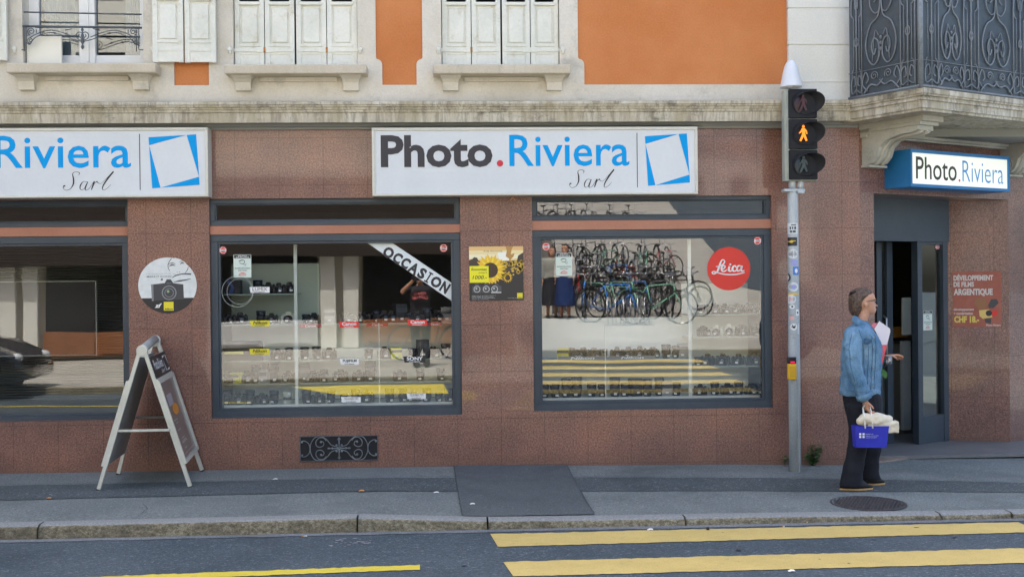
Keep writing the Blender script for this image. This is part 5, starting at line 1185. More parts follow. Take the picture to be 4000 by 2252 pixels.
# round red sticker
t, Mx, f = sticker_thing('round_sticker', 'big round red sticker with white script on the right window', 'sticker', 2, 2847, 1049)
c_ = f(2847, 1049); R_ = (f(2931, 1049)[0]-f(2763, 1049)[0])/2; m = MB(Mx); disc(m, c_[0], c_[1], R_, 0, 60); m.build('red_disc', mat('leica_red', (.72, .035, .022), .45), t)
MATS['leica_red'].name = 'sticker_red'
m = MB(Mx)
def LS(L_, w_): stroke(m, [(c_[0]+(a-1143)/278*R_, c_[1]-(b-1017)/278*R_, R_*w_*ww/278) for a, b, ww in L_], .0012, k=6)
LS([(975, 988, .5), (1010, 985, .9), (1060, 965, 1), (1088, 930, 1), (1080, 905, .8), (1052, 908, 1), (1028, 960, 1.4), (1008, 1020, 1.6), (985, 1062, 1.2), (945, 1080, .9), (925, 1065, .8), (945, 1050, .8), (985, 1060, .9), (1040, 1078, .9), (1130, 1092, 1), (1240, 1090, 1), (1350, 1066, .7)], 16)
LS([(1052, 1025, .7), (1085, 1010, .8), (1095, 988, .9), (1075, 975, 1), (1050, 1000, 1.6), (1055, 1040, 1.4), (1085, 1050, 1), (1115, 1030, .7)], 16)
LS([(1152, 985, 1.3), (1142, 1030, 1.6), (1160, 1050, 1), (1185, 1035, .6)], 18); disc(m, c_[0]+(1162-1143)/278*R_, c_[1]-(962-1017)/278*R_, R_*13/278, .0012, 12)
LS([(1235, 1000, 1.2), (1225, 980, .9), (1200, 990, 1.3), (1190, 1025, 1.5), (1210, 1050, 1.1), (1248, 1035, .7)], 17)
LS([(1300, 985, .8), (1270, 980, 1), (1250, 1005, 1.3), (1250, 1040, 1.3), (1275, 1045, 1), (1300, 1015, .8), (1312, 985, .9)], 16); LS([(1316, 980, 1.3), (1300, 1030, 1.5), (1318, 1050, 1), (1345, 1038, .6)], 17)
m.build('script_lettering', WHT, t)
# brand tags
def tag_label(k, q4, label, bg, fg, s1, s2, sh=0, bold=.02):
    (xa, ya, xb, yb) = q4; t, Mx, f = sticker_thing('brand_tag', label, 'tag', k, (xa+xb)/2, yb, 'small tags stuck on the middle window')
    m = MB(Mx); face(m, [f(xa, ya), f(xa+(xb-xa)*.06, yb), f(xb, yb), f(xb, ya)][::1], 0); m.build('card', bg, t)
    u0, v1 = f(xa, ya); u1, v0 = f(xb, yb); W_, H_ = u1-u0, v1-v0; m = MB(Mx)
    text(m, s1, u0+W_*.16, u1-W_*.12, v0+H_*.36, v1-H_*.10, .001, bold, sh); text(m, s2, u0+W_*.25, u1-W_*.25, v0+H_*.08, v0+H_*.26, .001, .03); m.build('lettering', fg, t)
tag_label(1, (974, 1120, 1053, 1143), 'white tag with dark capitals on the highest shelf of the middle window', WHT, GD, 'LUMIX', 'OCCASION', 0, .0)
tag_label(1, (976, 1251, 1054, 1274), 'yellow tag with black italics, the upper of the two yellow ones', YELP, BLKP, 'Nikon', 'OCCASION', .2, .03)
tag_label(1, (974, 1361, 1052, 1384), 'yellow tag with black italics, the lower of the two yellow ones', YELP, BLKP, 'Nikon', 'OCCASION', .2, .03)
tag_label(1, (1323, 1255, 1401, 1279), 'bright red tag with white lettering, left of the two bright red ones', REDP, WHT, 'Canon', 'OCCASION', 0, .03)
tag_label(1, (1591, 1248, 1668, 1271), 'bright red tag with white lettering in front of the reflected bicycle', REDP, WHT, 'Canon', 'OCCASION', 0, .03)
tag_label(1, (1327, 1401, 1402, 1424), 'white tag with black capitals left of the black tag', WHT, BLKP, 'FUJIFILM', 'OCCASION', 0, .03)
tag_label(1, (1575, 1391, 1662, 1415), 'black tag with white capitals near the reflected bicycle', BLKP, WHT, 'SONY', 'OCCASION', 0, .03)
tag_label(1, (1332, 1549, 1409, 1571), 'white two-line tag low in the window, left one of the pair', WHT, GD, 'TELEOBJECTIFS', 'OCCASION', 0, .0)
tag_label(1, (1588, 1535, 1663, 1557), 'white two-line tag low in the window, right one of the pair', WHT, GD, 'TELEOBJECTIFS', 'OCCASION', 0, .0)
# dimmer strips on the shelves behind
DRED = mat('strip_red', (.42, .02, .03), .5)
def strip(px0, px1, py0, py1, y, mt, fg, s, label, sh=0):
    a, b, c, d = quadY((px0, py0), (px1, py0), (px1, py1), (px0, py1), y); t = thing('shelf_label', label, 'shelf label', ((a+b)/2, y, c)); m = MB(); m.box(a, b, y, y+.004, c, d); m.build('card', mt, t)
    m = MB(facM(y-.001)); text(m, s, a+(b-a)*.25, b-(b-a)*.25, c+(d-c)*.15, d-(d-c)*.15, 0, .03, sh); m.build('lettering', fg, t)
for (a, b, c, d, lb) in ((1170, 1256, 1265, 1279, 'dim red shelf strip with white lettering beside the white post'), (1431, 1516, 1262, 1274, 'dim red shelf strip between the two bright red tags'), (1669, 1726, 1259, 1271, 'dim red shelf strip right of the right red tag')): strip(a, b, c, d, yF+.03, DRED, WHT, 'Canon', lb)
SHB = mat('strip_grey', (.22, .2, .2), .5)
strip(2180, 2370, 1390, 1405, yF+.03, SHB, WHT, 'Nikon', 'grey shelf strip with white italics, left one in the right window', .2); strip(2380, 2560, 1388, 1403, yF+.03, SHB, WHT, 'Nikon', 'grey shelf strip with white italics, right one in the right window', .2)
# octagonal alarm stickers
def octo(px, py, r_px, label, k=None, Mx=None, f=None):
    if k is not None: t, Mx, f = sticker_thing('alarm_sticker', label, 'sticker', k, px, py, 'red octagonal alarm stickers')
    else: t = thing('alarm_sticker', label, 'sticker', tuple(Mx @ Vector((*f(px, py), 0))), 'red octagonal alarm stickers')
    c = f(px, py); R_ = abs(f(px+r_px, py)[0]-f(px-r_px, py)[0])/2; Rv = abs(f(px, py+r_px)[1]-f(px, py-r_px)[1])/2
    oc = lambda s_: [(c[0]+R_*s_*math.cos(math.pi/8+i*math.pi/4), c[1]+Rv*s_*math.sin(math.pi/8+i*math.pi/4)) for i in range(8)]
    m = MB(Mx); face(m, oc(1.08), 0); face(m, oc(.82), .0012); m.build('red_octagon', REDP, t); m = MB(Mx); face(m, oc(.96), .0006); rectf(m, c[0]-R_*.72, c[0]+R_*.72, c[1]-Rv*.28, c[1]+Rv*.28, .0018); m.build('white_lines', WHT, t)
    m = MB(Mx); text(m, 'ALARM', c[0]-R_*.55, c[0]+R_*.55, c[1]-Rv*.15, c[1]+Rv*.15, .0024, .03); m.build('lettering', GD, t)
octo(871, 977, 14, 'red octagonal sticker at the top left of the middle window', 1); octo(1733, 968, 15, 'red octagonal sticker right of the diagonal banner', 1)
octo(2133, 963, 15, 'red octagonal sticker at the top left of the right window', 2); octo(2959, 940, 15, 'red octagonal sticker above the round red one', 2)
def notice(q4, label, k=None, Mx=None, f=None):
    xa, ya, xb, yb = q4
    if k is not None: t, Mx, f = sticker_thing('surveillance_notice', label, 'notice', k, (xa+xb)/2, yb, 'video surveillance notices on the glass')
    else: t = thing('surveillance_notice', label, 'notice', tuple(Mx @ Vector((*f((xa+xb)/2, yb), 0))), 'video surveillance notices on the glass')
    u0, v1 = f(xa, ya); u1, v0 = f(xb, yb); W_, H_ = u1-u0, v1-v0
    m = MB(Mx); rectf(m, u0, u1, v0, v1, 0); m.build('paper', mat('notice_paper', (.66, .76, .68), .5), t)
    m = MB(Mx); rectf(m, u0+W_*.03, u1-W_*.03, v1-H_*.165, v1-H_*.015, .0006); m.build('black_header', BLKP, t)
    m = MB(Mx); text(m, 'SITE SOUS', u0+W_*.25, u1-W_*.25, v1-H_*.08, v1-H_*.03, .0012, .02); text(m, 'SURVEILLANCE', u0+W_*.13, u1-W_*.13, v1-H_*.145, v1-H_*.095, .0012, .02); m.build('header_lettering', WHT, t)
    m = MB(Mx); P2 = lambda a, b: (u0+W_*a, v1-H_*b)
    stroke(m, [(*P2(.30, .30), W_*.05), (*P2(.45, .25), W_*.05), (*P2(.62, .26), W_*.03)], .001, k=3); stroke(m, [(*P2(.34, .36), W_*.03), (*P2(.5, .40), W_*.03), (*P2(.62, .36), W_*.03), (*P2(.62, .27), W_*.03)], .001, k=2); stroke(m, [(*P2(.55, .40), W_*.02), (*P2(.68, .48), W_*.02), (*P2(.7, .38), W_*.02)], .001, k=2)
    text(m, 'INTERVENTION', u0+W_*.07, u1-W_*.07, v1-H_*.63, v1-H_*.57, .001, .01); text(m, '24H/24H', u0+W_*.25, u1-W_*.25, v1-H_*.72, v1-H_*.665, .001, .01); m.build('lettering', GD, t)
    m = MB(Mx); text(m, 'PROTECT', u0+W_*.28, u1-W_*.28, v1-H_*.92, v1-H_*.86, .001, .03); stroke(m, [(*P2(.32, .83), W_*.03), (*P2(.5, .80), W_*.05), (*P2(.68, .83), W_*.03)], .001, k=3); m.build('red_mark', REDP, t)
notice((912, 994, 982, 1083), 'surveillance notice high on the left side of the middle window', 1); notice((2171, 988, 2235, 1076), 'surveillance notice on the right window over the reflected women', 2)
# faint ring decal in the middle window
t, Mx, f = sticker_thing('ring_decal', 'faint ring outline decal around the carton in the middle window', 'decal', 1, 935, 1140)
c = f(928, 1138); R_ = f(990, 1138)[0]-c[0]; m = MB(Mx); ring(m, c[0], c[1], R_*.975, R_, 0, 40); ring(m, c[0]+.02, c[1], R_*.8, R_*.82, 0, 40)
m.build('ring', mat('decal_pale', (.4, .44, .42), .5), t)
# door glass things
Md = chM(DN+.0062)
def fd(px, py): p = PC(px, py, DN+.0062); return ((p-C0).dot(CHD), p.z)
octo(3662, 964, 9, 'red octagonal sticker at the top of the narrow door glass', None, Md, fd)
notice((3606, 1213, 3642, 1288), 'surveillance notice low on the narrow door glass', None, Md, fd)
t = thing('payment_sticker', 'tall narrow payment card sticker on the door glass', 'sticker', tuple(Md @ Vector((*fd(3595, 1283), 0)))); u0, v1 = fd(3588, 1221); u1, v0 = fd(3604, 1284); m = MB(Md); rectf(m, u0, u1, v0, v1, 0); m.build('paper', WHT, t)
m = MB(Md)
for i, yy in enumerate((1228, 1239, 1250, 1261, 1272)): a, b = fd(3591, yy+7); c, d = fd(3601, yy); rectf(m, a, c, b, d, .001)
m.build('card_marks', mat('print_card_blue', (.05, .25, .55), .5), t)
# shop interior seen through the door: counter, shelf wall, side panel
t = thing('shop_counter', 'pale counter behind the door glass', 'counter', tuple(C0+CHD*1.2-CHN*1.4))
m = MB(); ch(m, 1.35, 2.3, -1.3, -1.75, -.03, .93); m.build('counter_body', varmat('counter_grey', (.30, .31, .30), (.36, .37, .36), 2), t); m = MB(); ch(m, 1.33, 2.32, -1.28, -1.78, .93, .96); m.build('counter_top', mat('counter_edge', (.08, .08, .08), .4), t)
m = MB(); ch(m, 1.36, 2.25, -1.285, -1.299, 1.0, 1.12); m.build('orange_strip', mat('counter_orange', (.5, .24, .05), .5), t)
t = thing('shop_partition', 'pale partition wall inside the shop door', 'partition', tuple(C0+CHD*2.2-CHN*2.4)); m = MB(); ch(m, 1.5, 3.0, -2.3, -2.36, -.03, 2.6); m.build('panel', varmat('partition_green', (.42, .46, .36), (.5, .53, .43), 1), t)
t = thing('display_stand', 'pale leaflet stand just inside the shop door', 'stand', tuple(C0+CHD*1.25-CHN*.95))
m = MB(); ch(m, S(3528, 1300, -.95), S(3560, 1300, -.95), -.95, -.97, 1.05, 1.45); m.build('leaflet_rack', varmat('stand_white', (.6, .62, .6), (.7, .72, .7), 3, bmp=0), t)
m = MB(); ch(m, S(3536, 1300, -.95), S(3566, 1300, -.95), -.98, -1.02, .02, .98); m.build('stand_body', varmat('stand_grey', (.36, .38, .40), (.42, .44, .46), 3, bmp=0), t)
# ================================================================== traffic light
GALV = varmat('galvanised_steel', (.36, .41, .44), (.52, .56, .58), 3, .5, stretch=(1, 1, .3), fine=(60, .08), bmp=.1, metal=.15, dirt=((.25, .24, .22), 9, .60, .85))
HB = varmat('signal_housing_black', (.010, .011, .014), (.018, .019, .023), 5, .6, bmp=.03, spec=.25); HG = varmat('housing_edge_grey', (.34, .38, .34), (.45, .48, .43), 4, .5)
ty_ = -.33; tx_ = (PY(3077, 1000, ty_).x+PY(3120, 1000, ty_).x)/2; tz_ = pav_z(tx_, ty_)
ZC = PY(3095, 750, ty_).z
tl = thing('traffic_light', 'grey stickered pole with a three lamp pedestrian signal showing an amber walking figure', 'traffic light', (tx_, ty_, tz_))
m = MB(); m.lathe([(.053, tz_-.02), (.052, tz_+.9), (.047, ZC-.005), (.047, ZC+.02)], (tx_, ty_, 0), 24); m.build('pole', GALV, tl)
m = MB(); m.lathe([(.03, ZC+.02), (.03, ZC+.14)], (tx_-.005, ty_, 0), 16); m.lathe([(.026, ZC+.03), (.03, ZC+.05), (.03, ZC+.10), (.02, ZC+.12)], (tx_+.07, ty_, 0), 14); m.bbox(tx_-.09, tx_+.10, ty_-.05, ty_+.05, ZC, ZC+.026, .006); m.bbox(tx_+.03, tx_+.09, ty_-.06, ty_-.02, ZC-.016, ZC+.02, .004); m.build('bracket', GALV, tl)
def PT(px, py, y=ty_-.05): return PY(px, py, y)
hx0, hx1 = PT(3079, 500).x, PT(3188, 500).x; hz = [PT(3133, v).z for v in (704, 585, 465, 348)]
m = MB(); m.bbox(PT(3066, 500).x, hx0, ty_-.035, ty_+.05, hz[0]-.005, hz[3]-.005, .004)
m.bbox(hx0-.004, hx1+.010, ty_-.05, ty_+.055, hz[0]-.006, hz[3]+.004, .006)
m.build('housing_back', HG, tl)
AMB = mat('amber_lit', (.7, .25, .01), .4, emit=((1.0, .20, .006), .40)); LR = mat('red_lens_off', (.035, .01, .012), .3); LGN = mat('green_lens_off', (.018, .026, .028), .3)
for i in range(3):
    z0, z1 = hz[2-i], hz[3-i]; cz = (z0+z1)/2; cxx = (hx0+hx1)/2+.012; R_ = .098
    m = MB(); m.bbox(hx0, hx1, ty_-.085, ty_-.048, z0+.005, z1-.005, .005); hd = m.build('lamp_housing', HB, tl)
    # hooded visor turned to the right
    th = math.radians(24); dv = Vector((math.sin(th), -math.cos(th), 0)); rv_ = Vector((math.cos(th), math.sin(th), 0)); up_ = Vector((0, 0, 1)); c0 = Vector((cxx-.022, ty_-.075, cz))
    def rg(r, d, cut=0): return [c0+dv*(d-cut*(.5-.5*(.5*math.sin(a)+.86*math.cos(a))))+rv_*(r*math.cos(a)*.9+max(0, d)*.35*(.5+.5*math.cos(a)))+up_*r*math.sin(a) for a in [k*2*math.pi/28 for k in range(28)]]
    m = MB(); m.loft([rg(R_, -.02), rg(R_, .05, .05), rg(R_, .15, .16), rg(R_-.004, .148, .16), rg(R_-.004, .0), rg(R_-.006, -.015)], caps=False); m.build('visor', HB, hd)
    m = MB(); m.loft([rg(R_-.005, -.002), rg(.045, .012), rg(.002, .016)], caps=False); m.build('lens', (LR, HB, LGN)[i], hd)
    pc = c0+Vector((.006, -.028, 0)); Mx = frameM(pc, (1, .12, 0), up_); m = MB(Mx); S_ = .0012
    def body(L_): face(m, [(a*S_, b*S_) for a, b in L_], 0)
    disc(m, -2*S_, 52*S_, 11*S_, .0005, 14); body([(-14, 40), (10, 40), (26, 22), (30, -2), (22, -4), (16, 14), (12, 16), (14, -6), (30, -50), (16, -56), (0, -22), (-20, -58), (-34, -52), (-14, -8), (-12, 14), (-20, 6), (-34, -2), (-38, 6), (-26, 16)])
    if i == 1: m.build('walking_figure', AMB, hd)
    else: m.build('figure_mask', (mat('red_figure_off', (.06, .014, .018), .4), None, mat('green_figure_off', (.035, .055, .055), .4))[i], hd)
# pale cone on the top
p = PT(3093, 342, ty_); ctz = PT(3093, 236, ty_).z; m = MB(); cx_ = PT(3090, 300, ty_).x; H_ = ctz-p.z
m.lathe([(.098, p.z), (.100, p.z+.012), (.094, p.z+.02), (.088, p.z+.05), (.075, p.z+H_*.5), (.058, p.z+H_*.78), (.04, p.z+H_*.93), (.018, p.z+H_*.99), (.002, p.z+H_)], (cx_, ty_, 0), 28); m.build('cone_cap', varmat('cap_white', (.66, .70, .76), (.74, .77, .82), 4, .35, bmp=0), tl)
m = MB(); m.lathe([(.014, hz[3]), (.014, p.z+.02)], (cx_-.02, ty_, 0), 10); m.bbox(cx_-.05, cx_-.0, ty_-.06, ty_-.03, p.z-.012, p.z, .003); m.build('cap_mount', GALV, tl)
# push button box
a, b = PT(3077, 1420, ty_-.075), PT(3110, 1482, ty_-.075); c_ = PT(3080, 1400, ty_-.07)
m = MB(); m.bbox(a.x, b.x, ty_-.10, ty_-.045, b.z, a.z, .010); bt = m.build('push_button', varmat('button_yellow', (.80, .47, .02), (.86, .53, .04), 9, .4, bmp=0), tl)
m = MB(); m.bbox(a.x+.008, b.x-.008, ty_-.103, ty_-.0995, b.z+.022, a.z-.02, .001); m.build('touch_plate', mat('button_yellow_worn', (.66, .38, .02), .5), bt)
m = MB(); m.bbox(a.x+.003, b.x-.002, ty_-.09, ty_-.04, a.z+.001, a.z+.058, .004); m.build('indicator_box', mat('indicator_black', (.015, .01, .02), .3), tl)
m = MB(); m.box(a.x+.02, b.x-.015, ty_-.0925, ty_-.0902, a.z+.008, a.z+.022); m.build('red_indicator', mat('indicator_red', (.5, .01, .05), .4, emit=((1, .02, .1), .25)), tl)
# rivet seam and stickers wrapped on the pole
m = MB(); m.box(tx_+.018, tx_+.024, ty_-.0535, ty_-.045, tz_, b.z-.01); m.build('seam', GALV, tl)
def wrap(px, py, w, h, mt, shape, label, seed=0, inner=None):
    """sticker bent round the pole, w/h in photo px; centre at px,py"""
    zc_ = PT(px, py, ty_-.05).z; k = PT(3100, py).x-PT(3000, py).x; k /= 100; hw, hh = w*k/2, h*k/2; R_ = .0525
    x_ = PT(px, py, ty_-.04).x-tx_; t = thing('pole_sticker', label, 'sticker', (tx_, ty_-.05, zc_-hh), 'stickers on the traffic light pole')
    def Q(u, v, rr=R_):
        s_ = max(-1.45, min(1.45, (x_+u)/rr)); s_ = math.asin(max(-.99, min(.99, s_))); return (tx_+rr*math.sin(s_), ty_-rr*math.cos(s_), zc_+v)
    def poly(mb, cu, cv, a_, b_, rr, sh):
        n = 8; 
        vs = []; 
        if sh == 'o':
            vs = [Q(cu, cv, rr)]+[Q(cu+a_*math.cos(i*math.pi/10), cv+b_*math.sin(i*math.pi/10), rr) for i in range(20)]; mb.add(vs, [(0, i+1, (i+1) % 20+1) for i in range(20)])
        else:
            vs = [Q(cu-a_+2*a_*i/n, cv+s_*b_, rr) for i in range(n+1) for s_ in (-1, 1)]; mb.add(vs, [(2*i, 2*i+2, 2*i+3, 2*i+1) for i in range(n)])
    m = MB(); poly(m, 0, 0, hw, hh, R_, shape); m.build('paper', mt, t)
    if inner:
        m = MB()
        for (cu, cv, a_, b_, sh) in inner[1]: poly(m, cu*hw, cv*hh, a_*hw, b_*hh, R_+.0008, sh)
        m.build('print', inner[0], t)
PBL = mat('print_sticker_blue', (.06, .2, .6), .5); PVI = mat('print_sticker_violet', (.33, .35, .66), .5); PYE = mat('print_sticker_yellow', (.75, .50, .06), .5); PPK = mat('print_sticker_pink', (.75, .45, .45), .5); PWH = varmat('sticker_paper', (.62, .66, .68), (.74, .77, .78), 20, .5, bmp=0)
wrap(3097, 892, 38, 42, PWH, 'r', 'white sticker with dark block letters, topmost on the pole', inner=(GD, [(-.5, .1, .12, .25, 'r'), (-.1, .1, .12, .25, 'r'), (.4, .1, .2, .25, 'r'), (-.4, -.55, .2, .2, 'r'), (.2, -.55, .3, .2, 'r'), (.1, .68, .5, .1, 'r')]))
wrap(3091, 943, 43, 33, BLKP, 'r', 'black sticker with yellow figures and a white line', inner=(PYE, [(-.5, 0, .3, .12, 'r'), (0, .0, .3, .3, 'o'), (.5, .15, .25, .1, 'r')]))
wrap(3098, 991, 37, 37, PWH, 'o', 'pale round sticker with crossed lines under the black one', inner=(GM, [(0, .1, .9, .05, 'r'), (0, -.25, .9, .05, 'r'), (-.25, 0, .05, .7, 'r'), (.3, 0, .05, .7, 'r')]))
wrap(3102, 1024, 28, 26, PVI, 'o', 'faded violet sticker on the right side of the pole')
wrap(3073, 1034, 14, 22, PWH, 'r', 'small dark and pink sticker at the left edge of the pole', inner=(mat('print_plum', (.12, .03, .05), .5), [(0, 0, .9, .5, 'o')]))
wrap(3108, 1057, 24, 32, PBL, 'r', 'blue square sticker with a white swoosh', inner=(WHT, [(.1, 0, .5, .55, 'o')]))
wrap(3076, 1083, 26, 36, GD, 'o', 'white oval sticker with a dark rim at the left of the pole', inner=(WHT, [(-.1, 0, .7, .8, 'o')]))
wrap(3100, 1120, 35, 37, PWH, 'o', 'large plain white round sticker above the yellow strip', inner=(PVI, [(0, 0, .5, .5, 'o')]))
wrap(3098, 1147, 44, 7, PYE, 'r', 'thin yellow strip sticker across the pole')
wrap(3090, 1168, 36, 37, PWH, 'o', 'large white round sticker just below the yellow strip', inner=(PPK, [(0, 0, .4, .3, 'o')]))
wrap(3094, 1197, 18, 18, WHT, 'o', 'tiny white round sticker with a dark dot', inner=(GD, [(0, 0, .4, .4, 'o')]))
wrap(3114, 1220, 12, 24, WHT, 'r', 'small white sticker with a black curl at the right edge', inner=(BLKP, [(.1, 0, .5, .4, 'o')]))
wrap(3093, 1240, 16, 18, PPK, 'r', 'small pink square sticker', inner=(GM, [(0, .9, .9, .15, 'r')]))
wrap(3100, 1276, 25, 27, WHT, 'o', 'white round sticker with a black animal head', inner=(BLKP, [(0, -.1, .42, .3, 'o'), (-.35, .35, .12, .25, 'r'), (.35, .35, .12, .25, 'r')]))
wrap(3118, 1284, 6, 40, PWH, 'r', 'torn paper strip low on the right edge of the pole')
wrap(3100, 1312, 28, 20, varmat('sticker_residue', (.3, .32, .33), (.5, .52, .53), 60, .7, bmp=0), 'o', 'scraped sticker residue in the middle of the pole')
wrap(3076, 1360, 14, 26, PWH, 'o', 'torn white sticker remnant just above the push button')
# ================================================================== A-frame board
AL = varmat('satin_aluminium', (.56, .57, .50), (.64, .65, .58), 4, .35, fine=(60, .03), bmp=0, metal=.25); GPL = varmat('board_grey_plastic', (.30, .31, .30), (.36, .37, .36), 5, .4); RF = mat('rubber_foot', (.02, .02, .02), .8)
FL, BL_, FR, BR_ = [gp(*q_) for q_ in ((385, 1914), (462, 1852), (744, 1902), (790, 1839))]
for p in (FL, BL_, FR, BR_): p.z = pav_z(p.x, p.y)+.003
TF = PY(556, 1368, (FL.y+FR.y)/2+.02); TB = PY(606, 1328, (BL_.y+BR_.y)/2-.0)
ab = thing('a_frame_board', 'aluminium A-frame pavement board with a black header, standing before the left pillar', 'pavement sign', tuple((FL+BR_)/2))
def bar(mb, a, b, w, d, side):
    """rectangular bar from a to b; w across `side`, d along the other"""
    t_ = (b-a).normalized(); s_ = (side-t_*side.dot(t_)).normalized(); n_ = t_.cross(s_); vs = []
    for p in (a, b):
        for u, v in ((-1, -1), (1, -1), (1, 1), (-1, 1)): vs.append(p+s_*u*w/2+n_*v*d/2)
    mb.add(vs, [(0, 3, 2, 1), (4, 5, 6, 7), (0, 1, 5, 4), (1, 2, 6, 5), (2, 3, 7, 6), (3, 0, 4, 7)], False)
dep = (BR_-FR).normalized()
for nm, (a, b) in {'l': (FL, TF+Vector((-.028, 0, -.03))), 'r': (FR, TF+Vector((.028, 0, -.03))), 'bl': (BL_, TB+Vector((-.028, 0, -.03))), 'br': (BR_, TB+Vector((.028, 0, -.03)))}.items():
    m = MB(); bar(m, a, b, .030, .026, Vector((1, 0, 0))); lg = m.build('leg', AL, ab)
    m = MB(); d_ = (b-a).normalized(); bar(m, a-d_*.004, a+d_*.008, .034, .03, Vector((1, 0, 0))); m.build('rubber_foot', RF, lg)
# round hinge caps + top profile
for c_, s_ in ((TF, -1), (TB, 1)):
    m = MB(); m.lathe([(.044, 0), (.046, .004), (.046, .032), (.042, .036)], (c_.x, c_.y+.018, c_.z), 22, 'y', False); m.bbox(c_.x-.0455, c_.x+.0455, c_.y-.015, c_.y+.015, c_.z-.055, c_.z, .006); m.build('hinge_cap', AL, ab)
m = MB(); m.tube([TF+Vector((0, .02, .01)), TB+Vector((0, -.02, .01))], .036, 12); m.build('top_profile', GPL, ab)
# panels between front and back legs of each side
def panel(A, B, TA, TBk, side, facing):
    """A,B feet front/back, TA,TBk tops. u runs front->back"""
    up_ = (TA-A).normalized(); L_ = (TA-A).length; o = A+up_*(L_*.17); u = (B-A).normalized()
    n_ = u.cross(up_).normalized(); Lb = (B-A).length
    if n_.x*facing < 0: n_ = -n_
    return o, u, up_, n_, L_, Lb
for facing, A, B, TA in ((1, FR, BR_, TF+Vector((.03, 0, -.03))), (-1, FL, BL_, TF+Vector((-.03, 0, -.03)))):
    o, u, v, n, L_, Lb = panel(A, B, TA, None, None, facing); Hh = L_*.80
    def bx(mb, u0, u1, v0, v1, n0, n1): mb.add([o+u*a+v*b+n*c for c in (n0, n1) for a, b in ((u0, v0), (u1, v0), (u1, v1), (u0, v1))], [(0, 3, 2, 1), (4, 5, 6, 7), (0, 1, 5, 4), (1, 2, 6, 5), (2, 3, 7, 6), (3, 0, 4, 7)], False)
    m = MB(); bx(m, .015, Lb-.015, .0, Hh, -.004, .004); pn = m.build('back_panel', GPL, ab)
    ph = Hh*.78
    m = MB(); bx(m, -.012, .018, 0, ph, .012, .034); bx(m, Lb-.018, Lb+.012, 0, ph, .012, .034); bx(m, .018, Lb-.018, ph-.03, ph, .012, .034); bx(m, .018, Lb-.018, 0, .03, .012, .036); m.build('snap_frame', AL, ab)
    if facing > 0:
        m = MB(); bx(m, .02, Lb-.02, .03, ph-.03, .013, .017); ps = m.build('poster', varmat('board_brown_print', (.15, .13, .125), (.20, .17, .16), 3, .3, bmp=0, coat=.6), ab)
        # local frame of the poster: right-hand side seen from +n is -u
        o_ = o+n*.019+u*Lb; Mx = frameM(o_, -u, v)
        if Mx.to_3x3().col[2].dot(n) < 0: Mx = frameM(o+n*.019, u, v); 
        fl_ = Mx.to_3x3().col[0].dot(u) < 0
        W_ = Lb
        m = MB(Mx); rectf(m, W_*.20, W_*.52, ph*.66, ph*.80, 0); m.build('pale_block', mat('print_mauve', (.36, .32, .33), .5), ps)
        m = MB(Mx); disc(m, W_*.5, ph*.60, W_*.19, .001, 16, ph*.07); m.build('orange_blob', mat('print_orange', (.68, .25, .03), .5), ps)
        m = MB(Mx)
        for k_, (a_, b_, w_, h_) in enumerate(((.2, .48, .14, .02), (.25, .44, .1, .02), (.22, .36, .12, .02), (.3, .25, .12, .02), (.25, .20, .2, .035), (.3, .13, .1, .02), (.2, .08, .5, .015))): text(m, ('films', 'photo', 'cadres', 'tirages', 'AGFA', 'passeport', 'ouvert du lundi au samedi')[k_], W_*a_, W_*(a_+w_*1.6), ph*b_, ph*(b_+h_), 0, .01)
        m.build('pale_lettering', GL, ps)
        m = MB(); bx(m, .0, Lb, ph+.004, Hh, .012, .020); hp = m.build('header_panel', BLKP, ab)
        o2_ = Mx.copy(); o2_.translation = Mx.translation+n*.004; m = MB(o2_); g0 = ph+(Hh-ph)*.2; g1 = Hh-(Hh-ph)*.15
        text(m, 'Photo.Riviera', W_*.06, W_*.62, g0+(g1-g0)*.35, g1, 0, .01); text(m, 'Sarl', W_*.40, W_*.62, g0, g0+(g1-g0)*.25, 0, 0, .3); logo(m, [(W_*.68, g1), (W_*.92, g1), (W_*.94, g0), (W_*.70, g0)], 0); m.build('header_lettering', WHT, hp)
        m = MB(); bx(m, -.005, Lb+.005, ph+.001, ph+.016, .010, .024); m.build('header_strip', AL, ab)
for yy, z in ((0, .0), (1, .0)):
    A, B, Tt = ((FL, FR, TF), (BL_, BR_, TB))[yy]; k_ = .575
    a_ = A.lerp(Tt, k_*.735); b_ = B.lerp(Tt, k_*.735); m = MB(); m.bbox(a_.x, b_.x, a_.y-.008, a_.y+.008, a_.z-.010, a_.z+.010, .002); m.build('spreader_bar', AL if yy == 0 else GPL, ab)
# small amber arrow mark painted on the granite under the sign
t = thing('x', None, None); bpy.data.objects.remove(t)
p = PY(2003, 776, -.003); m = MB(facM(-.002)); stroke(m, [(p.x-.022, p.z-.014, .006), (p.x, p.z+.012, .006)], 0, k=2); stroke(m, [(p.x, p.z+.012, .006), (p.x+.022, p.z-.014, .006)], .0003, k=2)
m.build('arrow_mark', mat('print_amber', (.8, .3, .04), .5), label='tiny amber chevron mark under the main sign', cat='mark')
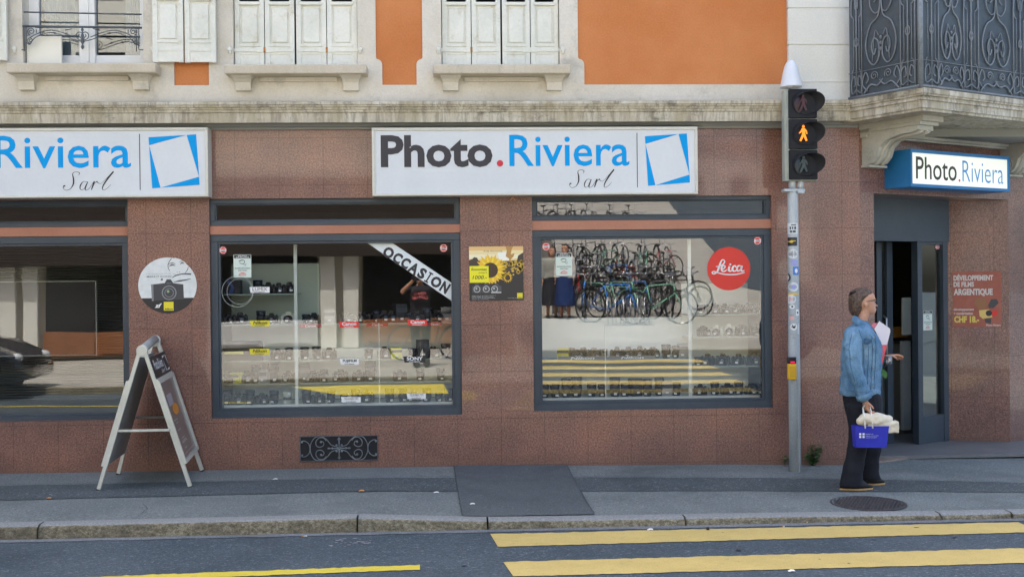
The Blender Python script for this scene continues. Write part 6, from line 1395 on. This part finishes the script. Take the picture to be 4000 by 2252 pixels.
# ================================================================== people
from mathutils import noise as mnoise
def ell(c, a, b, fx, fy, n=20, p=2.0):
    out = []
    for i in range(n):
        t = 2*math.pi*i/n; ct, st = math.cos(t), math.sin(t)
        out.append(c+fx*(a*math.copysign(abs(ct)**(2/p), ct))+fy*(b*math.copysign(abs(st)**(2/p), st)))
    return out
def limb(mb, pts, rad, side=Vector((0, 1, 0)), n=14, round_end=True):
    """tapered limb through joints; rad = (half depth, half width) or r at each joint"""
    P = [Vector(p) for p in pts]; R_ = [(r, r) if not isinstance(r, tuple) else r for r in rad]
    Q = bez([(*p, *r) for p, r in zip(P, R_)], 5); rings = []
    for i, q_ in enumerate(Q):
        c = Vector(q_[:3]); t = (Vector(Q[min(i+1, len(Q)-1)][:3])-Vector(Q[max(i-1, 0)][:3])).normalized()
        s_ = side-t*side.dot(t); s_ = s_.normalized() if s_.length > 1e-3 else t.orthogonal().normalized(); f_ = s_.cross(t)
        rings.append(ell(c, q_[3], q_[4], f_, s_, n))
    if round_end:
        for end, sgn in ((0, -1), (-1, 1)):
            c = sum(rings[end], Vector())/n; t = (Vector(Q[1][:3])-Vector(Q[0][:3])).normalized() if end == 0 else (Vector(Q[-1][:3])-Vector(Q[-2][:3])).normalized(); r = min(Q[end][3], Q[end][4])
            extra = [[c+t*sgn*r*k2+(p-c)*k1 for p in rings[end]] for k1, k2 in ((.8, .5), (.4, .8))]
            if end == 0: rings = extra[::-1]+rings
            else: rings = rings+extra
    mb.loft(rings)
def torso(mb, rings, n=24):   # (z, xc, half depth, half width, power)
    Q = bez([tuple(map(float, r)) for r in rings], 4)
    mb.loft([ell(Vector((q[1], 0, q[0])), q[2], q[3], Vector((1, 0, 0)), Vector((0, 1, 0)), n, q[4]) for q in Q])
def blend(mb, name, mat_, voxel, parent, smooth=4, wr=0, wscale=14, T_=None, label=None, hem=None):
    """union the pieces into ONE continuous surface (voxel remesh), relax it, add cloth folds"""
    me = bpy.data.meshes.new('tmp'); me.from_pydata([tuple(p) for p in mb.v], [], mb.f); o = bpy.data.objects.new('tmp', me); COL.objects.link(o)
    bm = bmesh.new(); bm.from_mesh(me); bmesh.ops.recalc_face_normals(bm, faces=bm.faces); bm.to_mesh(me); bm.free()
    md = o.modifiers.new('r', 'REMESH'); md.mode = 'VOXEL'; md.voxel_size = voxel
    dg = bpy.context.evaluated_depsgraph_get(); m2 = bpy.data.meshes.new_from_object(o.evaluated_get(dg)); bpy.data.objects.remove(o); bpy.data.meshes.remove(me)
    bm = bmesh.new(); bm.from_mesh(m2)
    for _ in range(smooth): bmesh.ops.smooth_vert(bm, verts=bm.verts, factor=.5, use_axis_x=True, use_axis_y=True, use_axis_z=True)
    if wr:
        bm.normal_update()
        for v in bm.verts:
            p = v.co; d = mnoise.noise(Vector((p.x*wscale, p.y*wscale, p.z*wscale*1.5)))+.6*abs(mnoise.noise(Vector((p.x*wscale*2.2+9, p.y*wscale*2.2, p.z*wscale*1.2))))
            v.co = p+v.normal*(d*wr)
    M_ = T_ or Matrix()
    for v in bm.verts: v.co = M_ @ v.co
    off = wloc(parent); 
    for v in bm.verts: v.co -= off
    for f in bm.faces: f.smooth = True
    bm.to_mesh(m2); bm.free(); m2.name = name; m2.materials.clear(); m2.materials.append(mat_)
    r = bpy.data.objects.new(name, m2); COL.objects.link(r); r.parent = parent
    if label: r['label'] = label
    return r
def hand(mb, w_, fdir, pdir, side, curl=.6, spread=.004, s=1.0, thumb=1):
    """palm from wrist w_ along fdir; fingers curl towards pdir; `side` runs across the knuckles (thumb at +side)"""
    f, p, sd = Vector(fdir).normalized(), Vector(pdir).normalized(), Vector(side).normalized(); w_ = Vector(w_)
    limb(mb, [w_, w_+f*.035*s, w_+f*.075*s], [(.016*s, .024*s), (.017*s, .036*s), (.014*s, .038*s)], sd, 12)
    for k, (o, L_) in enumerate(((.029, .066), (.010, .075), (-.010, .070), (-.028, .055))):
        b = w_+f*.078*s+sd*o*s; L_ *= s; pts = [b]; d = f.copy(); c = 0
        for j, fr in enumerate((.42, .32, .26)):
            c += curl*(.75+.12*k)*(.8 if j == 0 else 1); d = f*math.cos(c)+p*math.sin(c); pts.append(pts[-1]+d*L_*fr)
        limb(mb, pts, [.0095*s, .009*s, .008*s, .0068*s], sd, 8)
    b = w_+f*.025*s+sd*.026*s*thumb; limb(mb, [b, b+(f*.5+sd*.6*thumb+p*.3).normalized()*.035*s, b+(f*.9+sd*.45*thumb+p*.7).normalized()*.066*s], [.012*s, .0105*s, .008*s], p, 8)
def head(mb, c, s=1.0):
    """c = chin-bottom point, face towards +x"""
    R_ = [(0, .088, .03, .022), (.012, .098, .0, .040), (.03, .098, -.03, .052), (.048, .096, -.055, .060), (.07, .094, -.078, .066), (.09, .090, -.092, .070), (.11, .083, -.100, .074), (.13, .090, -.104, .076), (.155, .090, -.103, .075), (.18, .074, -.092, .066), (.20, .048, -.068, .05), (.213, .012, -.035, .025)]
    mb.loft([ell(c+Vector(((a+b)/2*s, 0, h*s)), (a-b)/2*s, w_*s, Vector((1, 0, 0)), Vector((0, 1, 0)), 20, 2.2) for h, a, b, w_ in R_])
    mb.loft([[c+Vector(q)*s for q in r] for r in ([(.088, -.006, .118), (.088, .006, .118), (.075, .01, .118), (.075, -.01, .118)], [(.103, -.010, .085), (.103, .010, .085), (.075, .016, .085), (.075, -.016, .085)], [(.114, -.013, .068), (.114, .013, .068), (.08, .018, .062), (.08, -.018, .062)])])
    mb.sphere(c+Vector((.113, 0, .070))*s, (.010*s, .010*s, .009*s), 10, 6)
    mb.sphere(c+Vector((.098, 0, .043))*s, (.011*s, .022*s, .006*s), 10, 6); mb.sphere(c+Vector((.096, 0, .033))*s, (.011*s, .019*s, .007*s), 10, 6)
    for k in (-1, 1):
        mb.sphere(c+Vector((-.008, k*.076, .085))*s, (.016*s, .008*s, .030*s), 10, 8)
        mb.sphere(c+Vector((.074, k*.034, .128))*s, (.016*s, .026*s, .010*s), 10, 6)
SKIN = varmat('skin', (.50, .26, .17), (.58, .32, .22), 14, .5, fine=(120, .05), bmp=.05); SKIN.node_tree.nodes['Principled BSDF'].inputs['Subsurface Weight'].default_value = .08
HAIR = varmat('brown_hair', (.045, .028, .02), (.15, .10, .07), 60, .5, stretch=(1, 1, .25), bmp=.6, fine=(140, .3)); HAIR2 = varmat('dark_hair', (.03, .02, .015), (.06, .04, .03), 30, .5)
DEN = varmat('denim_blue', (.065, .16, .28), (.19, .33, .46), 5, .85, stretch=(1, 1, .6), fine=(110, .16), bmp=.35, dirt=((.36, .49, .60), 8, .58, .9))
DEN2 = varmat('denim_seam', (.05, .13, .25), (.09, .2, .34), 30, .85)
BLKT = varmat('black_trouser', (.006, .007, .012), (.012, .013, .02), 8, .85, bmp=.1); SHO = mat('shoe_black', (.008, .008, .01), .6); SOLE = varmat('tan_sole', (.45, .27, .10), (.55, .35, .15), 20, .7)
MET = mat('dark_frame', (.02, .015, .02), .3)
def face_bits(c, parent, T_, s=1.0, glasses=True):
    for k in (-1, 1):
        m = MB(T_); m.sphere(c+Vector((.0845, k*.030, .112))*s, (.007*s, .012*s, .007*s), 10, 6); m.build('eye', mat('eye_white', (.6, .58, .55), .2), parent)
    m = MB(T_)
    for k in (-1, 1): m.tube([c+Vector((.088, k*.018, .128))*s, c+Vector((.091, k*.033, .134))*s, c+Vector((.078, k*.050, .130))*s], .0028*s, 5)
    m.build('eyebrow', HAIR, parent) if False else m.build('eyebrows', HAIR, parent)
    if glasses:
        m = MB(T_)
        for k in (-1, 1):
            m.tube([c+Vector((.101-.012*abs(math.cos(a)*.5+.5 if k > 0 else math.cos(a)*.5-.5), k*.033+.024*math.cos(a), .112+.017*math.sin(a)))*s for a in [i*2*math.pi/16 for i in range(17)]], .0022*s, 5)
            m.tube([c+Vector((.092, k*.058, .118))*s, c+Vector((.04, k*.076, .114))*s, c+Vector((-.012, k*.080, .108))*s], .0024*s, 5)
        m.tube([c+Vector((.101, -.009, .115))*s, c+Vector((.106, 0, .118))*s, c+Vector((.101, .009, .115))*s], .002*s, 5); m.build('glasses', MET, parent)
def hair_bob(mb, c, s=1.0, low=-.01, bun=True):
    R_ = [(low, -.052, -.098, .035), (.02, -.036, -.118, .060), (.05, -.030, -.124, .074), (.08, -.030, -.124, .080), (.105, -.022, -.124, .083), (.125, .0, -.125, .084), (.145, .030, -.125, .084), (.165, .062, -.12, .081), (.185, .074, -.112, .073), (.205, .055, -.095, .058), (.222, .015, -.06, .032)]
    mb.loft([ell(c+Vector(((a+b)/2*s, 0, h*s)), (a-b)/2*s, w_*s, Vector((1, 0, 0)), Vector((0, 1, 0)), 20, 2.2) for h, a, b, w_ in R_])
    if bun: mb.sphere(c+Vector((-.098, 0, .175))*s, (.026*s, .03*s, .026*s), 12, 8)
# ---------------------------------------------------------------- the woman in the denim jacket
wy = gp(3345, 1904).y; gz = pav_z(3.2, wy)
def W(px, py, y=0.0): p = PY(px, py, wy+y); return Vector((p.x, wy+y, p.z))
pw = thing('person', 'woman in blue denim jacket walking past the corner door', 'person', (3.2, wy, gz))
zcol = W(3370, 1265).z
b = MB()
chin = W(3394, 1226); chin.x = W(3416, 1226).x-.088
head(b, chin, .97)
limb(b, [W(3352, 1300), W(3362, 1262), W(3372, 1225), chin+Vector((.012, 0, .06))], [(.05, .055), (.046, .052), (.050, .052), (.055, .055)])
xb0, xf0 = W(3296, 1380).x, W(3436, 1380).x
tz = lambda py: W(3350, py).z
def cx(a, b_, py): return (W(a, py).x+W(b_, py).x)/2, (W(b_, py).x-W(a, py).x)/2
def TR(py, a, b_, w_, p=2.2, sh=0): c_, h_ = cx(a, b_, py); return (tz(py), c_+sh, h_, w_, p)
# local builder: torso() works around y=0, so shift by a matrix afterwards
Tw = Matrix.Translation((0, wy, 0)); TwI = Tw.inverted()
def L0(v): return TwI @ v
bt_ = MB(); torso(bt_, [TR(1600, 3322, 3425, .155), TR(1545, 3302, 3422, .160), TR(1480, 3304, 3414, .135), TR(1400, 3300, 3425, .145), TR(1330, 3318, 3405, .13), TR(1290, 3332, 3388, .09), TR(1262, 3348, 3384, .06)])
b.v = [L0(v) for v in b.v]; b.add(bt_.v, bt_.f)
def LP_(px, py, y): return L0(W(px, py, y))
# arms
sN, eN, wN = LP_(3335, 1296, -.17), LP_(3338, 1432, -.215), LP_(3379, 1558, -.235)
limb(b, [sN, eN, wN], [(.040, .036), (.036, .034), (.026, .022)])
hand(b, wN, (.12, 0, -1), (.9, .1, -.1), (.25, -1, 0), curl=.95)
sF, eF, wF = LP_(3350, 1296, .17), LP_(3370, 1425, .21), LP_(3452, 1394, .10)
limb(b, [sF, eF, wF], [(.038, .036), (.036, .034), (.025, .022)])
hand(b, wF+Vector((.005, 0, 0)), (1, -.25, .15), (.1, -.2, -1), (.2, -1, .35), curl=.38)
# legs
hN, kN, aN = LP_(3352, 1600, -.085), LP_(3352, 1745, -.10), LP_(3318, 1880, -.10)
hF, kF, aF = LP_(3372, 1600, .085), LP_(3400, 1740, .10), LP_(3392, 1855, .12)
for h_, k_, a_ in ((hN, kN, aN), (hF, kF, aF)):
    limb(b, [h_, k_, a_], [(.082, .085), (.056, .055), (.036, .034)]); limb(b, [a_, a_+Vector((.03, 0, -.03)), a_+Vector((.07, 0, -.045))], [(.03, .028), (.018, .024), (.010, .02)])
blend(b, 'body', SKIN, .0055, pw, 3, 0, T_=Tw)
cl = L0(chin)
face_bits(cl, pw, Tw, .97)
h_ = MB(); hair_bob(h_, cl, .97); blend(h_, 'hair', HAIR, .005, pw, 2, .005, 55, T_=Tw)
m = MB(Tw); m.tube([cl+Vector((-.085, -.05, .195)), cl+Vector((-.115, -.035, .18)), cl+Vector((-.118, 0, .165))], .009, 6); m.build('hair_clip', MET, pw)
m = MB(Tw); m.sphere(cl+Vector((-.012, -.083, .055)), .004, 6, 4); m.build('earring', mat('earring', (.7, .68, .6), .2, 1), pw)
# trousers: wide legs
t_ = MB(); torso(t_, [TR(1625, 3312, 3438, .168, 2.3), TR(1580, 3303, 3436, .176, 2.3), TR(1520, 3296, 3428, .165, 2.3)])
def leg_(a, b_, y, pyt=1600):  # contour rows (py, x_back, x_front, halfwidth)
    rings = []
    Q = bez([(py, xb_, xf_, hw_) for py, xb_, xf_, hw_ in a], 4)
    for py, xb_, xf_, hw_ in Q:
        p0, p1 = LP_(xb_, py, y), LP_(xf_, py, y); c = (p0+p1)/2; rings.append(ell(c, (p1.x-p0.x)/2, hw_, Vector((1, 0, 0)), Vector((0, 1, 0)), 20, 2.3))
    b_.loft(rings)
leg_([(1580, 3303, 3420, .09), (1640, 3312, 3412, .085), (1700, 3318, 3396, .078), (1750, 3312, 3384, .074), (1800, 3302, 3376, .078), (1850, 3290, 3366, .083), (1896, 3281, 3366, .087)], t_, -.10)
leg_([(1580, 3330, 3432, .09), (1640, 3340, 3440, .085), (1700, 3352, 3442, .078), (1750, 3356, 3440, .074), (1800, 3356, 3431, .076), (1840, 3358, 3430, .08), (1869, 3360, 3442, .082)], t_, .11)
blend(t_, 'trousers', BLKT, .008, pw, 3, .006, 9, T_=Tw)
# shoes
def shoe(px0, px1, pyb, y):
    a, c = LP_(px0, pyb, y), LP_(px1, pyb, y); g_ = pav_z(a.x, wy+y)+.001; g2 = pav_z(c.x, wy+y)+.001; L_ = c.x-a.x; 
    m = MB(Tw)
    def ringz(z, ins, nose): return [Vector((a.x+ins+(L_-ins*2)*u, y+v*(.043-ins*.6)*(1-.35*abs(2*u-1)**3), g_+(z+nose*max(0, u-.72)*.2))) for u, v in [(.5-.5*math.cos(t), math.sin(t)) for t in [i*2*math.pi/24 for i in range(24)]]]
    m.loft([ringz(0, .004, 0), ringz(.004, 0, 0), ringz(.016, .001, 0), ringz(.018, .006, 0)]); so_ = m
    m2 = MB(Tw); m2.loft([ringz(.0165, .003, 0), ringz(.040, .004, -.12), ringz(.064, .012, -.5), ringz(.082, .03, -1.0), ringz(.10, .05, -1.7)])
    u_ = m2.build('shoe', SHO, pw); so_.build('sole', SOLE, u_)
shoe(3279, 3411, 1905, -.10); shoe(3361, 3458, 1883, .12)
# jacket
j = MB()
torso(j, [TR(1543, 3288, 3428, .165, 2.4), TR(1525, 3285, 3431, .168, 2.4), TR(1480, 3288, 3434, .158, 2.3), TR(1420, 3290, 3438, .158, 2.3), TR(1360, 3293, 3439, .168, 2.3), TR(1315, 3300, 3422, .182, 2.2), TR(1288, 3312, 3402, .165, 2.1), TR(1266, 3330, 3395, .10, 2), TR(1252, 3340, 3384, .07, 2)])
limb(j, [LP_(3336, 1300, -.16), LP_(3332, 1370, -.205), LP_(3336, 1435, -.225), LP_(3358, 1500, -.235), LP_(3376, 1552, -.238)], [(.080, .060), (.074, .056), (.064, .052), (.056, .048), (.051, .044)])
limb(j, [LP_(3352, 1300, .16), LP_(3366, 1370, .21), LP_(3375, 1428, .215), LP_(3415, 1412, .16), LP_(3442, 1400, .12)], [(.074, .058), (.066, .055), (.060, .05), (.050, .045), (.044, .04)])
# collar
for s_ in (-1, 1):
    limb(j, [LP_(3338, 1243, .035*s_), LP_(3354, 1258, .085*s_), LP_(3380, 1276, .085*s_), LP_(3400, 1296, .05*s_)], [(.012, .028), (.014, .03), (.014, .03), (.010, .018)], Vector((.5, 0, 1)))
limb(j, [LP_(3338, 1243, -.04), LP_(3334, 1244, 0), LP_(3338, 1243, .04)], [(.012, .028)]*3, Vector((0, 0, 1)))
jk = blend(j, 'jacket', DEN, .006, pw, 2, .0085, 13, T_=Tw)
# jacket details: hem band, cuff, pocket, placket, buttons
def arc_band(py0, py1, a, b_, w_, off, t0, t1, n=18):
    c_, h_ = cx(a, b_, (py0+py1)/2); m = MB(Tw); vs = []
    for i in range(n+1):
        t = t0+(t1-t0)*i/n; ct, st = math.cos(t), math.sin(t); 
        for z in (tz(py0), tz(py1)): vs.append(Vector((c_+(h_+off)*math.copysign(abs(ct)**.87, ct), (w_+off)*math.copysign(abs(st)**.87, st), z)))
    m.add(vs, [(2*i, 2*i+1, 2*i+3, 2*i+2) for i in range(n)], True); return m
from mathutils.bvhtree import BVHTree
jm = jk.data; bv = BVHTree.FromPolygons([v.co for v in jm.vertices], [tuple(p.vertices) for p in jm.polygons]); jo = wloc(jk)
def on_j(px, py, lift=.003):
    p = W(px, py, -.2)-jo; h = bv.ray_cast(Vector((p.x, -1.0, p.z)), Vector((0, 1, 0)))
    return (h[0]+Vector((0, -lift, 0))+jo) if h[0] is not None else None
def seam(mb, pts, r=.0032, lift=.0015):
    out = []
    for (x0, y0), (x1, y1) in zip(pts, pts[1:]):
        for k in range(6): q_ = on_j(x0+(x1-x0)*k/6, y0+(y1-y0)*k/6, lift); out += [q_] if q_ else []
    if len(out) > 2: mb.tube(out, r, 4)
m = MB()
seam(m, [(3421, 1300), (3429, 1360), (3427, 1440), (3420, 1536)]); seam(m, [(3408, 1310), (3415, 1370), (3413, 1450), (3407, 1536)])
seam(m, [(3352, 1288), (3366, 1330), (3368, 1400), (3372, 1470)]); seam(m, [(3322, 1305), (3308, 1360), (3312, 1430), (3330, 1500)]); seam(m, [(3290, 1524), (3340, 1528), (3425, 1526)], .0026)
seam(m, [(3300, 1345), (3318, 1340)]); seam(m, [(3380, 1350), (3383, 1430), (3388, 1515)], .0024); seam(m, [(3400, 1350), (3398, 1430), (3396, 1515)], .0024)
m.build('stitched_seams', DEN2, jk)
m = MB(); L_ = [on_j(*q_, .004) for q_ in ((3374, 1322), (3390, 1322), (3408, 1325), (3408, 1339), (3391, 1346), (3374, 1336))]
if all(L_): m.add(L_, [(0, 1, 2, 3, 4, 5)]); m.build('pocket_flap', varmat('denim_dark', (.04, .10, .19), (.08, .17, .28), 30, .85), jk)
m = MB()
for py in (1318, 1355, 1395, 1435, 1475, 1510):
    q_ = on_j(3418, py, .002)
    if q_: m.sphere(q_, (.006, .004, .006), 8, 5)
m.build('buttons', mat('brass_button', (.45, .38, .25), .35, 1), jk)
m = MB(Tw); c_ = LP_(3375, 1552, -.238); d_ = (LP_(3376, 1552, -.238)-LP_(3358, 1500, -.235)).normalized()
m.loft([ell(c_+d_*k, .055+e_, .048+e_, Vector((1, 0, .3)).normalized(), Vector((0, 1, 0)), 18) for k, e_ in ((-.03, .002), (-.028, .005), (.012, .004), (.014, -.004))], caps=False); m.build('cuff', DEN, jk)
m = MB(Tw); limb(m, [LP_(3388, 1290, 0), LP_(3402, 1310, 0), LP_(3424, 1360, 0)], [(.02, .05), (.015, .06), (.01, .06)]); m.build('black_top', BLKT, pw)
# ---- what she carries
BAGB = varmat('bag_blue', (.025, .03, .42), (.035, .045, .52), 6, .5, bmp=.1)
yb_ = -.245; hb_ = W(3386, 1588, yb_)
t = thing('paper_bag', 'blue paper carrier bag with white printed lines held in the woman\'s right hand', 'bag', tuple(W(3398, 1745, yb_)))
c4 = [W(*q_, yb_) for q_ in ((3338, 1744), (3456, 1745), (3464, 1660), (3333, 1660))]
m = MB(); dpt = .06
vs = [p+Vector((0, -.035, 0)) for p in c4[:2]]+[p+Vector((0, -.05, 0)) for p in c4[2:]]+[p+Vector((0, .035, 0)) for p in c4[:2]]+[p+Vector((0, .05, 0)) for p in c4[2:]]
m.add(vs, [(0, 1, 2, 3), (5, 4, 7, 6), (1, 5, 6, 2), (4, 0, 3, 7), (4, 5, 1, 0)]); m.build('bag_body', BAGB, t)
for dy in (-.05, .05):
    m = MB()
    for (a, b2) in (((3380, 1672), (3371, 1592)), ((3409, 1672), (3399, 1588))):
        p0, p1 = W(*a, yb_+dy-.004), W(*b2, yb_); m.tube([p0, p0.lerp(p1, .6)+Vector((0, dy*.2, 0)), p1], .006, 6)
    m.tube([W(3371, 1592, yb_), W(3377, 1583, yb_), W(3393, 1581, yb_), W(3399, 1588, yb_)], .006, 6); m.build('handle', WHT, t)
fb = W(3400, 1700, yb_-.05); Mb = frameM(Vector((0, wy+yb_-.05, 0)), (1, 0, 0), (0, 0, 1)); Mb.translation.y -= .0005
def zb_(px, py): p = W(px, py, yb_-.05); return p.x, p.z
m = MB(Mb)
for (a, c) in ((3356, 1690), (3369, 1690), (3356, 1701), (3369, 1701)):
    u0, v0 = zb_(a, c+8); u1, v1 = zb_(a+8, c); rectf(m, u0, u1, v0, v1, .001)
for (a, c, L_) in ((3381, 1692, 30), (3381, 1699, 50), (3381, 1706, 43)):
    u0, v0 = zb_(a, c+3.5); u1, v1 = zb_(a+L_, c); text(m, 'hôpital universitaire'[:int(L_/2.6)], u0, u1, v0, v1, .001, .02)
m.build('white_print', WHT, t)
t = thing('bread_bag', 'cream paper bundle lying on top of the blue bag', 'bundle', tuple(W(3415, 1655, yb_)))
b = MB(); limb(b, [W(3358, 1645, yb_), W(3385, 1636, yb_), W(3430, 1636, yb_), W(3472, 1640, yb_)], [(.03, .04), (.05, .045), (.052, .05), (.035, .04)]); b.box(W(3345, 1660, 0).x, W(3462, 1660, 0).x, wy+yb_-.035, wy+yb_+.035, W(3400, 1690, yb_).z, W(3400, 1645, yb_).z)
blend(b, 'bundle', varmat('cream_paper', (.68, .60, .44), (.80, .74, .60), 12, .8, bmp=.2), .007, t, 2, .009, 18)
# leaflet
t = thing('leaflet', 'white and red folded leaflet held against the woman\'s chest', 'leaflet', tuple(W(3450, 1400, -.02)))
Zq = lambda x, y: W(3200+x/3.4525, 1080+y/3.4525, -.06-.02)
def sheet3(pts, name, mt, dy):
    m = MB(); A = [Zq(*p)+Vector((0, dy, 0)) for p in pts]; B = [p+Vector((0, .004, 0)) for p in A]; n = len(A)
    m.add(A+B, [tuple(range(n)), tuple(range(2*n-1, n-1, -1))]+[(i, i+n, (i+1) % n+n, (i+1) % n) for i in range(n)]); m.build(name, mt, t)
sheet3([(812, 598), (745, 705), (850, 920), (916, 915), (958, 745), (955, 700)], 'white_sheet', varmat('leaflet_white', (.72, .68, .74), (.78, .75, .79), 6, .5, bmp=0), 0)
sheet3([(850, 921), (838, 1000), (832, 1180), (852, 1182), (916, 916)], 'red_sheet', mat('leaflet_red', (.75, .10, .12), .5), 0); sheet3([(705, 655), (745, 622), (785, 625), (760, 690), (745, 700)], 'pink_sheet', mat('leaflet_pink', (.62, .16, .22), .5), .006)
t = thing('plastic_cup', 'small clear cup held in the woman\'s left hand', 'cup', tuple(W(3475, 1418, .07)))
c_ = W(3472, 1410, .055); m = MB(); m.lathe([(.022, -.03), (.026, .0), (.030, .045)], tuple(c_), 16); m.build('cup', glass_mat('cup_plastic', .25, (.8, .82, .8)), t); m = MB(); m.lathe([(.031, .043), (.032, .047), (.029, .047)], tuple(c_), 16); m.build('rim', GL, t)
t = thing('leaf_bunch', 'small bunch of green leaves hanging below the leaflet', 'plant', tuple(W(3450, 1480, -.05)))
m = MB(); 
for k, (a, c, L_) in enumerate(((3446, 1442, 34), (3450, 1450, 28), (3447, 1436, 40))):
    p0 = W(a, c, -.06+k*.01); p1 = W(a+10+k*3, c+L_, -.06+k*.012); sd_ = Vector((.018, 0, .006)); m.add([p0, p0.lerp(p1, .5)-sd_, p1, p0.lerp(p1, .5)+sd_+Vector((0, -.01, 0))], [(0, 1, 2, 3)])
m.build('foliage', LEAF, t); m = MB(); m.tube([W(3446, 1442, -.05), W(3444, 1415, -.04)], .002, 4); m.build('stem', LEAF, t)
# ---------------------------------------------------------------- simpler passers-by across the street (only reflected)
def stander(label, loc, rz, H_, top, bottom, hairm, pose, name='person', skirt=False, bottom_name='trousers'):
    s = H_/1.66; T_ = Matrix.Translation(loc) @ Matrix.Rotation(rz, 4, 'Z') @ Matrix.Scale(s, 4); t = thing(name, label, 'person', loc)
    b = MB(); c = Vector((-.01, 0, 1.44)); head(b, c); limb(b, [(-.02, 0, 1.32), (-.01, 0, 1.40), (0, 0, 1.48)], [(.07, .08), (.05, .055), (.055, .055)])
    torso(b, [(.82, 0, .11, .16, 2.2), (.92, 0, .105, .165, 2.2), (1.08, 0, .095, .13, 2.2), (1.22, 0, .105, .15, 2.2), (1.34, 0, .085, .155, 2.2), (1.40, -.01, .05, .07, 2)])
    arms = pose
    for sgn, (e, w_, fd_, pd_) in zip((-1, 1), arms):
        limb(b, [(0, sgn*.17, 1.34), e, w_], [.05, .04, .026]); hand(b, w_, fd_, pd_, (0, -sgn*.3, 1) if abs(Vector(fd_).z) < .5 else (1, 0, 0), curl=.5)
    for sgn in (-1, 1): limb(b, [(0, sgn*.085, .86), (.01, sgn*.09, .46), (-.01, sgn*.09, .08)], [.085, .056, .036]); limb(b, [(-.01, sgn*.09, .07), (.06, sgn*.09, .03), (.12, sgn*.095, .025)], [.034, .03, .024])
    blend(b, 'body', SKIN, .009, t, 2, T_=T_)
    h_ = MB(); hair_bob(h_, c, 1.0, -.06 if not skirt else -.12, False); blend(h_, 'hair', hairm, .01, t, 2, T_=T_)
    j = MB(); torso(j, [(.90, 0, .13, .185, 2.3), (1.05, 0, .125, .165, 2.3), (1.22, 0, .125, .175, 2.3), (1.34, 0, .10, .175, 2.2), (1.40, -.01, .06, .08, 2)])
    for sgn, (e, w_, fd_, pd_) in zip((-1, 1), arms): limb(j, [(0, sgn*.17, 1.335), Vector((0, sgn*.17, 1.335)).lerp(Vector(e), .85 if not skirt else 1)]+([Vector(e).lerp(Vector(w_), .85)] if skirt else []), [.066, .058]+([.045] if skirt else []))
    blend(j, 'top', top, .01, t, 2, .006, 10, T_=T_)
    k_ = MB()
    if skirt: torso(k_, [(.30, 0, .20, .25, 2.2), (.6, 0, .17, .22, 2.2), (.95, 0, .13, .17, 2.2)])
    else:
        torso(k_, [(.80, 0, .12, .175, 2.3), (.95, 0, .12, .175, 2.3)])
        for sgn in (-1, 1): limb(k_, [(0, sgn*.088, .84), (.01, sgn*.092, .46), (0, sgn*.092, .06)], [.095, .072, .062])
    blend(k_, bottom_name, bottom, .011, t, 2, .008, 8, T_=T_)
    for sgn in (-1, 1): m = MB(T_); m.sphere((.045, sgn*.093, .035), (.13, .045, .036), 12, 6); m.build('shoe', SHO, t)
    return t, T_
WTOP = varmat('white_blouse', (.66, .64, .60), (.76, .74, .70), 6, .8); NAVY = varmat('navy_skirt', (.01, .025, .10), (.02, .05, .18), 8, .85); GRY = varmat('grey_top', (.30, .31, .28), (.4, .4, .36), 6, .8); PTOP = mat('tee_black', (.012, .012, .02), .8); DSK = varmat('dark_skirt', (.012, .014, .02), (.03, .03, .04), 6, .85)
down = [((0, -.20, 1.10), (.03, -.21, .88), (.1, 0, -1), (1, 0, 0)), ((0, .20, 1.10), (.03, .21, .88), (.1, 0, -1), (1, 0, 0))]
for (lx, ly, lab, tp, bt2, hm, hgt, rz) in ((1.9, -14.8, 'woman in a white blouse and long navy skirt, reflected in the right window', WTOP, NAVY, HAIR2, 1.66, 1.9), (1.62, -15.1, 'woman in a grey top and dark skirt beside the one in white', GRY, DSK, HAIR, 1.60, 1.5)):
    t, T_ = stander(lab, (lx, ly, -.02), rz, hgt, tp, bt2, hm, down, skirt=True, bottom_name='skirt')
# the man taking the photograph (the camera is in his hands)
up2 = [((.14, -.30, 1.30), (.235, -.10, 1.50), (.2, .3, 1), (.6, .8, 0)), ((.14, .30, 1.30), (.235, .10, 1.50), (.2, -.3, 1), (.6, -.8, 0))]
t, T_ = stander('man in a black printed shirt holding up a phone, reflected in the middle window', (0.0, -DCAM-.37, -.02), math.pi/2, 1.80, PTOP, BLKT, HAIR, up2)
m = MB(T_ @ Matrix.Translation((.137, 0, 1.13))); 
Mt = T_ @ frameM((.150, 0, 0), (0, 1, 0), (0, 0, 1)) if False else T_ @ frameM((.150, 0, 0), (0, 1, 0), (0, 0, 1))
m = MB(Mt); text(m, 'TENUE', -.11, .11, 1.24, 1.29, .0, .03); text(m, 'CAPTAIN', -.13, .13, 1.16, 1.22, .0, .03); m.build('shirt_print', mat('print_coral', (.8, .2, .22), .6), t)
m = MB(); p = CPOS; ph = thing('phone', 'dark phone held up by the man, seen from its back in the middle window', 'phone', (p.x, p.y-.03, p.z-.04)); m.bbox(p.x-.15, p.x+.012, p.y-.022, p.y-.012, p.z-.06, p.z+.018, .003); m.build('phone_body', mat('phone_dark', (.03, .03, .035), .2), ph); m = MB(); m.lathe([(.007, 0), (.007, .003)], (p.x-.02, p.y-.0115, p.z+.004), 12, 'y'); m.build('lens_ring', CHR, ph)
